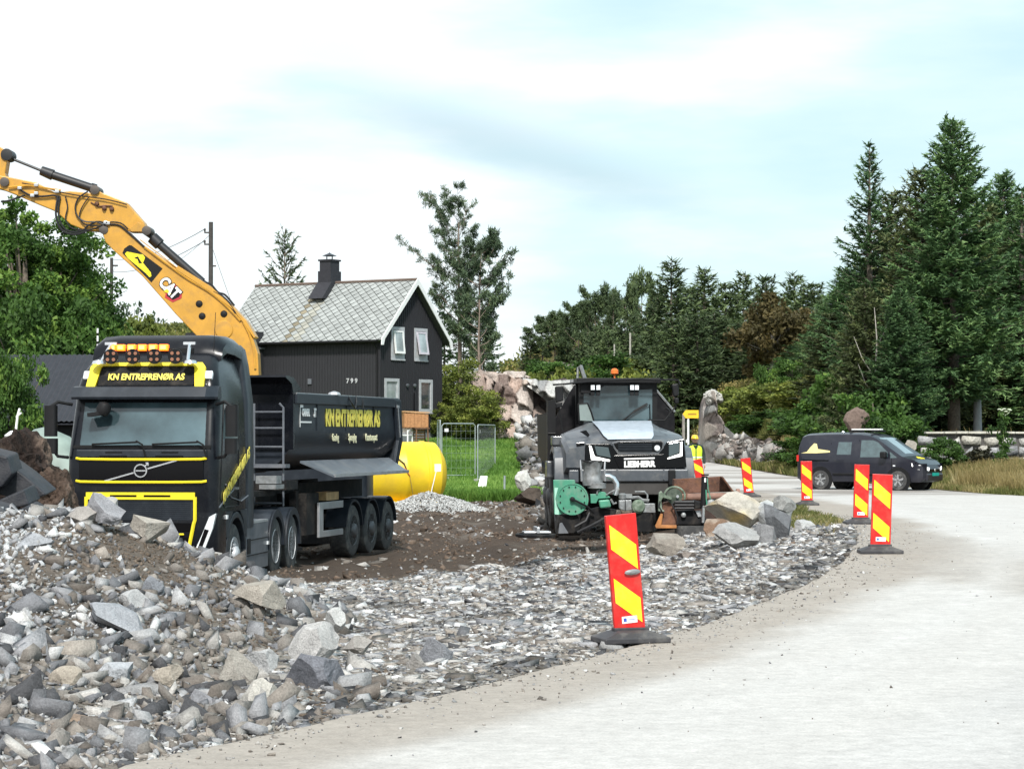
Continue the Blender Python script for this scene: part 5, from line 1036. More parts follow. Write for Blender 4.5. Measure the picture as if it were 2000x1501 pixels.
# flat black thing in the mud
q = P(1045, 1048, 45.5); FB = thing('flat_part', 'flat black oval part with white fittings lying on the mud left of the green machine', 'machine part', (q.x, q.y, q.z), R(6))
mb = MB(); mb.lathe([(0, .34), (.02, .38), (.06, .38), (.07, .33), (.04, .31), (.04, .01)], (0, 0, 0), (0, 0, 1), 30); o = mb.build('shell', m_chassis, FB, smooth=True); o.scale = (1, 1.6, 1)
mb = MB(); mb.box(-.22, .30, -.1, .35, .07, .11); mb.box(.0, .06, -.3, .3, .08, .2); mb.build('insert', m_alu, FB, bevel=.01)
# ================================================================ marker posts
def make_post():
    t = thing('marker_post', 'x', 'marker post')
    mb = MB(); mb.box(-.14, .14, -.022, .022, .10, 1.10); pn = mb.build('panel', m_red, t, bevel=.006)
    for z in (.56, 1.02):                               # two yellow stripes falling to the right
        mb = MB(); mb.prism([(-.115, z), (.115, z - .19), (.115, z - .40), (-.115, z - .21)], (0, -.0235, 0), (1, 0, 0), (0, 0, 1), (0, -.002, 0)); mb.build('stripe', m_pyel, t)
    mb = MB(); mb.prism([(-.07, .165), (.07, .165), (.07, .225), (-.07, .225)], (0, -.0235, 0), (1, 0, 0), (0, 0, 1), (0, -.002, 0)); st = mb.build('sticker', m_white, t)
    mb = MB(); mb.box(-.055, -.028, -.027, -.0257, .18, .21); mb.box(-.01, .05, -.027, -.0257, .193, .197); mb.build('sticker_print', mat('print_blue', (.05, .10, .45), .5), st)
    return t
def foot(t, L_, kind):
    mb = MB(); lo = [(-L_, -.19), (L_, -.19), (L_ + .0, .19), (-L_, .19)]
    b = [[(x, y, 0) for x, y in lo], [(x, y, .045) for x, y in lo], [(x * .62, y * .72, .085) for x, y in lo], [(x * .45, y * .4, .105) for x, y in lo]]
    mb.loft(b); mb.box(-.16, .16, -.045, .045, .085, .125); return mb.build('foot', mat('rubber_foot', (.038, .037, .042), .6, var=.25, dirt=(.2, .19, .17, .5), dscale=6), t, bevel=.008)
posts = [(1231, 1257, 20.3, -5, -5, 18, 'nearest large red and yellow marker post leaning left on a wide black foot', .30), (1718, 1066, 32.9, 2, 0, 0, 'upright red and yellow marker post second nearest the camera in front of the dark van', .30),
         (1680, 1008, 43.6, 1.5, 0, 4, 'red and yellow marker post partly behind the second nearest post', .30), (1576, 988, 59, -1, 0, -6, 'thin red and yellow marker post by the rear wheel of the dark van', .32),
         (1463, 974, 66.7, -6, 0, 10, 'leaning red and yellow marker post by the road behind the boulders', .28), (1374, 975, 70, -11, 0, 10, 'tilted marker post half hidden behind the rusty bucket beside the worker', .28)]
base_post = None
for i, (px, py, Y_, lean, _, yaw, lab, L_) in enumerate(posts):
    x_ = (px - 1000) / (F / Y_); z_ = max(hz(x_, Y_) + .055, -.2) if i < 4 else hz(x_, Y_) + .02
    z_ = float(roadz(x_, Y_)) + .006 if x_ > XE(Y_) - .3 else hz(x_, Y_) + .01
    if base_post is None: base_post = make_post(); t = base_post; t['label'] = lab; t.location = (x_, Y_, z_)
    else: t = dup(base_post, (x_, Y_, z_), label=lab)
    t.rotation_euler = (0, 0, R(yaw)); t['group'] = 'red and yellow marker posts along the road edge'
    t['_lean'] = lean
for t in [o for o in COL.objects if '_lean' in o.keys()]:
    le = t['_lean']; del t['_lean']
    for c in t.children: c.rotation_euler = (0, R(le), 0)
    foot(t, .30, 0)
mb = MB(); mb.lathe([(0, .045), (.02, .05), (.03, .02)], (.02, -.025, .62), (0, -1, 0), 10); h = mb.build('torn_sticker', m_gmet, base_post); h.scale = (1.5, 1, .5); h.location = (-.0, 0, .29); h.rotation_euler = (0, R(-5), 0)
# ================================================================ dark van (local: x forward, y left)
VX, VY_ = 11.50, 75.6
VN = thing('van', 'dark grey-black panel van with yellow emblem driving along the main road', 'van', (VX, VY_, float(roadz(VX, VY_)) + .004), R(-33))
m_van = mat('van_paint', (.014, .015, .024), .3, coat=.35, spec=.4, var=.05, dirt=(.15, .14, .13, .10), dscale=3)
def vtop(x): return float(np.interp(x, [-2.2, -2.12, -1.9, -1.0, 0, .35, .6, 1.42, 1.5, 1.9, 2.12, 2.2], [.95, 1.68, 1.78, 1.82, 1.81, 1.76, 1.66, 1.10, 1.06, .95, .80, .62]))
def vw(x, z):
    w_ = float(np.interp(x, [-2.2, -2.1, -1.5, 1.2, 1.9, 2.15, 2.2], [.80, .86, .89, .89, .84, .72, .60]))
    if z > 1.0: w_ -= (z - 1.0) * .20 + max(0, z - 1.6) * .25
    return w_
st = [-2.2, -2.15, -2.05, -1.9, -1.6, -1.2, -.8, -.4, 0, .3, .5, .7, .9, 1.1, 1.3, 1.42, 1.5, 1.7, 1.9, 2.02, 2.12, 2.2]
def vsec(x):
    t = vtop(x); zb = .26 if abs(x) < 2.1 else .34; zz = [zb, zb + .08, .45, .7, .85]; zz = [z for z in zz]; be = min(1.0, t - .06)
    zz += [be]; zz += [be + (t - be) * k for k in (.35, .7, .93)]
    pts = [(x, vw(x, z) * (.97 if i == 0 else 1), z) for i, z in enumerate(zz)] + [(x, vw(x, t) - .12 if t > 1.2 else vw(x, t) * .8, t), (x, .3, t + .015)]
    return pts + [(a, -b, c) for a, b, c in reversed(pts)]
mb = MB(); mb.loft([vsec(x) for x in st]); mb.build('body', m_van, VN, smooth=30)
def vside(poly, name, m, off=.006, s=-1, par=VN):     # pane following the side; poly in (x,z)
    mb = MB(); n = len(poly); vs = [(x, s * (vw(x, z) + off), z) for x, z in poly]; cx_ = sum(p[0] for p in poly) / n; cz_ = sum(p[1] for p in poly) / n
    vs.append((cx_, s * (vw(cx_, cz_) + off), cz_)); mb.add(vs, [(i, (i + 1) % n, n) for i in range(n)]); return mb.build(name, m, par)
m_vg = mat('van_glass', (.05, .085, .09), .06, spec=1, coat=1, var=.3)
for s in (-1, 1):
    vside([(.05, 1.04), (1.0, 1.05), (.98, 1.2), (.62, 1.52), (.45, 1.58), (.05, 1.58)], 'door_window', m_vg, s=s); vside([(-.78, 1.12), (-.28, 1.12), (-.28, 1.52), (-.74, 1.52)], 'side_window', m_vg, s=s)
    vside([(1.08, 1.02), (1.32, 1.03), (1.05, 1.22)], 'quarter_window', m_vg, s=s)
    vside([(-2.05, 1.16), (-1.85, 1.20), (-1.72, 1.36), (-1.60, 1.48), (-1.50, 1.46), (-1.45, 1.30), (-1.02, 1.24), (-1.02, 1.19), (-1.5, 1.16)] if s < 0 else [(-2.05, 1.16), (-1.5, 1.16), (-1.02, 1.19), (-1.02, 1.24), (-1.45, 1.30), (-1.50, 1.46), (-1.60, 1.48), (-1.72, 1.36), (-1.85, 1.20)], 'emblem', mat('emblem_cream', (.75, .65, .30), .5), s=s)
    mb = MB()
    for pts in ([(-.02, .5), (-.02, 1.6)], [(-1.0, .5), (-1.0, 1.5)], [(1.12, .5), (1.12, 1.0)]): mb.tube([(x, s * (vw(x, z) + .002), z) for x, z in pts], .006, 4)
    mb.tube([(x, s * (vw(x, .93) + .004), .93) for x in (-2.0, -1.5, -1.05)], .02, 4); mb.build('door_seam', m_gloss, VN)
    mb = MB(); mb.tube([(x, s * (vw(x, .5) + .006), .50) for x in (-.9, 0, .9)], .035, 6); mb.build('side_moulding', m_blk, VN)
    mb = MB(); mb.box(.80, 1.0, s * 1.0 - .10, s * 1.0 + .08, 1.02, 1.22); mb.build('mirror', m_blk, VN, bevel=.04)
    mb = MB(); mb.box(1.17, 1.25, s * (vw(1.2, .8)) - .008, s * (vw(1.2, .8)) + .008, .76, .80); mb.build('side_lamp', m_lamp, VN)
    for x in (-1.34, 1.34):
        mb = MB(); a = []; 
        mb.cyl((x, s * .87, .32), (x, s * .895, .32), .42, n=24); mb.build('wheel_arch', m_blk, VN)
        mb = MB(); mb.lathe([(0, .19), (0, .29), (-.03, .315), (-.17, .315), (-.2, .29), (-.2, .19)] if s > 0 else [(0, .19), (0, .29), (.03, .315), (.17, .315), (.2, .29), (.2, .19)], (x, s * .905, .315), (0, 1, 0), 28); wh = mb.build('wheel', m_tyre, VN, smooth=True)
        mb = MB(); mb.lathe([(0, .2), (-.03 * s, .195), (-.06 * s, .18), (-.06 * s, .01)], (x, s * .903, .315), (0, 1, 0), 24); mb.build('wheel_well', m_gloss, wh)
        mb = MB(); 
        for k in range(5): t_ = 2 * math.pi * k / 5 + .3; mb.bar((x, s * .897, .315), (x + .19 * math.cos(t_), s * .897, .315 + .19 * math.sin(t_)), .055, .02, up=(0, 1, 0))
        mb.lathe([(-.01, .185), (-.01, .2), (.01, .2), (.01, .185), (-.01, .185)], (x, s * .895, .315), (0, 1, 0), 28); mb.build('rim', m_chrome, wh, split=False)
mb = MB(); yy = np.linspace(-.70, .70, 7)
mb.loft([[(x - .03 * (abs(y) / .7) ** 2, y * (1 - (vtop(x) - 1.1) * .12), vtop(x) + .022 - .012 * (abs(y) / .7) ** 2) for y in yy] for x in (1.36, 1.15, .9, .72, .62)], cap=False, closed=False); mb.build('windscreen', mat('van_windscreen', (.16, .21, .23), .05, spec=1, coat=1, var=.2), VN, smooth='all')
hl_ = []
for s in (-1, 1):
    mb = MB(); mb.add([(1.78, s * (vw(1.78, .86) + .006), .86), (2.06, s * (vw(2.06, .72) + .01), .80), (2.19, s * .60, .74), (2.21, s * .42, .72), (2.20, s * .44, .62), (2.18, s * .62, .62), (2.02, s * (vw(2.02, .66) + .012), .66), (1.80, s * (vw(1.80, .76) + .008), .76)], [tuple(range(8))]); mb.build('headlight', m_lampon, VN)
mb = MB(); mb.box(2.12, 2.215, -.40, .40, .58, .68); mb.build('grille', m_gloss, VN, bevel=.01)
mb = MB(); mb.box(2.10, 2.23, -.62, .62, .30, .54); mb.build('front_bumper', m_van, VN, bevel=.04)
mb = MB(); mb.lathe([(0, .055), (.01, .05)], (2.216, 0, .64), (1, 0, 0), 16); mb.build('round_badge', m_chrome, VN)
mb = MB(); mb.box(2.232, 2.24, -.26, .26, .46, .56); mb.build('number_plate', mat('green_plate', (.0, .30, .24), .5), VN)
mb = MB(); mb.prism([(0, -.26), (.10, -.08), (0, 0), (.10, .08), (0, .26), (-.16, .05), (-.16, -.05)], (1.74, 0, .0), (1, 0, 0), (0, 1, 0), (0, 0, .004)); bd_ = mb.build('bonnet_emblem', m_pyel, VN); bd_.location = (0, 0, vtop(1.74) + .03); bd_.rotation_euler = (0, R(17), 0); 
bd_.location = (0, 0, vtop(1.74) + .02 + 1.74 * math.sin(R(17))); bd_.location.x = 1.74 * (1 - math.cos(R(17)))
mb = MB(); mb.box(-.62, .40, -.10, .10, 1.90, 1.945); mb.build('roof_bar', m_white, VN, bevel=.01)
mb = MB(); mb.box(-.50, -.44, -.5, .5, 1.84, 1.90); mb.box(.25, .31, -.5, .5, 1.84, 1.90); mb.build('roof_rack', m_blk, VN)
mb = MB(); mb.lathe([(0, .06), (.04, .04), (.05, .01)], (-.95, 0, 1.83), (0, 0, 1), 12); mb.build('roof_antenna', m_chrome, VN)
mb = MB(); mb.box(-2.20, -2.13, -.86, -.80, .9, 1.1); mb.build('tail_light', m_red, VN)
# ================================================================ worker (skinned figure, one body mesh)
WX, WY = P(1357, 900, 72).x, 72.2; WZ = hz(WX, WY) 
WZ = -.03
m_skin = mat('skin', (.50, .30, .22), .55); m_dkcl = mat('dark_jacket', (.012, .022, .018), .8); m_vest = mat('high_visibility_vest', (.62, .85, .03), .6, emit=(.5, .8, .02), estr=.0); m_helm = mat('yellow_helmet', (.85, .50, .015), .35, coat=.5)
W = thing('person', 'worker in yellow helmet and yellow-green safety vest looking down beside the dump truck', 'person', (WX, WY, WZ), R(12)); W.scale = (1.18, 1.15, 1.0)
def skinned(name, verts, edges, radii, m, parent, sub=2, root=0):
    me = bpy.data.meshes.new(name); me.from_pydata(verts, edges, []); ob = bpy.data.objects.new(name, me); COL.objects.link(ob)
    md = ob.modifiers.new('skin', 'SKIN'); sv = me.skin_vertices[0].data
    for i, r in enumerate(radii): sv[i].radius = (r, r) if isinstance(r, (int, float)) else r; sv[i].use_root = (i == root)
    ob.modifiers.new('sub', 'SUBSURF').render_levels = sub; ob.modifiers['sub'].levels = sub
    md.use_smooth_shade = True
    me.materials.append(m); ob.parent = parent; return ob
V_ = [(0, 0, .95), (0, 0, 1.12), (0, .0, 1.30), (0, .01, 1.44), (0, -.03, 1.53), (0, -.06, 1.60),
      (.10, 0, .90), (.11, -.02, .50), (.12, .01, .09), (.13, -.13, .04), (-.10, 0, .90), (-.12, 0, .50), (-.14, .02, .09), (-.15, -.12, .04),
      (.19, .0, 1.42), (.25, .0, 1.15), (.24, -.10, .90), (-.19, .0, 1.42), (-.27, .0, 1.16), (-.28, -.10, .92)]
E_ = [(0, 1), (1, 2), (2, 3), (3, 4), (4, 5), (0, 6), (6, 7), (7, 8), (8, 9), (0, 10), (10, 11), (11, 12), (12, 13), (3, 14), (14, 15), (15, 16), (3, 17), (17, 18), (18, 19)]
Rr = [(.17, .12), (.155, .11), (.19, .12), (.13, .10), .06, .06, .095, .07, .052, .05, .095, .07, .052, .05, .07, .055, .042, .07, .055, .042]
skinned('body', V_, E_, Rr, m_dkcl, W)
skinned('trousers', [(0, 0, .98), (.10, 0, .88), (.11, -.02, .50), (.12, .01, .14), (-.10, 0, .88), (-.12, 0, .50), (-.14, .02, .14)], [(0, 1), (1, 2), (2, 3), (0, 4), (4, 5), (5, 6)], [(.18, .13), .11, .085, .075, .11, .085, .075], mat('work_trousers', (.045, .035, .035), .85, var=.4, scale=12), W)
mb = MB()                                              # vest
def oval(z, a, b_, cx=0, cy=0, n=20): return [(cx + a * math.cos(2 * math.pi * i / n), cy + b_ * math.sin(2 * math.pi * i / n), z) for i in range(n)]
mb.loft([oval(.90, .205, .155), oval(1.0, .21, .155), oval(1.15, .205, .15), oval(1.32, .215, .155), oval(1.42, .20, .14, 0, .01), oval(1.475, .13, .11, 0, .015)]); vt = mb.build('safety_vest', m_vest, W, smooth='all')
mb = MB(); mb.loft([oval(.975, .214, .159), oval(1.035, .215, .159)], cap=False); mb.loft([oval(1.08, .214, .158), oval(1.12, .212, .157)], cap=False); mb.build('reflective_band', mat('reflective_silver', (.72, .78, .70), .4), vt)
mb = MB(); mb.box(-.012, .012, -.168, -.150, .92, 1.40); mb.prism([(-.06, 1.47), (0, 1.33), (.06, 1.47)], (0, -.16, 0), (1, 0, 0), (0, 0, 1), (0, .05, 0)); mb.build('zip', m_dkcl, vt)
mb = MB(); mb.loft([oval(1.53, .035, .04, 0, -.06), oval(1.55, .06, .07, 0, -.065), oval(1.60, .073, .09, 0, -.06), oval(1.66, .078, .098, 0, -.05), oval(1.72, .07, .085, 0, -.045), oval(1.75, .04, .05, 0, -.04)])
mb.lathe([(-.01, .006), (0, .016), (.03, .01)], (0, -.15, 1.615), (0, .3, 1), 8); mb.lathe([(-.01, .01), (.01, .02), (.02, .01)], (.078, -.05, 1.62), (0, 0, 1), 8); mb.lathe([(-.01, .01), (.01, .02), (.02, .01)], (-.078, -.05, 1.62), (0, 0, 1), 8); hd = mb.build('head', m_skin, W, smooth='all', split=False)
mb = MB(); mb.box(-.035, -.020, -.150, -.142, 1.645, 1.655); mb.box(.020, .035, -.150, -.142, 1.645, 1.655); mb.box(-.02, .02, -.146, -.138, 1.578, 1.584); mb.build('face_features', m_dkcl, hd, split=False)
mb = MB(); mb.loft([oval(1.665, .10, .135, 0, -.055), oval(1.675, .102, .137, 0, -.055), oval(1.68, .093, .115, 0, -.045), oval(1.73, .088, .11, 0, -.04), oval(1.775, .06, .08, 0, -.035), oval(1.79, .02, .03, 0, -.03)]); mb.prism([(-.07, 0), (.07, 0), (.05, .07), (-.05, .07)], (0, -.17, 1.665), (1, 0, 0), (0, -1, 0), (0, 0, .01)); mb.build('helmet', m_helm, W, smooth=True, split=False)
for s, p in ((1, (.24, -.12, .88)), (-1, (-.28, -.12, .90))):
    vs = [p, (p[0], p[1] - .01, p[2] - .05)]; ed = [(0, 1)]; rd_ = [.024, .03]
    for k in range(4):
        b = len(vs); o_ = (k - 1.5) * .018; ln = (.032, .037, .035, .028)[k]
        vs += [(p[0], p[1] + o_ - .01, p[2] - .085), (p[0] - s * .008, p[1] + o_ - .012, p[2] - .085 - ln), (p[0] - s * .022, p[1] + o_ - .012, p[2] - .085 - ln * 1.7)]; ed += [(1, b), (b, b + 1), (b + 1, b + 2)]; rd_ += [.010, .009, .007]
    b = len(vs); vs += [(p[0], p[1] - .045, p[2] - .05), (p[0] - s * .015, p[1] - .055, p[2] - .085)]; ed += [(1, b), (b, b + 1)]; rd_ += [.011, .009]
    skinned('hand', vs, ed, rd_, m_skin, W, sub=1)
for s in (-1, 1):
    mb = MB(); mb.loft([oval(.0, .05, .14, s * .13, -.06, 12), oval(.05, .052, .14, s * .13, -.06, 12), oval(.10, .05, .08, s * .13, 0, 12), oval(.18, .05, .055, s * .13, .01, 12)]); mb.build('boot', m_blk, W, smooth='all')
# ================================================================ yellow road sign by the worker
q = P(1344, 930, 76); SG = thing('direction_sign', 'small yellow arrow sign on a white post behind the worker', 'sign', (q.x, q.y, 0), R(8))
mb = MB(); mb.cyl((0, 0, -.3), (0, 0, 2.35), .035); mb.build('post', m_white, SG, smooth=True)
mb = MB(); mb.prism([(-.22, 0), (-.12, -.13), (.30, -.13), (.30, .13), (-.12, .13)], (.03, -.06, 2.42), (1, 0, 0), (0, 0, 1), (0, .03, 0)); mb.build('sign_face', mat('sign_yellow', (.80, .50, .02), .4), SG)
mb = MB(); mb.box(-.02, .26, -.064, -.061, 2.40, 2.44); mb.build('sign_text', mat('sign_brown_text', (.30, .15, .02), .5), SG)
mb = MB(); mb.box(-.08, .0, -.05, .0, 1.50, 1.60); mb.build('bracket', m_white, SG)
q = P(1335, 930, 78); GP = MB(); GP.cyl((0, 0, -.3), (0, 0, 2.45), .055, .05); o = GP.build('wooden_pole', mat('weathered_wood', (.25, .23, .20), .8, var=.3), smooth=True, loc=(q.x, q.y, 0)); tag(o, 'short grey wooden pole just left of the yellow sign post', 'pole')
# ================================================================ yellow tank
q = P(806, 975, 86); r_ = 1.17; TK = thing('storage_tank', 'big yellow cylindrical tank lying beside the lawn behind the trailer', 'tank', (q.x - .3, 85.5, -.72), R(20))
m_tank = mat('tank_yellow', (.80, .55, .02), .45, var=.08, scale=2, dirt=(.45, .28, .05, .35), dscale=1.5)
mb = MB(); ax = Vector((-1, .0, 0)); mb.lathe([(-.42, .01), (-.40, .35), (-.30, .75), (-.14, 1.0), (.0, r_ - .02), (.35, r_), (.38, r_ + .03), (.48, r_ + .03), (.51, r_), (1.2, r_), (1.23, r_ + .02), (1.33, r_ + .02), (1.36, r_), (2.1, r_), (3.4, r_), (3.6, 1.0), (3.85, .3), (3.87, .01)], (1.1, 0, r_ - .12), ax, 44); mb.build('shell', m_tank, TK, smooth=True)
mb = MB(); mb.loft([rrect(-2.4, 1.0, -1.0, 1.0, z, .1) for z in (-.02, .10)]); mb.build('base_skid', m_tank, TK, smooth=True)
mb = MB(); mb.bar((.86, -1.14, 1.15), (.60, -1.05, -.02), .10, .03); mb.build('white_strap', m_white, TK)
mb = MB(); mb.tube([(-1.0, -.75, 2.0), (-.7, -1.0, 1.75), (-.35, -1.17, 1.45), (-.2, -1.2, 1.05)], .022, 6); mb.tube([(-1.0, -1.1, 1.5), (-.82, -1.19, 1.25), (-1.05, -1.2, 1.1), (-1.4, -1.18, 1.15)], .016, 6); mb.build('hose', m_hose, TK)
mb = MB(); mb.bar((-.33, -1.2, 1.28), (-.15, -1.2, 1.0), .06, .03); mb.build('orange_clip', mat('orange_clip', (.55, .13, .02), .5), TK)
mb = MB(); mb.box(.80, 1.04, -1.16, -1.06, 1.15, 1.42); mb.build('white_label', m_white, TK)
mb = MB(); mb.tube([(-.15, -1.19, 1.02), (-.05, -1.2, .5), (.0, -1.12, .1)], .012, 5); mb.build('drain_line', mat('dull_brown', (.3, .2, .05), .6), TK)
# crate on chairs behind the tank
q = P(808, 835, 103); z0 = q.z; CR = thing('planter_box', 'orange-brown wooden planter box standing on stacked garden furniture by the house', 'planter box', (q.x, q.y, z0), R(18))
m_wd = mat('orange_wood', (.42, .20, .085), .6, var=.2, scale=14)
mb = MB(); w2, d2, h2 = .56, .40, .60
for i in range(7): x0 = -w2 + i * (2 * w2 / 7); mb.box(x0 + .004, x0 + 2 * w2 / 7 - .004, -d2, -d2 + .03, 0, h2 + .08 * (1 - i / 7)); mb.box(x0 + .004, x0 + 2 * w2 / 7 - .004, d2 - .03, d2, 0, h2 + .1)
mb.box(-w2, -w2 + .03, -d2, d2, 0, h2 + .1); mb.box(w2 - .03, w2, -d2, d2, 0, h2); mb.box(-w2, w2, -d2, d2, 0, .03); mb.build('box_side', m_wd, CR, split=False)
mb = MB()
for a, b in (((-w2, -d2), (w2, -d2)), ((w2, -d2), (w2, d2)), ((w2, d2), (-w2, d2)), ((-w2, d2), (-w2, -d2))): mb.bar((*a, h2 + .11 - (.05 if a[0] > 0 else 0)), (*b, h2 + .11 - (.05 if b[0] > 0 else 0)), .10, .05)
mb.build('rim', mat('light_wood', (.52, .30, .15), .6), CR)
TB = thing('garden_chair', 'brown wooden garden chair frame under the planter box', 'chair', (q.x + .30, q.y, z0 - .75), R(18))
mb = MB(); 
for x in (-.28, .28):
    for y_ in (-.25, .25): mb.bar((x, y_, 0), (x * .9, y_, .73), .05)
mb.build('leg', mat('brown_wood', (.16, .08, .04), .6), TB)
mb = MB(); mb.box(-.33, .33, -.3, .3, .70, .745); mb.build('seat', mat('brown_wood', (.16, .08, .04), .6), TB)
mb = MB()
for k in range(5): mb.box(-.26, .26, .24, .27, .12 + k * .12, .19 + k * .12)
mb.build('slat', m_wd, TB, split=False)
WC = thing('plastic_chair', 'white plastic garden chairs stacked beside the planter box', 'chair', (q.x - .40, q.y - .2, z0 - .75), R(-20))
mb = MB(); mb.loft([[(x, y_, z) for x, y_ in ((-.3, -.28), (.3, -.28), (.3, .28), (-.3, .28))] for z in (.40, .44)]); mb.loft([[(-.3, .25, .42), (.3, .25, .42), (.26, .36, .74), (-.26, .36, .74)], [(-.3, .28, .42), (.3, .28, .42), (.26, .39, .74), (-.26, .39, .74)]])
for x in (-.27, .27):
    for y_ in (-.26, .26): mb.bar((x, y_, 0), (x, y_, .42), .06)
    mb.bar((x, -.26, .62), (x, .28, .64), .06); mb.bar((x, -.26, .42), (x, -.26, .62), .05)
mb.build('chair_shell', m_white, WC, bevel=.01, split=False)
# white garden seat on the lawn
q = P(935, 905, 93); LC = thing('lawn_chair', 'small white folding chair standing on the lawn in front of the mesh fence', 'chair', (q.x, q.y, hz(q.x, q.y)), R(-35))
mb = MB(); mb.box(-.24, .24, -.24, .24, .40, .44); mb.build('seat', m_white, LC, bevel=.01)
mb = MB(); mb.loft([[(-.2, .20, .42), (.2, .20, .42), (.17, .34, .86), (-.17, .34, .86)], [(-.2, .24, .42), (.2, .24, .42), (.17, .38, .86), (-.17, .38, .86)]]); mb.build('backrest', m_white, LC, bevel=.01)
for x in (-.2, .2):
    for y_ in (-.2, .2): mb = MB(); mb.bar((x, -y_, 0), (x, y_, .42), .035); mb.build('leg', m_white, LC)
# ================================================================ construction mesh fence
m_galv = mat('galvanised_steel', (.42, .47, .47), .45, metal=.5, var=.15)
def mesh_panel(x0, y0, x1, y1, lab, h=2.35):
    d_ = math.hypot(x1 - x0, y1 - y0); a_ = math.atan2(y1 - y0, x1 - x0); zz_ = min(hz(x0, y0), hz(x1, y1))
    t = thing('fence_panel', lab, 'fence', (x0, y0, zz_), a_, 'temporary mesh fence panels on the lawn')
    mb = MB(); mb.tube([(0, 0, 0), (0, 0, h - .1), (.1, 0, h), (d_ - .1, 0, h), (d_, 0, h - .1), (d_, 0, 0)], .024, 8); mb.tube([(0, 0, .15), (d_, 0, .15)], .018, 6); mb.build('frame', m_galv, t, smooth=True)
    mb = MB(); n = int(d_ / .24)
    for i in range(1, n): x = d_ * i / n; mb.box(x - .002, x + .002, -.002, .002, .15, h)
    for i in range(1, 7): z = .15 + (h - .15) * i / 7; mb.box(0, d_, .0035, .0085, z - .003, z + .003)
    mb.build('mesh', m_galv, t, split=False); mb = MB(); mb.box(-.3, .3, -.12, .12, -.05, .08); mb.build('foot', mat('concrete_foot', (.3, .3, .29), .9), t)
    return t
def fp(px, Y): return (px - 1000) / (F / Y), Y
a = fp(863, 100); b = fp(928, 101); t1 = mesh_panel(*a, *b, 'wide mesh fence panel next to the house corner')
a = fp(933, 99); b = fp(967, 104); t2 = mesh_panel(*a, *b, 'narrow slanting mesh fence panel at the right end of the fence')
a = fp(860, 101); b = fp(852, 99); t3 = mesh_panel(a[0], a[1], a[0] - .2, 103.5, 'mesh fence panel seen edge-on against the grey house foundation')
mb = MB(); mb.box(.12, .32, -.03, -.026, 2.0, 2.14); mb.build('sign_tag', m_white, t1)
mb = MB(); mb.box(.45, .56, -.03, -.026, 2.0, 2.14); mb.build('sign_tag', m_white, t2)
q = P(985, 960, 92); mb = MB(); mb.cyl((0, 0, 0), (.02, 0, .95), .04, n=8); o = mb.build('stake', m_galv, smooth=True, loc=(q.x, 90, hz(q.x, 90))); tag(o, 'short pale grey stake standing at the lawn edge', 'stake')
mb = MB(); mb.box(-1.1, 1.1, -.05, .05, 0, .05); o = mb.build('plank', m_white, bevel=.01); q = P(905, 913, 95); o.location = (q.x, 95, hz(q.x, 95) + .12); o.rotation_euler = (0, R(-3), R(-14)); tag(o, 'long white plank lying on the lawn right of the yellow tank', 'plank')
# ================================================================ house (local: x along the gable, y along the ridge away to the left; origin: nearest corner at ground)
TH = 31.6; HX, HY_, HZ0 = -6.06, 108.0, .9
m_clad = bpy.data.materials.new('black_boarding'); m_clad.use_nodes = True
def clad(m, c):
    n = m.node_tree.nodes; l = m.node_tree.links; b = n['Principled BSDF']; b.inputs['Roughness'].default_value = .7
    no = n.new('ShaderNodeTexNoise'); tc = n.new('ShaderNodeTexCoord'); mp_ = n.new('ShaderNodeMapping'); mp_.inputs['Scale'].default_value = (7, 7, .5); l.new(tc.outputs['Object'], mp_.inputs[0]); l.new(mp_.outputs[0], no.inputs[0]); no.inputs['Detail'].default_value = 5
    rp = n.new('ShaderNodeValToRGB'); rp.color_ramp.elements[0].color = (*[x * .6 for x in c], 1); rp.color_ramp.elements[1].color = (*[x * 1.5 for x in c], 1); l.new(no.outputs[0], rp.inputs[0]); l.new(rp.outputs[0], b.inputs['Base Color'])
clad(m_clad, (.019, .019, .023))
H = thing('house', 'black wooden house with pale diamond slate roof, white gable boards and dark chimney', 'house', (HX, HY_, HZ0), 0)
ca, sa = math.cos(R(TH)), math.sin(R(TH))
# local x axis -> gable direction (sa, ca); local y axis -> side direction (-ca, sa)
H.rotation_euler = (0, 0, math.atan2(ca, sa))
GW, SL = 5.2, 8.9; z_w = 5.50; z_f = 1.05; apex = 8.05
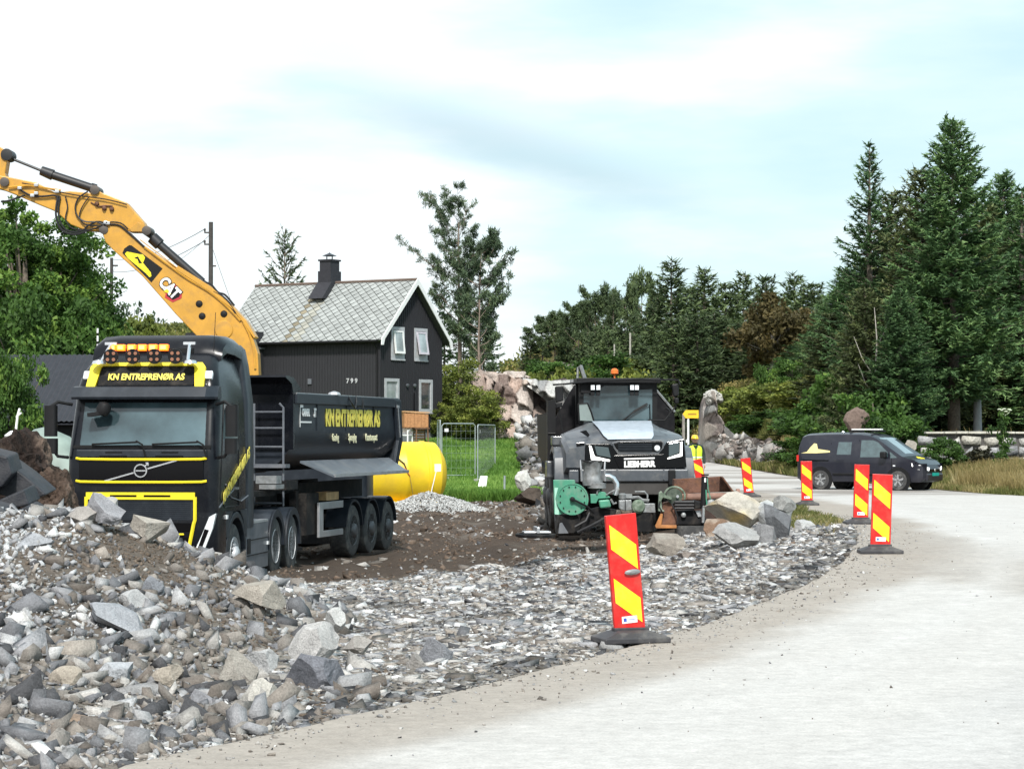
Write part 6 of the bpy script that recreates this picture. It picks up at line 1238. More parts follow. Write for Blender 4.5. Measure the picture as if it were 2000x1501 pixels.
# with this rotation local +x = (sa, ca); local +y = (-ca, sa)
def xz_wall(y, s, name, wins):                          # board wall in the x-z plane with real openings
    mb = MB(); cols = sorted({0, GW} | {w[0] for w in wins} | {w[1] for w in wins})
    def roofz(x): return z_w + (apex - z_w) * (1 - abs(x - GW / 2) / (GW / 2))
    xs_ = sorted(set(cols) | {GW / 2})
    for a, b in zip(xs_[:-1], xs_[1:]):
        segs = [(z_f, None)]; hol = sorted([(w[2], w[3]) for w in wins if w[0] <= a + 1e-6 and w[1] >= b - 1e-6]); z = z_f
        for h0, h1 in hol: mb.add([(a, y, z), (b, y, z), (b, y, h0), (a, y, h0)], [(0, 1, 2, 3)]); z = h1
        mb.add([(a, y, z), (b, y, z), (b, y, roofz(b)), (a, y, roofz(a))], [(0, 1, 2, 3)])
    for w in wins:                                        # reveals
        x0, x1, h0, h1 = w[:4]; d_ = .14 * s
        mb.add([(x0, y, h0), (x1, y, h0), (x1, y, h1), (x0, y, h1), (x0, y + d_, h0), (x1, y + d_, h0), (x1, y + d_, h1), (x0, y + d_, h1)], [(0, 1, 5, 4), (1, 2, 6, 5), (2, 3, 7, 6), (3, 0, 4, 7)])
    k = 0; x = .02
    while x < GW:                                         # cover boards
        t0, t1 = z_f, roofz(x) - .02; segs = [(t0, t1)]
        for w in wins:
            if w[0] - .1 < x < w[1] + .1: segs = [q for sg_ in segs for q in ((sg_[0], min(sg_[1], w[2] - .1)), (max(sg_[0], w[3] + .1), sg_[1])) if q[1] > q[0]]
        for q in segs: mb.box(x - .025, x + .025, y - (.022 if s > 0 else 0), y + (.022 if s < 0 else 0), q[0], q[1])
        x += .16
    return mb.build(name, m_clad, H, split=False, fixn=False)
uw = [(.93, 1.93, 4.35, 5.80), (2.85, 3.85, 4.35, 5.80), (.40, 1.50, 1.90, 3.40), (3.25, 4.30, 1.90, 3.40)]
xz_wall(0, 1, 'gable_wall', uw); xz_wall(SL, -1, 'gable_wall', [])
mb = MB(); mb.box(.0, .012, 0, SL, z_f, z_w); y = .1
while y < SL: mb.box(-.022, .0, y - .025, y + .025, z_f, z_w - .02); y += .16
mb.build('side_wall', m_clad, H, split=False)
mb = MB(); mb.box(GW - .012, GW, 0, SL, z_f, z_w); mb.build('side_wall', m_clad, H)
mb = MB(); mb.box(-1.15, 0, SL - 2.2, SL + 1.6, z_f, z_w + .2); mb.build('porch_extension', m_clad, H); mb = MB(); mb.box(-1.2, .0, SL - 2.28, SL - 2.2, z_w - .62, z_w - .54); mb.build('porch_trim', m_mgrey, H)
mb = MB(); mb.box(.06, GW - .06, .06, SL - .06, -1.5, z_f); mb.build('foundation', mat('grey_concrete', (.20, .21, .22), .85, var=.2, bump=.2), H)
# roof
oh, ov = .34, .32
m_slate = bpy.data.materials.new('diamond_slate'); m_slate.use_nodes = True
n = m_slate.node_tree.nodes; l = m_slate.node_tree.links; b = n['Principled BSDF']; b.inputs['Roughness'].default_value = .75
at = n.new('ShaderNodeAttribute'); at.attribute_name = 'tint'; l.new(at.outputs[0], b.inputs['Base Color'])
sl_len = math.hypot(GW / 2 + oh, (apex - z_w) * (1 + oh / (GW / 2))); r9 = np.random.default_rng(9)
def roof_side(s):
    e = Vector((-oh if s < 0 else GW + oh, 0, z_w - (apex - z_w) * oh / (GW / 2))); top_ = Vector((GW / 2, 0, apex)); up_ = (top_ - e).normalized(); nrm = Vector((up_.z * s, 0, -up_.x * s)); nrm = nrm if nrm.z > 0 else -nrm
    VV, FF, TT = [], [], []; y0, y1 = -ov, SL + ov; dw, dh = .46, .42; nr = int(sl_len / (dh / 2)) + 2
    for r in range(-1, nr):
        v = r * dh / 2
        for c in range(-1, int((y1 - y0) / dw) + 2):
            u = y0 + c * dw + (dw / 2 if r % 2 else 0); lift = .012 + .010 * r9.random()
            loc = [(u, v - dh / 2 * .93), (u + dw / 2 * .93, v), (u, v + dh / 2 * .93), (u - dw / 2 * .93, v)]
            if max(p[0] for p in loc) < y0 or min(p[0] for p in loc) > y1 or v > sl_len + .1: continue
            tcol = np.array((.31, .325, .315)) * r9.uniform(.86, 1.12)
            if abs((u - 4.75) - (v - sl_len) * .03) < .22 and v < sl_len - .9: tcol = np.array((.33, .325, .28)) * r9.uniform(.85, 1.1)
            if abs(abs(u - 4.75) - .35) < .11 and v < sl_len - .8: tcol = np.array((.22, .19, .13)) * r9.uniform(.8, 1.2)
            if r9.random() < .06: tcol = tcol * .8
            p4 = [(min(max(a, y0), y1), min(max(b_, 0), sl_len)) for a, b_ in loc]; base = len(VV)
            for k, (a, b_) in enumerate(p4): VV.append(e + up_ * b_ + Vector((0, a, 0)) + nrm * (lift + (.022 if k == 0 else 0))); TT.append(tcol)
            FF.append((base, base + 1, base + 2, base + 3))
    base_ = MB(); base_.prism([(y0, 0), (y1, 0), (y1, sl_len), (y0, sl_len)], e, (0, 1, 0), up_, -nrm * .10)
    rf = base_.build('roof', mat('slate_joint', (.06, .065, .055), .9, var=.2), H)
    np_mesh('slate_covering', VV, FF, m_slate, TT, parent=rf); return rf
roof = roof_side(-1); roof2 = roof_side(1)
mb = MB()                                              # white bargeboards, hooked at the eaves
for s in (-1, 1):
    ex_ = GW / 2 + s * (GW / 2 + oh + .02); ez = z_w - (apex - z_w) * (oh + .02) / (GW / 2)
    mb.prism([(GW / 2, apex + .10), (ex_, ez + .10), (ex_ + s * .02, ez - .20), (ex_ - s * .14, ez - .20), (ex_ - s * .24, ez + .08), (GW / 2, apex - .20)], (0, -ov - .05, 0), (1, 0, 0), (0, 0, 1), (0, .045, 0))
mb.build('bargeboard', m_white, H)
mb = MB(); mb.tube([(GW / 2, -ov, apex + .05), (GW / 2, SL + ov, apex + .05)], .07, 6); mb.build('ridge_cap', mat('ridge_brown', (.14, .10, .08), .8), H)
mb = MB(); zc = z_w - (apex - z_w) * oh / (GW / 2); mb.tube([(-oh - .06, -.1, zc - .04), (-oh - .06, SL + .2, zc - .04)], .065, 8); mb.tube([(-oh - .06, .12, zc - .06), (-.06, .12, zc - .4), (-.06, .12, 1.2)], .04, 6); mb.build('gutter', m_blk, H, smooth=True)
mb = MB(); cy_ = 4.75; mb.box(GW / 2 - .42, GW / 2 + .42, cy_ - .38, cy_ + .38, apex - .55, apex + .60); mb.box(GW / 2 - .36, GW / 2 + .36, cy_ - .32, cy_ + .32, apex + .60, apex + 1.08); mb.box(GW / 2 - .42, GW / 2 + .42, cy_ - .38, cy_ + .38, apex + 1.08, apex + 1.16)
mb.prism([(-.75, -.75), (.0, .06), (0, -.75)], (GW / 2 - .42, cy_ - .42, apex), (1, 0, 0), (0, 0, 1), (0, .84, 0)); chm = mb.build('chimney', mat('dark_chimney', (.022, .022, .028), .7, var=.2), H)
mb = MB(); 
for dx in (-.22, .22): mb.box(GW / 2 + dx - .02, GW / 2 + dx + .02, cy_ - .02, cy_ + .02, apex + 1.16, apex + 1.34)
mb.lathe([(0, .34), (.02, .34), (.14, .05), (.18, .01)], (GW / 2, cy_, apex + 1.33), (0, 0, 1), 4); mb.build('chimney_cap', m_greyp, chm, split=False)
m_pane = mat('window_glass', (.30, .34, .35), .08, spec=1, coat=1, var=.5, scale=1.5); m_paned = mat('window_glass_dark', (.05, .06, .065), .08, spec=1, coat=1, var=.4, scale=2)
m_frm = mat('grey_white_frame', (.42, .43, .45), .5)
for i, (x0, x1, h0, h1) in enumerate(uw):
    f_ = .11; mb = MB()
    for a, b_, c_, d_ in ((x0 - .04, x0 + f_, h0 - .04, h1 + .04), (x1 - f_, x1 + .04, h0 - .04, h1 + .04), (x0 + f_, x1 - f_, h1 - f_, h1 + .04), (x0 + f_, x1 - f_, h0 - .04, h0 + f_ + (.12 if i < 2 else .04))): mb.box(a, b_, -.035, .10, c_, d_)
    fr_ = mb.build('window', m_frm, H, split=False)
    if i < 2:                                             # top-hung sash swung open
        sash = MB(); z_t = h1 - .14; ww, hh_ = x1 - x0 - .22, h1 - h0 - .38
        sash.box(-ww / 2, -ww / 2 + .08, -.03, .03, -hh_, 0); sash.box(ww / 2 - .08, ww / 2, -.03, .03, -hh_, 0); sash.box(-ww / 2 + .08, ww / 2 - .08, -.03, .03, -.08, 0); sash.box(-ww / 2 + .08, ww / 2 - .08, -.03, .03, -hh_, -hh_ + .10); sa_ = sash.build('sash', m_white if i == 0 else mat('lilac_white', (.55, .52, .58), .5), fr_, split=False)
        sa_.location = ((x0 + x1) / 2, -.05, z_t); sa_.rotation_euler = (R(-(6 if i == 0 else 9)), 0, 0)
        pn = MB(); pn.box(-ww / 2 + .08, ww / 2 - .08, -.005, .005, -hh_ + .10, -.08); p_ = pn.build('pane', m_pane, fr_); p_.location = sa_.location; p_.rotation_euler = sa_.rotation_euler
        mb = MB(); mb.box(x0 + f_, x1 - f_, .09, .095, h0 + f_, h1 - f_); mb.build('curtain', mat('curtain_pale', (.5, .5, .5), .8), fr_)
    else:
        mb = MB(); mb.box(x0 + f_, x1 - f_, .03, .04, h0 + f_, h1 - f_); mb.build('pane', m_pane if i == 2 else m_paned, fr_)
    mb = MB(); mb.box(x0 - .06, x1 + .06, -.07, -.036, h0 - .07, h0 - .0); mb.build('sill', m_frm, fr_)
mb = MB()
for x, z in ((2.15, 3.15), (2.75, 3.15)): mb.lathe([(0, .07), (.08, .09), (.1, .03)], (x, -.03, z), (0, -1, -.3), 10)
mb.build('wall_lamp', m_mgrey, H); mb = MB(); mb.tube([(2.75, -.04, 2.8), (2.75, -.04, 1.2)], .025, 6); mb.build('drain_pipe', m_gloss, H)
mb = MB(); mb.box(-.08, -.03, 3.85, 4.05, 3.2, 3.45); mb.build('outdoor_lamp', m_mgrey, H)
text('799', .30, mat('number_grey', (.45, .45, .47), .5), H, (-.032, 1.55, 3.32), (0, -1, 0), (0, 0, 1), 'house_number', off=.01, spacing=1.6)
# ================================================================ shed at the left
q = P(80, 846, 66); SH = thing('shed', 'low black shed with corrugated dark roof behind the left side of the truck', 'shed', (q.x, 66, .1), R(-6))
m_corr = mat('corrugated_dark', (.028, .030, .038), .5, var=.15, metal=.2)
mb = MB(); cor = []
for i in range(0, 91): u = -2.9 + i * .075; cor.append((u, .035 * (1 if i % 2 else 0)))
def shed_pt(u, v): return Vector((u + .20 * v, -.1 + v * 2.6, 2.02 + v * 1.95))
lo = [[(shed_pt(u, v) + Vector((0, -.02, h))) for u, h in cor] for v in (0, 1)]; mb.loft(lo, cap=False, closed=False)
lo = [[(shed_pt(u, v) + Vector((0, 0, -.08))) for u in (-2.9, 3.85)] for v in (0, 1)]; mb.loft(lo, cap=False, closed=False); mb.build('roof', m_corr, SH, split=False)
mb = MB(); mb.box(-2.7, 3.7, .25, 3.4, -1, 1.95); mb.box(-2.8, 3.8, 2.3, 3.5, 1.95, 3.7); mb.build('wall', m_clad, SH, split=False)
# tarpaulin-covered boat on a trailer
q = P(98, 880, 58); BT = thing('covered_boat', 'boat under a pale green-grey tarpaulin left of the truck', 'boat', (q.x, 58, .0), R(-4))
mb = MB(); lo = []
for i, x in enumerate(np.linspace(-1.3, 2.6, 14)):
    hgt = 1.92 * (.42 + .6 * math.exp(-((x + .1) / 1.15) ** 2)) + .04 * math.sin(i * 2.3); wd = .95 - .03 * abs(x); lo.append([(x, -wd * .95, .62 + .02 * math.sin(i * 3)), (x, -wd, .8), (x, -wd * .8 + .05 * math.sin(i * 1.7), .8 + (hgt - .8) * .55), (x, -wd * .4, hgt * .93), (x, 0, hgt), (x, wd * .5, hgt * .9), (x, wd, .8)])
mb.loft(lo, cap=False, closed=False); mb.build('tarpaulin', mat('green_grey_tarp', (.22, .28, .25), .6, var=.25, scale=2), BT, smooth='all')
mb = MB(); mb.loft([[(x, -.9, .30), (x, -.95, .62), (x, .95, .62), (x, .9, .3), (x, 0, .05)] for x in (-1.2, 0, 1.6, 2.4)] + [[(3.0, -.1, .4), (3.0, -.1, .62), (3.0, .1, .62), (3.0, .1, .4), (3.0, 0, .35)]]); mb.build('hull', m_white, BT, smooth=True)
q = P(30, 868, 54); mb = MB(); mb.tube([(0, 0, 0), (.05, 0, .45), (.10, 0, .62)], .03, 6); mb.tube([(.02, 0, .42), (.14, 0, .52)], .02, 6); mb.lathe([(-.12, .22), (0, .25), (.1, .12), (.12, .02)], (0, 0, 0), (0, 0, 1), 10); o = mb.build('white_fitting', m_white, smooth=True, loc=(q.x, 54, CAMZ - (850 - HOR) / (F / 54))); tag(o, 'white plastic fitting with a spout poking up left of the tarpaulin', 'fitting')
# ================================================================ left heap of soil and dark sheets
m_soil = ground_mat('dark_soil', bump=.8, grit=30, var=.4)
def lump(name, px, py, Y_, rx_, ry_, rz__, col, seed, lab, cat, sub=5, amp=.35, tpl=0):
    q = P(px, py, Y_); bm = bmesh.new(); bmesh.ops.create_icosphere(bm, subdivisions=sub, radius=1)
    for v in bm.verts:
        p = v.co.copy(); n_ = 1 + amp * mnoise.noise(p * 1.8 + Vector((seed, 0, 0))) + amp * .5 * mnoise.noise(p * 4.5 + Vector((0, seed, 0))) + amp * .25 * mnoise.noise(p * 11) + amp * .12 * mnoise.noise(p * 26)
        v.co = Vector((p.x * rx_ * (1 + tpl * -p.z), p.y * ry_, p.z * rz__)) * n_
    me = bpy.data.meshes.new(name); bm.to_mesh(me); bm.free(); V = np.array([v.co[:] for v in me.vertices]); nz = fbm(V[:, 0] * 3 + V[:, 1], V[:, 2] * 3, 1.0, seed); c1 = np.array(col); t_ = c1 * (1 + .5 * nz[:, None]); t_ = np.where((nz > .42)[:, None], np.array((.13, .095, .075)), t_)
    a_ = me.color_attributes.new('tint', 'FLOAT_COLOR', 'POINT'); cc = np.ones((len(V), 4), dtype=np.float32); cc[:, :3] = t_; a_.data.foreach_set('color', cc.ravel()); me.materials.append(m_soil)
    ob = bpy.data.objects.new(name, me); COL.objects.link(ob); ob.location = q; return tag(ob, lab, cat)
lump('root_clump', 35, 950, 30.5, .47, .8, .66, (.034, .024, .02), 3, 'dark brown clump of soil and roots at the left edge behind the black sheets', 'soil clump'); lump('root_clump', 105, 990, 30.0, .28, .5, .45, (.075, .052, .04), 5, 'lower brown soil clump between the big root clump and the truck', 'soil clump')
gs_ = 'dark bent sheets dumped at the left edge'
m_sht = mat('dark_sheet', (.020, .022, .028), .55, spec=.3, var=.4, scale=5, bump=.3, dirt=(.12, .11, .105, .35))
for i, (poly, Y_, th, lab, tl) in enumerate([
    ([(-30, 880), (18, 892), (28, 925), (8, 950), (-30, 960)], 27.6, .25, 'blue-grey dark sheet end at the very left edge, uppermost of the dark sheets', 0),
    ([(20, 905), (55, 930), (95, 965), (60, 980), (-10, 962)], 27.9, .3, 'thin dark sheet lying below the big root clump', 0),
    ([(-30, 990), (50, 955), (62, 985), (-10, 1000), (-30, 1012)], 27.2, .3, 'thick black folded sheet in the middle of the dark sheets', 0),
    ([(10, 1008), (55, 988), (92, 1012), (100, 1024), (20, 1030)], 26.9, .3, 'lowest black sheet touching the rubble heap', 0),
    ([(-30, 985), (8, 995), (28, 1028), (10, 1060), (-30, 1070)], 26.2, .25, 'upright dark slab at the left edge in front of the other sheets', 0)]):
    a = [P(p[0], p[1], Y_) for p in poly]; cx_ = sum(p.x for p in a) / len(a); cz_ = sum(p.z for p in a) / len(a)
    mb = MB(); mb.prism([(p.x - cx_, p.z - cz_) for p in a], (0, -.1, 0), (1, 0, 0), (0, 0, 1), (0, th + .35, .05)); o = mb.build('dark_sheet', m_sht, bevel=.02, loc=(cx_, Y_, cz_)); tag(o, lab, 'sheet', gs_)
# ================================================================ blasted rock faces and natural outcrops
m_rock = ground_mat('bedrock', bump=.9, grit=12, var=.3, rough=.85)
def rockface(name, outline, Y_, depth, cols, seed, lab, cat='rock face', cs=.35, rough=.5, oblique=False):
    """outline: top and bottom photo rows along columns; a bumpy front sheet with real depth, closed at the back."""
    pxs = np.array([o[0] for o in outline], float); tp = np.array([o[1] for o in outline], float); bt = np.array([o[2] for o in outline], float); dp = np.array([o[3] if len(o) > 3 else 0 for o in outline], float)
    Yc = None; s_ = F / Y_; W_ = (pxs[-1] - pxs[0]) / s_; nx_ = max(12, int(W_ / .07)); U = np.linspace(pxs[0], pxs[-1], nx_); T = np.interp(U, pxs, tp); B = np.interp(U, pxs, bt); Dp = np.interp(U, pxs, dp)
    nz_ = max(12, int((B - T).max() / s_ / .07)); K = np.linspace(0, 1, nz_)[:, None]
    sc_ = F / (Y_ + (Dp if oblique else 0 * Dp)); X_ = np.tile((U - 1000) / sc_, (nz_, 1)); T = T + 5 * fbm(U / s_, U * 0, .5, seed)
    Z_ = CAMZ - ((B[None] * (1 - K) + T[None] * K) - HOR) / sc_[None]
    # blocky relief: voronoi-like steps
    r_ = np.random.default_rng(seed); npt = int(W_ * 3.2 / cs ** .5) + 10; sx = r_.uniform(X_.min(), X_.max(), npt); sz = r_.uniform(Z_.min(), Z_.max(), npt); sv = r_.uniform(-1, 1, (npt, 3)); hcol = r_.integers(0, len(cols), npt)
    wx = X_ + .18 * fbm(X_, Z_, .8, seed + 3); wz = Z_ * .8 + .18 * fbm(X_, Z_, .8, seed + 4); dd = (wx[..., None] - sx) ** 2 + (wz[..., None] - sz * .8) ** 2; ii = dd.argmin(-1); srt = np.partition(dd, 1, axis=-1); edge = np.sqrt(srt[..., 1]) - np.sqrt(srt[..., 0])
    rel = sv[ii, 0] * rough * .7 + (wx - sx[ii]) * sv[ii, 1] * 1.3 + (wz - sz[ii]) * sv[ii, 2] * 1.0 - .10 * np.exp(-edge / .05) + .12 * fbm(X_, Z_, .4, seed + 5)
    Yy = Y_ + Dp[None] - rel + depth * (.35 + .25 * 0) * K ** 2.2
    tint = np.array(cols)[hcol[ii]] * (1 + .25 * fbm(X_, Z_, .5, seed + 6))[..., None]; tint = tint * np.where(edge < .02, .7, 1)[..., None]
    V = np.stack([X_, Yy, Z_], -1)
    topb = V[-1].copy(); topb[:, 1] += depth; topb[:, 2] -= .2; bott = topb.copy(); bott[:, 2] = V[0, :, 2] - .3
    V = np.concatenate([V, topb[None], bott[None]], 0); tint = np.concatenate([tint, tint[-1:], tint[-1:]], 0)
    id_ = np.arange(V.shape[0] * V.shape[1]).reshape(V.shape[:2]); Fq = np.stack([id_[:-1, :-1], id_[:-1, 1:], id_[1:, 1:], id_[1:, :-1]], -1).reshape(-1, 4)
    o = np_mesh(name, V.reshape(-1, 3), Fq, m_rock, np.clip(tint, .01, 1).reshape(-1, 3)); return tag(o, lab, cat)
PK = [(.44, .34, .29), (.36, .28, .24), (.52, .43, .37), (.28, .22, .19), (.22, .17, .15), (.46, .40, .36)]
GK = [(.30, .30, .30), (.42, .42, .41), (.25, .24, .235), (.36, .35, .33), (.50, .49, .47)]
rockface('rock_outcrop', [(918, 733, 760, 1.5), (935, 722, 800, 1), (960, 728, 850, .5), (985, 726, 870, 0), (1008, 738, 885, 0), (1030, 742, 930, .3), (1042, 760, 960, 1)], 112, 3.0, PK, 71, 'pinkish blasted rock face left of the dump truck below the pines')
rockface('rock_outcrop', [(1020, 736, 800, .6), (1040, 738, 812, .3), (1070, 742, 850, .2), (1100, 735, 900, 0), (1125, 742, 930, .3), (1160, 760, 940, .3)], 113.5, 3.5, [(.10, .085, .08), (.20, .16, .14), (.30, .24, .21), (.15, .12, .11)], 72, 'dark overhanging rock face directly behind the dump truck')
rockface('rock_slab', [(1022, 735, 748, 1), (1045, 738, 764, .5), (1080, 742, 792, .2), (1108, 742, 800, 0), (1150, 746, 800, 0)], 111.9, 3.0, GK, 73, 'pale grey sloping rock slab above the dark hollow behind the dump truck', 'rock')
rockface('rock_outcrop', [(1368, 890, 903, 2), (1376, 800, 903, 0), (1384, 764, 903, -1), (1398, 762, 903, -3), (1404, 800, 903, -4), (1420, 832, 903, -7), (1440, 850, 903, -12), (1460, 846, 904, -17), (1485, 862, 905, -23), (1508, 856, 906, -27), (1530, 880, 908, -31), (1545, 893, 910, -33)], 148, 3, [(.36, .31, .28), (.40, .35, .31), (.31, .28, .26), (.38, .37, .355), (.24, .20, .185)], 74, 'tall pinkish rock spire and broken cutting beside the main road right of the worker', oblique=True)
for nm_, px, py, Y_, rx_, ry_, rz__, col, sd2, lb in (('rock_outcrop', 958, 745, 116, 1.0, 1.0, .42, (.42, .35, .31), 81, 'rounded pink boulder on top of the blasted face under the pines'), ('rock_outcrop', 1000, 742, 116, .9, 1.0, .40, (.46, .40, .36), 82, 'second rounded pink boulder on top of the blasted face'), ('rock_outcrop', 1393, 776, 147.0, .50, .6, .46, (.46, .45, .42), 83, 'pale rounded cap stone on the rock spire'), ('rock_outcrop', 1090, 668, 300, 3.2, 2, .9, (.36, .34, .32), 84, 'bare grey rock patch on the heather hillside below the far pines'), ('rock_outcrop', 930, 735, 118, .5, .8, .3, (.40, .37, .33), 85, 'small pale boulder at the left end of the blasted face')):
    o = lump(nm_, px, py, Y_, rx_, ry_, rz__, col, sd2, lb, 'rock', sub=4, amp=.4); o.data.materials[0] = m_rock
    if Y_ > 200: o.location.z = hz(o.location.x, Y_) + .2
# ================================================================ stone retaining wall at the right
SW = thing('stone_wall', 'long pale stone retaining wall with flat capping at the right behind dry grass', 'wall', (16.0, 90.2, .0), R(-3))
r5 = np.random.default_rng(5); VV, FF, TT = [], [], []; WL = 9.0
mb = MB(); mb.box(0, WL, .12, .7, -.3, 1.78); mb.build('core', mat('wall_core', (.09, .085, .08), .9), SW)
x = -.35
def wstone(x0, x1, z0, z1, col):
    h, hf = HULLS[r5.integers(0, len(HULLS))]; base = len(VV); v = h / np.abs(h).max(0); v = np.sign(v) * np.abs(v) ** .6
    for p in v: VV.append(((x0 + x1) / 2 + p[0] * (x1 - x0) / 2 * .99, .10 + p[1] * .16, (z0 + z1) / 2 + p[2] * (z1 - z0) / 2 * .99)); TT.append(col)
    for f in hf: FF.append(tuple(base + i for i in f))
for row in range(5):
    z0 = -.25 + row * .39; x = -.05 * row - .1 + r5.uniform(-.2, 0)
    while x < WL:
        w_ = r5.uniform(.3, .85); wstone(x, x + w_, z0 + r5.uniform(-.04, .04), z0 + .41 + r5.uniform(-.06, .04), np.array([(.42, .42, .42), (.34, .345, .35), (.50, .49, .46), (.27, .27, .28), (.45, .43, .38)][r5.integers(0, 5)]) * r5.uniform(.8, 1.1)); x += w_
np_mesh('stonework', VV, FF, m_rock, TT, parent=SW)
mb = MB(); x = -.15
while x < WL: w_ = r5.uniform(.4, .75); mb.box(x, x + w_ - .015, -.08, .60, 1.79, 1.87 + r5.uniform(-.01, .012)); x += w_
mb.build('capping', mat('cap_stone', (.48, .46, .40), .8, var=.25, bump=.2), SW, bevel=.012, split=False)
# objects in the shade under the spruces
q = P(1909, 800, 101); GS = thing('grave_lantern', 'small pale grey stone figure standing in the shade behind the stone wall', 'statue', (q.x, q.y, hz(q.x, q.y)), 0)
zt = CAMZ + (846 - 738) / (F / 101) - GS.location.z
mb = MB(); mb.lathe([(0, .20), (zt * .3, .18), (zt * .55, .17), (zt * .72, .13), (zt * .78, .06), (zt * .82, .09), (zt * .92, .10), (zt * .98, .05), (zt, .01)], (0, 0, 0), (0, 0, 1), 14); mb.build('figure', mat('grey_stone', (.30, .30, .30), .8), GS, smooth=True)
# ================================================================ poles and wires
m_pole = mat('dark_pole_wood', (.05, .045, .042), .85, var=.3); m_lite = mat('pale_pole_wood', (.36, .35, .31), .8, var=.2)
def pole(px, ytop, ybase, Y_, r, lab, m=m_pole, extra=None, lean=0):
    a = P(px, ytop, Y_); zb = min(hz(a.x, Y_), P(px, ybase, Y_).z); t = thing('utility_pole', lab, 'pole', (a.x, Y_, zb))
    mb = MB(); mb.cyl((0, 0, -.5), (lean, 0, a.z - zb), r, r * .75, n=10); mb.build('shaft', m, t, smooth=True)
    if extra: mb = MB(); extra(mb, a.z - zb); mb.build('fitting', m_pole, t, split=False)
    return a
def ins(mb, h):
    for k, dz in enumerate((-.45, -.95)): mb.box(-.28, .0, -.04, .04, h + dz - .03, h + dz + .03); mb.lathe([(0, .03), (.12, .05), (.15, .02)], (-.26, 0, h + dz + .03), (0, 0, 1), 8)
    mb.box(.0, .22, -.04, .04, h - 1.9, h - 1.84)
PA = pole(411, 433, 700, 100, .12, 'tall dark utility pole between the boom and the house roof', extra=ins)
PB = pole(217, 503, 620, 150, .13, 'dark utility pole on the far hill left of the excavator boom', extra=lambda mb, h: mb.box(-.02, .4, -.04, .04, h - .55, h - .45))
pole(1200, 672, 738, 230, .10, 'thin pale pole on the bushes, left of the two behind the dump truck', m_lite); pole(1231, 650, 738, 225, .12, 'thin pale pole on the bushes, right of the two behind the dump truck', m_lite)
def wire(p, q, sag, lab, r=.012):
    p, q = Vector(p), Vector(q); pts = [p.lerp(q, t) - Vector((0, 0, sag * 4 * t * (1 - t))) for t in np.linspace(0, 1, 14).tolist()]; mb = MB(); mb.tube(pts, r, 5); o = mb.build('overhead_wire', mat('wire', (.06, .07, .08), .5), smooth='all'); tag(o, lab, 'wire', 'overhead wires')
wire(PA + Vector((-.26, 0, -.30)), PB + Vector((0, 0, -.1)), .4, 'upper overhead wire between the two dark poles at the left', .016)
wire(PA + Vector((-.26, 0, -.80)), PB + Vector((0, 0, -.9)), .4, 'lower overhead wire between the two dark poles at the left', .016)
wire(PA + Vector((0, 0, -.5)), P(330, 520, 120), .1, 'thin stay wire falling to the left of the tall dark pole', .009)
wire(PA + Vector((.1, 0, -1.2)), P(470, 640, 106), .05, 'thin stay wire falling to the right of the tall dark pole', .009)
wire(PB + Vector((.3, 0, -.5)), P(150, 640, 150), .2, 'thin stay wire falling to the left of the far dark pole', .008)
q = P(155, 695, 64.5); mb = MB(); mb.cyl((0, 0, 0), (0, 0, 1.05), .028, n=8); t = thing('striped_rod', 'thin white rod with dark stripes sticking up above the shed roof', 'rod', (q.x, 67.3, 3.75)); mb.build('rod', m_white, t, smooth=True)
mb = MB()
for k in range(4): mb.cyl((0, 0, .12 + k * .24), (0, 0, .20 + k * .24), .030, n=8)
mb.build('stripe', m_chassis, t)
# ================================================================ vegetation
m_bark = mat('bark_grey_brown', (.14, .115, .09), .9, var=.4, scale=12, bump=.5); m_barkp = mat('pine_bark', (.20, .155, .125), .9, var=.35, scale=10, bump=.4); m_birch = mat('pale_bark', (.30, .28, .25), .8, var=.3, scale=10)
f_spruce = foliage('spruce_needles', (.026, .054, .026), (.10, .19, .07), (.175, .28, .10), .15)
f_dark = foliage('far_spruce_needles', (.028, .048, .025), (.088, .128, .052), (.13, .18, .07), .12)
f_olive = foliage('olive_spruce_needles', (.034, .046, .022), (.105, .135, .050), (.17, .20, .075), .15)
f_pine = foliage('pine_needles', (.034, .056, .034), (.095, .14, .075), (.15, .20, .095), .15)
f_leaf = foliage('broad_leaves', (.022, .052, .014), (.085, .17, .032), (.18, .29, .055), .35)
f_bush = foliage('shrub_leaves', (.05, .072, .018), (.185, .225, .045), (.29, .32, .07), .3)
f_brown = foliage('autumn_leaves', (.050, .045, .018), (.12, .095, .035), (.19, .14, .055), .3)
f_scrub = foliage('scrub_leaves', (.05, .066, .02), (.19, .20, .05), (.30, .25, .09), .3)
f_grass = foliage('grass_blades', (.05, .115, .018), (.135, .265, .045), (.22, .36, .075), .35)
f_dry = foliage('dry_grass_blades', (.14, .11, .04), (.33, .26, .11), (.42, .36, .19), .35)
f_verge = foliage('verge_grass_blades', (.05, .07, .015), (.16, .17, .05), (.32, .27, .12), .35)
def quads(P0, D, Wd, taper=.45):
    a = P0 - Wd * .5; b = P0 + Wd * .5; c = P0 + D + Wd * .5 * taper; d_ = P0 + D - Wd * .5 * taper
    V = np.stack([a, b, c, d_], 1).reshape(-1, 3); n = len(P0); return V, np.arange(4 * n).reshape(n, 4)
def unit(a): return a / np.maximum(1e-9, np.linalg.norm(a, axis=-1, keepdims=True))
def crown(Vs, Ts, m, parent, name='crown'):
    V = np.concatenate([v for v, _ in Vs]); off = 0; FF = []
    for v, f in Vs: FF.append(f + off); off += len(v)
    return np_mesh(name, V, np.concatenate(FF), m, np.repeat(np.concatenate(Ts), 4)[:, None].repeat(3, 1), parent=parent)
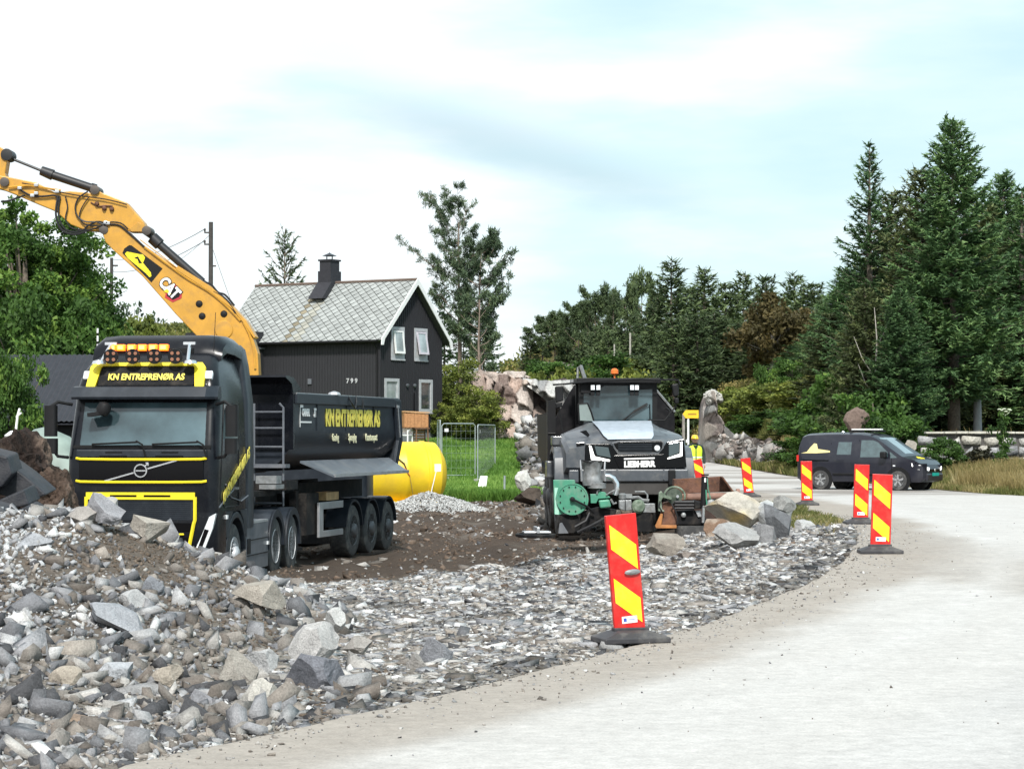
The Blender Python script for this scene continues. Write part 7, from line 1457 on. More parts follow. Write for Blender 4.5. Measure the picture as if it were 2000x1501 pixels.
def spruce(h, r, seed, m=f_spruce, step=.30, nb=8, card=.12, bare=.06, pw=.85, sparse=0, lab=None, ntw=1.0, elev0=-8, trunk=True):
    g = np.random.default_rng(seed); t = thing('spruce_tree', lab or 'x', 'tree')
    zs = []; z = bare * h
    while z < h * .985: zs.append(z); z += step * (1 - .35 * z / h) * g.uniform(.8, 1.2)
    B, Dr, Ln, Tt = [], [], [], []
    for z in zs:
        f = z / h; k = max(3, int(round(nb * (1 - .45 * f)))); a0 = g.uniform(0, 6.28)
        for i in range(k):
            if g.random() < sparse * f: continue
            a = a0 + 6.283 * i / k + g.normal(0, .25); lowf = min(1, .55 + (z - bare * h) / (h * .12) * .45)
            l_ = r * (1 - f) ** pw * g.uniform(.62, 1.15) * lowf + .12
            el = R(elev0 + 42 * f ** 1.6 + g.normal(0, 6)); B.append((0, 0, z + g.normal(0, .05))); Dr.append((math.cos(a) * math.cos(el), math.sin(a) * math.cos(el), math.sin(el))); Ln.append(l_); Tt.append(g.uniform(0, .35))
    B, Dr, Ln, Tt = map(np.array, (B, Dr, Ln, Tt)); n = len(B); Vs, Ts = [], []
    bmx = MB()
    def pos(i, u): return B[i] + Dr[i] * (Ln[i] * u)[:, None] + np.array([0, 0, 1]) * (Ln[i] * (-.20 * u + .28 * u ** 2.5))[:, None]
    tot = int((Ln / (.085 / ntw)).sum()); i = g.choice(n, tot, p=Ln / Ln.sum()); u = g.uniform(.10, 1, tot) ** .8
    p0 = pos(i, u); sgn = np.where(g.random(tot) < .5, -1, 1); side = unit(np.cross(Dr[i], [0, 0, 1])) * sgn[:, None]
    tw = unit(Dr[i] * g.uniform(.5, 1.1, (tot, 1)) + side * g.uniform(.3, 1.0, (tot, 1)) + np.array([0, 0, 1]) * g.normal(-.05, .22, (tot, 1)))
    tl = np.clip(.34 * Ln[i] * (1.15 - u), .14, .75) * g.uniform(.6, 1.2, tot)
    up = unit(g.normal(0, .5, (tot, 3)) + [0, 0, 1]); wd = unit(np.cross(tw, up)) * (card * g.uniform(.6, 1.2, tot))[:, None]
    Vs.append(quads(p0, tw * tl[:, None], wd, .35)); Ts.append(Tt[i] + g.uniform(0, .30, tot))
    for q in range(2):                                   # finer needles sprays along each twig
        s = g.uniform(.2, .95, tot); pp = p0 + tw * (tl * s)[:, None]; dd = unit(tw * .8 + np.cross(tw, up) * g.choice([-1, 1], tot)[:, None] * .8 + g.normal(0, .25, (tot, 3))); ln = card * g.uniform(.9, 1.9, tot)
        w2 = unit(np.cross(dd, g.normal(0, 1, (tot, 3)))) * (card * .38); Vs.append(quads(pp, dd * ln[:, None], w2, .3)); Ts.append(Tt[i] + g.uniform(.05, .45, tot))
    crown(Vs, Ts, m, t)
    for k in range(0, n, 2 if n > 120 else 1):
        a = pos(np.array([k]), np.array([0.]))[0]; b = pos(np.array([k]), np.array([.5]))[0]; c = pos(np.array([k]), np.array([.95]))[0]; bmx.tube([a, b, c], [.03 + .008 * Ln[k], .02, .008], 4, cap=False)
    bmx.tube([(0, 0, -.4), (.03, 0, h * .35), (0, .03, h * .7), (0, 0, h)], [.018 * h + .05, .013 * h, .007 * h, .01], 9); bmx.build('trunk', m_bark, t, smooth='all', fixn=False, split=False); return t
def tufts(g, C_, rad, per, ln, wd):
    n = len(C_) * per; c = np.repeat(C_, per, 0); d_ = unit(g.normal(0, 1, (n, 3)) + [0, 0, .35]); rr = (np.repeat(rad, per) * g.random(n) ** .45)[:, None]
    p = c + unit(g.normal(0, 1, (n, 3))) * rr * np.array([1, 1, .7]); w_ = unit(np.cross(d_, g.normal(0, 1, (n, 3)))) * wd
    return quads(p, d_ * (ln * g.uniform(.6, 1.3, (n, 1))), w_, .5), np.repeat(g.uniform(0, .35, len(C_)), per) + g.uniform(0, .3, n)
def pine(h, r, seed, lab='x', m=f_pine, start=.35, nl=26, per=46, lean=.0, tr=.75, ln=.17, wdt=.045, forks=5, flat=False):
    g = np.random.default_rng(seed); t = thing('pine_tree', lab, 'tree'); mb = MB(); C_, Rd = [], []
    def tp(f): return Vector((lean * h * f + .12 * math.sin(f * 5 + seed), .10 * math.sin(f * 4 + seed * 2), h * f))
    mb.tube([tp(f) for f in np.linspace(-.03, .97, 12).tolist()], [max(.02, (.016 * h + .03) * (1 - .8 * f)) for f in np.linspace(0, 1, 12).tolist()], 8)
    for i in range(nl):
        f = start + (1 - start) * (i + g.random() * .6) / nl; f = min(f, .985); a = g.uniform(0, 6.28); sh = math.sin(math.pi * min(1, (1 - f) / (1 - start) * .80 + .13)) ** .8
        L_ = r * sh * g.uniform(.55, 1.15) + .25; el = R(g.uniform(0, 35) + 25 * f); b = tp(f); dr = Vector((math.cos(a) * math.cos(el), math.sin(a) * math.cos(el), math.sin(el)))
        mid = b + dr * L_ * .5 + Vector((0, 0, -.08 * L_)); e_ = b + dr * L_; mb.tube([b, mid, e_], [.045 * (1.2 - f), .03 * (1.2 - f) + .005, .012], 5, cap=False)
        for k in range(forks):
            s_ = g.uniform(.35, 1.0); q = (b.lerp(mid, s_ * 2) if s_ < .5 else mid.lerp(e_, s_ * 2 - 1)); a2 = a + g.uniform(-1.1, 1.1); l2 = L_ * g.uniform(.15, .38) * (1.2 - .4 * s_); e2 = q + Vector((math.cos(a2) * l2, math.sin(a2) * l2, l2 * g.uniform(.1, .7)))
            mb.tube([q, e2], [.014, .006], 4, cap=False); C_.append(e2); Rd.append(g.uniform(.13, .27) * tr / .75)
            if g.random() < .6: C_.append(q.lerp(e2, .55)); Rd.append(g.uniform(.10, .2) * tr / .75)
        C_.append(e_); Rd.append(g.uniform(.16, .30) * tr / .75)
    C_.append(tp(1.0)); Rd.append(.2)
    v, ts = tufts(g, np.array([c[:] for c in C_]), np.array(Rd), per, ln, wdt); crown([v], [ts], m, t); mb.build('trunk', m_barkp, t, smooth='all', fixn=False, split=False); return t
def broad(h, rx, rz, seed, lab='x', m=f_leaf, name='broadleaf_tree', cat='tree', ncl=120, per=150, leaf=.11, cr=.6, zc=None, trunk_r=.16, ry=None, bark=m_bark, holes=.0, limb=.4):
    g = np.random.default_rng(seed); t = thing(name, lab, cat); zc = zc if zc is not None else h - rz; ry = ry or rx
    d_ = unit(g.normal(0, 1, (ncl, 3))); rr = g.uniform(.35, 1.0, ncl) ** .6; lum = 1 + .22 * np.sin(d_[:, 0] * 5 + seed) * np.cos(d_[:, 2] * 4 + seed * 2)
    C_ = d_ * (rr * lum)[:, None] * np.array([rx, ry, rz]) * .88 + np.array([0, 0, zc]); C_[:, 2] = np.maximum(C_[:, 2], .15)
    Rd = cr * g.uniform(.55, 1.15, ncl); n = ncl * per; c = np.repeat(C_, per, 0); p = c + unit(g.normal(0, 1, (n, 3))) * (np.repeat(Rd, per) * g.random(n) ** .5)[:, None] * np.array([1, 1, .72])
    dd = unit(g.normal(0, 1, (n, 3)) + [0, 0, -.1]); w_ = unit(np.cross(dd, g.normal(0, 1, (n, 3)) + [0, 0, 1.2])) * leaf * .75
    Vs = [quads(p - dd * leaf * .5, dd * leaf * g.uniform(.7, 1.3, (n, 1)), w_, .5)]; topb = np.clip((p[:, 2] - c[:, 2]) / .6, -1, 1) * .0
    crown(Vs, [np.repeat(g.uniform(0, .4, ncl), per) + g.uniform(0, .22, n) + topb], m, t, 'crown' if name.endswith('tree') else 'foliage')
    mb = MB(); mb.tube([(0, 0, -.3), (.05, 0, zc * .5), (0, 0, zc), (0, 0, zc + rz * .5)], [trunk_r * 1.2, trunk_r, trunk_r * .6, trunk_r * .2], 8)
    for k in range(int(ncl * limb)): q = Vector(C_[k]); b = Vector((0, 0, max(.1, min(q.z - .3, zc * .5 + (q.z - zc * .5) * .35)))); mb.tube([b, b.lerp(q, .5) + Vector((0, 0, -.1)), q], [trunk_r * .35, trunk_r * .2, .012], 5, cap=False)
    mb.build('trunk' if name.endswith('tree') else 'stems', bark, t, smooth='all', fixn=False, split=False); return t
def place(t, px, ytop, Y_, h0, group=None, label=None, rot=None, zb=None, sx=None):
    """stand a copy (or the first) of height h0 so that its tip shows at the photo row ytop"""
    x_ = (px - 1000) / (F / Y_); zb = hz(x_, Y_) if zb is None else zb; top_ = CAMZ + (HOR - ytop) / (F / Y_); k = (top_ - zb) / h0
    r = t if not t.get('_used') else dup(t); 
    for c in r.keys():
        pass
    r.location = (x_, Y_, zb - .05); r.rotation_euler = (0, 0, rot if rot is not None else random.uniform(0, 6.28)); s_ = k if sx is None else sx; r.scale = (s_, s_, k)
    if label: r['label'] = label
    if group: r['group'] = group
    t['_used'] = 1
    
    return r
random.seed(4)
# --- right-hand spruces
gR = 'tall spruces at the right'
A_ = spruce(13.5, 3.7, 101, card=.15, step=.25, nb=10, bare=.13, ntw=1.35, pw=.66, elev0=-2); place(A_, 1863, 228, 100, 13.5, gR, 'tallest and broadest green spruce, its thick trunk behind the stone wall', rot=.3)
B_ = spruce(13.5, 3.1, 102, card=.14, step=.33, nb=8, bare=.05, ntw=1.15, pw=.85, sparse=.2, elev0=6); place(B_, 1700, 275, 106, 13.5, gR, 'slender open-topped spruce standing apart left of the tallest spruce', rot=1.0, sx=1.0)
C2 = spruce(11.5, 3.1, 103, f_olive, card=.15, step=.27, nb=10, bare=.05, ntw=1.25, pw=.58); place(C2, 1803, 328, 103, 11.5, gR, 'olive-tinted spruce with blunt top just left of the tallest spruce', rot=2.2)
place(A_, 1962, 333, 116, 13.5, gR, 'spruce with thin leader right of the tallest spruce', rot=4.0); place(B_, 1998, 362, 108, 13.5, gR, 'spruce cut by the right edge of the photo', rot=2.0, sx=1.25)
place(C2, 1742, 372, 108, 11.5, gR, 'brownish-green spruce filling the gap between the slender and the olive spruce', rot=.5, sx=.95); place(C2, 1920, 395, 109, 11.5, gR, 'low spruce filling in right behind the tallest trunk', rot=3.5, sx=1.05)
place(A_, 1655, 520, 118, 13.5, gR, 'broad lower spruce on the left flank of the slender spruce', rot=5.0, sx=.75); place(C2, 1690, 560, 98, 11.5, gR, 'bushy low spruce in front of the slender spruce behind the van', rot=1.7, sx=.72); place(A_, 1760, 560, 96.5, 13.5, gR, 'low dark spruce with branches to the ground just left of the stone wall', rot=.9, sx=.62)
place(C2, 1622, 610, 112, 11.5, gR, 'small spruce at the left end of the tall spruces above the scrub', rot=2.7, sx=.7); place(B_, 1838, 470, 122, 13.5, gR, 'spruce deep in the shade directly behind the tallest one', rot=.2, sx=1.1)
gD = 'extra spruces added to block light in the depth of the right-hand wood'  # extra trees, put in to block the light behind the wood
for i, (px, yt, Y_) in enumerate([(1640, 560, 140), (1690, 500, 138), (1745, 470, 136), (1800, 430, 138), (1860, 440, 134), (1915, 430, 136), (1975, 440, 132), (2030, 420, 128), (1600, 640, 150), (1940, 520, 122), (2005, 500, 119)]):
    place(C2 if i % 2 else A_, px, yt, Y_, 11.5 if i % 2 else 13.5, gD, 'one of the extra spruces added to block light in the depth of the right-hand wood', sx=1.0)
# pale bare stem
q = P(1712, 745, 97); bt = thing('bare_birch', 'thin pale leaning birch stem with few branches among the right-hand spruces', 'tree', (q.x, 97, hz(q.x, 97))); mb = MB(); zt = P(0, 600, 97).z - bt.location.z
mb.tube([(.05, 0, 0), (.15, -.1, zt * .35), (-.05, -.15, zt * .6), (.0, -.15, zt * .8), (-.1, -.15, zt)], [.08, .065, .05, .035, .01], 7)
for a, b, c in (((-.02, zt * .55), (-.6, zt * .68), (-.95, zt * .82)), ((.0, zt * .45), (-.45, zt * .52), (-.8, zt * .66)), ((-.02, zt * .75), (.35, zt * .86), (.5, zt * .97))): mb.tube([(p[0], -.16, p[1]) for p in (a, b, c)], [.035, .022, .008], 5)
mb.build('trunk', m_birch, bt, smooth='all', split=False)
# --- far wooded ridge
gF = 'conifers on the far wooded ridge'
S1 = spruce(12, 3.9, 111, f_dark, card=.30, step=.45, nb=9, bare=.04, ntw=.6, pw=.68); S2 = spruce(12, 3.6, 112, f_dark, card=.30, step=.45, nb=9, bare=.08, ntw=.6, pw=.55, sparse=.15)
PN = pine(9, 3.0, 113, m=f_dark, nl=26, per=34, tr=1.6, ln=.34, wdt=.12, start=.30, forks=5)
ordn = ['first', 'second', 'third', 'fourth', 'fifth', 'sixth', 'seventh', 'eighth', 'ninth', 'tenth', 'eleventh', 'twelfth', 'thirteenth', 'fourteenth']
for i, (px, yt, Y_) in enumerate([(1312, 503, 205), (1343, 560, 215), (1376, 520, 210), (1418, 552, 212), (1452, 528, 220), (1496, 538, 225), (1552, 530, 215), (1588, 552, 190), (1285, 560, 225), (1610, 590, 175), (1530, 575, 230)]):
    place(S1 if i % 2 == 0 else S2, px, yt, Y_, 12, gF, ('tallest spiky-topped spruce on the far ridge, behind the right mirror of the dump truck' if i == 0 else f'{ordn[i]} spruce of the far ridge row, its tip {"left" if px < 1312 else "right"} of the tallest spiky one' if False else ['', 'low spruce tucked right beside the tallest spiky one on the far ridge', 'ragged-topped spruce second from the tallest spiky one on the far ridge', 'short spruce between two ragged tips above the brown tree\'s left side', 'pointed spruce above the left edge of the brown tree', 'spruce rising straight behind the brown tree on the ridge', 'spruce with double tip above the right edge of the brown tree', 'dark spruce at the right end of the ridge next to the tall slender spruce', 'spruce just left of the tallest spiky one on the far ridge', 'low dark spruce below the right end of the ridge row', 'faint spruce gap-filler behind the brown tree'][i]), sx=1.05)
for i, (px, yt, Y_) in enumerate([(1036, 640, 300), (1058, 628, 300), (1082, 622, 296), (1108, 612, 300), (1130, 606, 290), (1162, 580, 285), (1198, 572, 282), (1222, 588, 284), (1252, 562, 270), (1274, 566, 262), (1142, 600, 305), (1178, 590, 300), (1240, 600, 290)]):
    place(PN if i % 3 else S2, px, yt, Y_, 9 if i % 3 else 12, gF, f'{ordn[i]} round-topped tree' if False else ['leftmost small pine on the heather ridge', 'second pine from the left on the heather ridge', 'third pine from the left on the heather ridge', 'pine in the middle of the low left group on the ridge', 'last of the low left group of pines on the ridge', 'first tall pine left above the dump truck cab', 'twin-crowned tall pine directly above the dump truck cab', 'pine in the dip right of the twin-crowned one', 'thick dark pine left of the ridge spruces', 'pine touching the left side of the ridge spruces', 'low pine behind the gap left of the first tall pine', 'low pine behind the gap below the twin-crowned pine', 'low pine behind the dip right of the twin-crowned one'][i], sx=(.85 if i % 3 else .55))
n = 60                                                   # the continuous dark mass below the named tips
for i in range(34):
    px = 1150 + 14.5 * i + random.uniform(-6, 6); Y_ = random.uniform(172, 200) if px > 1290 else random.uniform(245, 262); yt = (628 if px > 1290 else 640) + random.uniform(-22, 22)
    place((S1, S2)[i % 2], px, yt, Y_, 12, 'low conifers forming the dark front of the far wood', 'one of the low dark conifers forming the front of the far wood', sx=.85)
AT = broad(6, 2.6, 2.6, 121, 'reddish-brown autumn tree standing in front of the far spruces', f_brown, ncl=80, per=80, leaf=.22, cr=.75, trunk_r=.14, bark=m_birch); place(AT, 1508, 568, 160, 6)
at2 = dup(AT); place(at2, 1570, 600, 166, 6, label='smaller brownish-green tree at the right shoulder of the reddish-brown tree', sx=.85)
for o in (AT, at2):
    if '_used' in o.keys(): pass
# --- mid-distance bushes
BU = broad(2.6, 1.5, 1.25, 131, 'x', f_bush, 'bush', 'bush', ncl=55, per=90, leaf=.13, cr=.45, trunk_r=.05, zc=1.3, limb=.5)
BL = broad(3.0, 1.5, 1.5, 132, 'x', f_leaf, 'bush', 'bush', ncl=60, per=90, leaf=.13, cr=.5, trunk_r=.05, zc=1.5, limb=.5)
gB = 'green bushes on the slope behind the dump truck'
for px, yt, Y_, t, sx_, lab in [(1045, 708, 190, BU, 1.6, 'leftmost dark green bush on the slope behind the dump truck'), (1078, 694, 200, BL, 1.8, 'rounded green bush second from the left behind the dump truck'), (1122, 700, 185, BU, 1.9, 'dark green bush left of the pale poles'), (1172, 680, 195, BL, 2.0, 'bright green bush right behind the left pale pole'), (1215, 688, 200, BU, 2.0, 'olive bush between the two pale poles'), (1258, 700, 175, BU, 2.0, 'yellowish bush right of the pale poles above the truck roof'), (1300, 735, 205, BU, 2.2, 'yellow-green bush above the right side of the dump truck'), (1352, 690, 200, BU, 2.2, 'yellow-green bush behind the mirror of the dump truck'), (1330, 760, 190, BU, 2.0, 'olive bush low behind the yellow sign'), (1350, 815, 183, BU, 1.5, 'bright olive bush at the foot of the slope behind the worker'),
        (1548, 690, 135, BL, .8, 'fresh light green bush on top of the scrub knoll'), (1497, 700, 140, BL, .6, 'small green bush left of the fresh light green one on the knoll')]:
    place(t, px, yt, Y_, 2.6 if t is BU else 3.0, gB, lab, sx=sx_)
gK = 'bushes covering the knoll behind the van'
for px, yt, Y_, t, sx_, lab in [(1420, 770, 160, BU, 1.3, 'bush right of the cap stone of the rock spire'), (1455, 745, 152, BU, 1.6, 'bush at the upper left of the scrub knoll'), (1500, 740, 140, BU, 1.6, 'bush at the top middle of the scrub knoll'), (1560, 735, 124, BU, 1.6, 'bush at the top right of the scrub knoll'), (1480, 800, 139, BL, 1.3, 'green bush above the broken cutting'), (1530, 800, 130, BL, 1.4, 'green bush in the middle of the knoll'), (1580, 790, 112, BL, 1.5, 'green bush on the right of the knoll above the van'), (1572, 850, 107, BL, 1.2, 'dark green bush low on the knoll left of the van'), (1590, 840, 103, BL, 1.1, 'dark green bush touching the rear of the van'), (1530, 845, 124, BU, 1.1, 'low bush at the right end of the broken cutting'), (1620, 760, 106, BL, 1.5, 'tall dark bush above the van roof'), (1655, 700, 102, BL, 1.6, 'tall fresh green bush between knoll and spruces'), (1705, 740, 95, BL, 1.3, 'green bush behind the van bonnet'), (1745, 800, 92, BL, 1.0, 'dark bush at the left end of the stone wall'), (1440, 815, 150, BL, .8, 'bush hanging over the middle of the cutting')]:
    place(t, px, yt, Y_, 2.6 if t is BU else 3.0, gK, lab, sx=sx_)
# --- by the house
HB = broad(4.4, 1.7, 2.1, 141, 'large olive shrub right of the house', f_bush, 'shrub', 'shrub', ncl=110, per=110, leaf=.11, cr=.5, trunk_r=.06, zc=2.2, limb=.4); place(HB, 893, 692, 114, 4.4, sx=1.0, rot=1)
hb2 = dup(HB); place(hb2, 935, 745, 111, 4.4, label='lower shrub between the big olive shrub and the blasted rock', sx=.85, rot=3); hb3 = dup(HB); place(hb3, 868, 780, 112, 4.4, label='low olive shrub touching the right corner of the house', sx=.55, rot=3)
P1 = pine(10.5, 3.1, 151, 'tall pine with bare lower trunk right of the house', start=.33, nl=40, per=26, tr=.72, ln=.19, wdt=.045, forks=9); place(P1, 897, 420, 135, 10.5, rot=.6, sx=.84)
P2 = pine(8.2, 2.2, 152, 'thinner pine leaning right beside the tall pine', start=.38, nl=28, per=34, tr=.75, ln=.19, wdt=.05, forks=9, lean=.03); place(P2, 934, 480, 133, 8.2, rot=.2, sx=.9)
P3 = pine(6.0, 1.2, 153, 'small thin pine at the right of the pine group', start=.30, nl=16, per=46, tr=.85, ln=.19, wdt=.05, forks=4, lean=-.05); place(P3, 945, 580, 131, 6.0, rot=.2, sx=1.0)
P4 = spruce(8, 3.3, 154, f_pine, card=.15, step=.42, nb=6, bare=.1, ntw=.8, pw=.75, lab='conical pine showing above the house roof left of the chimney', elev0=8); place(P4, 556, 445, 128, 8, rot=2.1, sx=.95)
S5 = spruce(6, 2.0, 155, f_spruce, card=.13, step=.3, nb=8, ntw=1, elev0=-12); place(S5, 868, 545, 140, 6, label='dark small spruce behind the right gable edge of the house', rot=1, sx=.75); s6 = dup(S5); place(s6, 945, 600, 139, 6, label='wide low spruce at the right foot of the pine group', rot=2, sx=1.05); s7 = dup(S5); place(s7, 905, 640, 137, 6, label='low dark spruce between the trunks of the pine group', rot=4, sx=.8)
# --- big tree and shrubs at the left
LT = broad(9.8, 3.4, 3.9, 161, 'big leafy green tree at the left edge above the shed', f_leaf, ncl=260, per=190, leaf=.12, cr=.58, trunk_r=.22, zc=5.6); place(LT, 48, 338, 76, 9.8, rot=1.2, sx=1.05)
lt2 = dup(LT); place(lt2, -45, 372, 80, 9.8, label='second leafy tree partly outside the left edge', rot=3.2, sx=1.0); lt3 = dup(LT); place(lt3, 118, 440, 79, 9.8, label='lower right part-tree of the leafy group left of the excavator boom', rot=4.4, sx=.62)
LB = broad(3.2, 1.7, 1.6, 162, 'yellow-green leafy shrub at the left edge in front of the shed', f_leaf, 'shrub', 'shrub', ncl=70, per=210, leaf=.085, cr=.42, trunk_r=.05, zc=1.6); place(LB, 5, 640, 63.6, 3.2, sx=.75)
lb2 = dup(LB); place(lb2, 120, 560, 72.5, 3.2, label='dark green shrub overhanging the shed roof', sx=1.5); lb3 = dup(LB); place(lb3, 60, 530, 72, 3.2, label='tall shrub behind the shed roof left of the overhanging one', sx=1.3)
for px, yt, Y_, sx_, lab in [(270, 596, 150, 1.3, 'rounded yellow-green bush on the far hill behind the boom'), (235, 612, 158, 1.0, 'dark green bush left of the rounded one on the far hill'), (330, 640, 160, 1.2, 'low bush on the hill left of the boom')]:
    place(BU, px, yt, Y_, 2.6, 'bushes on the far hill behind the truck', lab, sx=sx_)
ST = broad(4.4, 1.6, 1.7, 163, 'sparse small-leaved young tree on the far hill between boom and pole', f_pine, ncl=26, per=12, leaf=.20, cr=.5, trunk_r=.05, limb=.9); place(ST, 262, 562, 155, 4.4, sx=1.1); st2 = dup(ST); place(st2, 205, 560, 152, 4.4, label='denser young tree right of the big leafy tree on the far hill', sx=1.1)
# --- plants in front of the stone wall
q = P(1850, 900, 82.5); WB = broad(2.3, .85, 1.1, 171, 'dense green leafy bush in front of the stone wall beside the van', f_leaf, 'bush', 'bush', ncl=60, per=80, leaf=.09, cr=.28, trunk_r=.03, zc=1.15); place(WB, 1848, 843, 82.5, 2.3, sx=.95)
WD = broad(1.5, .45, .7, 172, 'dark spiky plant in front of the stone wall right of the green bush', foliage('dark_stems', (.02, .022, .015), (.06, .06, .035), (.10, .09, .05), .2), 'plant', 'plant', ncl=26, per=40, leaf=.13, cr=.25, trunk_r=.02, zc=.75); place(WD, 1916, 868, 81.5, 1.5, sx=1.0)
q = P(1958, 930, 80); TW = thing('tall_weed', 'tall thin weed with white flower heads in front of the stone wall', 'plant', (q.x, 80, hz(q.x, 80))); g = np.random.default_rng(3); zt = P(0, 802, 80).z - TW.location.z; mb = MB(); mb.tube([(0, 0, 0), (.03, 0, zt * .6), (0, 0, zt)], [.03, .02, .01], 6); mb.build('stem', mat('green_stem', (.12, .18, .05), .7), TW)
v, ts = tufts(g, np.array([(g.normal(0, .14), g.normal(0, .1), z) for z in np.linspace(.2, zt * .93, 26)]), np.full(26, .14), 26, .13, .06); crown([v], [ts], f_leaf, TW, 'leaves')
mb = MB()
for k in range(7): a = g.uniform(-.28, .28); mb.tube([(0, 0, zt * .9), (a, g.normal(0, .05), zt + g.uniform(-.06, .08))], .008, 4); mb.lathe([(0, .07), (.02, .06), (.03, .01)], (a, 0, zt + g.uniform(-.04, .09)), (0, 0, 1), 8)
mb.build('flower_head', mat('flower_white', (.55, .6, .45), .8), TW, split=False)
# --- grass and scrub (uncountable)
def blades(name, X, Y_, Hh, wid, m, lab=None, seed=1, zoff=0, per=1, lean=.35, zf=None):
    g = np.random.default_rng(seed); Z = height(X, Y_) if zf is None else zf; n = len(X); p = np.stack([X, Y_, Z + zoff], -1); d_ = np.stack([g.normal(0, lean, n), g.normal(0, lean, n), np.ones(n)], -1) * (Hh * g.uniform(.5, 1.2, n))[:, None]
    a = g.uniform(0, 3.14, n); w_ = np.stack([np.cos(a), np.sin(a), 0 * a], -1) * (wid * g.uniform(.6, 1.3, n))[:, None]; v = quads(p, d_, w_, .25); patch = .25 + .35 * fbm(X, Y_, 2.5, seed) 
    o = crown([v], [np.clip(patch, 0, .6) + g.uniform(0, .3, n)], m, None, name); tag(o, lab, None, kind='stuff'); return o
g = np.random.default_rng(77)
n = 60000; Y = g.uniform(90, 121, n) ; X = g.uniform(-5, 2.8, n); k = X < 1.6 + fbm(X, Y, 2, 17) * .8; blades('lawn_grass', X[k], Y[k], np.full(k.sum(), .13), .05, f_grass, 'bright green lawn between the house and the blasted rock', 5)
n = 16000; Y = g.uniform(88.5, 93, n); X = g.uniform(-2.8, 1.0, n); k = fbm(X, Y, 1.2, 61) > -.35; blades('lawn_edge_weeds', X[k], Y[k], np.full(k.sum(), .42), .07, f_grass, 'taller bright green weeds along the lower edge of the lawn', 6)
def verge_pts(n, y0, y1, d0, d1, pw=1.0): Y = g.uniform(y0, y1, n); t = g.random(n) ** pw; return XG(Y) + d0 + (d1 - d0) * t, Y
X, Y = verge_pts(52000, 62, 90, .15, 6.5); k = (X < 26); blades('verge_grass', X[k], Y[k], np.full(k.sum(), .30) * (.5 + sstep(0, 2, X[k] - XG(Y[k]))), .035, f_verge, 'green and yellow grass on the verge beyond the road', 7)
X, Y = verge_pts(30000, 62.5, 84, .7, 5.5); k = (X / Y * 4600 + 1000 > 1862 + 20 * fbm(X, Y, 1, 3)); blades('dry_grass', X[k], Y[k], np.full(k.sum(), .52), .03, f_dry, 'tall straw-coloured grass on the verge in front of the stone wall', 8, lean=.25)
X, Y = verge_pts(30000, 86, 150, .1, 2.6); blades('roadside_grass', X, Y, np.full(len(X), .32), .06, f_verge, 'rough yellow-green grass along the foot of the cutting', 9)
X, Y = verge_pts(9000, 88, 96, .3, 2.0); blades('dry_roadside_grass', X, Y, np.full(len(X), .5), .04, f_dry, 'dry brown grass behind the rear of the van', 10)
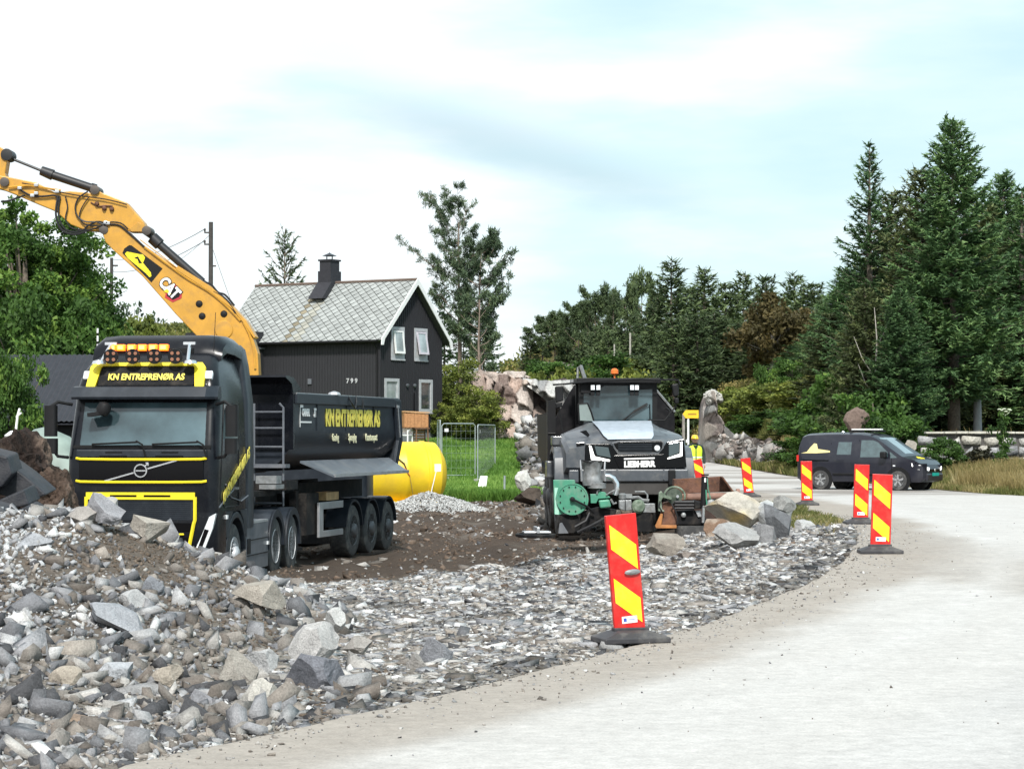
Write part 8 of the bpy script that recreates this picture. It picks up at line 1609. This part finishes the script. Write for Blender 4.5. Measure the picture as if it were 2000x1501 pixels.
# scrub on the knoll: leaf clumps over the ground
n = 3600; Y = g.uniform(98, 200, n); X = XG(Y) + .9 + g.random(n) * 12; k = (X < .155 * Y) & (fbm(X, Y, 2.2, 33) > -.55) & ((Y < 108) | (X - XG(Y) > 2.6)); X, Y = X[k], Y[k]; Zk = height(X, Y)
C_ = np.stack([X, Y, Zk + g.uniform(.05, .45, len(X))], -1); per = 34; nn = len(X) * per; c = np.repeat(C_, per, 0); p = c + unit(g.normal(0, 1, (nn, 3))) * (g.uniform(.2, .75, nn) ** .7 * .75)[:, None] * np.array([1, 1, .7]); dd = unit(g.normal(0, 1, (nn, 3)) + [0, 0, .6]); lf = .17
w_ = unit(np.cross(dd, g.normal(0, 1, (nn, 3)))) * lf * .6; o = crown([quads(p, dd * lf, w_, .5)], [np.repeat(np.clip(.35 + .5 * fbm(X, Y, 6, 35) + .16 * (Zk - 3.5) / 3 + g.normal(0, .12, len(X)), 0, .9), per) + g.uniform(0, .2, nn)], f_scrub, None, 'knoll_scrub'); tag(o, 'olive and rust-coloured scrub covering the knoll behind the van', kind='stuff')
# heather and low cover on the far slopes
n = 5200; Y = g.uniform(122, 330, n); px = g.uniform(100, 1300, n); X = (px - 1000) / 4600 * Y; k = ~((px > 300) & (px < 820) & (Y < 130)); X, Y = X[k], Y[k]; Zk = height(X, Y); per = 16; nn = len(X) * per; c = np.repeat(np.stack([X, Y, Zk + .1], -1), per, 0); sc_ = np.repeat(Y / 200, per)
p = c + g.normal(0, 1, (nn, 3)) * (sc_ * .6)[:, None] * np.array([1, 1, .25]); dd = unit(g.normal(0, 1, (nn, 3)) + [0, 0, .8]); w_ = unit(np.cross(dd, g.normal(0, 1, (nn, 3)))) * (.22 * sc_)[:, None]
o = crown([quads(p, dd * (.34 * sc_)[:, None], w_, .5)], [np.repeat(np.clip(.35 + .5 * fbm(X, Y, 14, 36) + g.normal(0, .12, len(X)), 0, .9), per) + g.uniform(0, .2, nn)], f_scrub, None, 'heather'); tag(o, 'heather and low green cover on the far slopes', kind='stuff')
n = 1500; Y = g.uniform(98, 135, n); X = g.uniform(16.5, 30, n); blades('forest_floor_grass', X, Y, np.full(n, .35), .05, f_dry, 'sparse dry grass on the shaded forest floor', 12)
# thin weeds at the edge of the site
n = 900; t = g.integers(200, len(E) - 300, n); X = E[t, 0] - np.abs(g.normal(0, .25, n)) - .02; Y = E[t, 1] + g.uniform(-.1, .1, n); k = (fbm(X, Y, 1.5, 63) > .25) & (Y < 70); blades('edge_weeds', X[k], Y[k], np.full(k.sum(), .13), .012, f_verge, 'few thin weeds along the broken road edge', 13, lean=.6)
n = 5000; Y = g.uniform(44, 60, n); X = XE(Y) - g.uniform(.0, 1.1, n) ** 1; k = fbm(X, Y, 2.0, 65) > -.2; blades('edge_turf', X[k], Y[k], np.full(k.sum(), .10), .03, f_verge, 'strip of trodden brown-green turf behind the boulders', 14, lean=.6)
for o in bpy.data.objects:
    if '_used' in o.keys(): del o['_used']
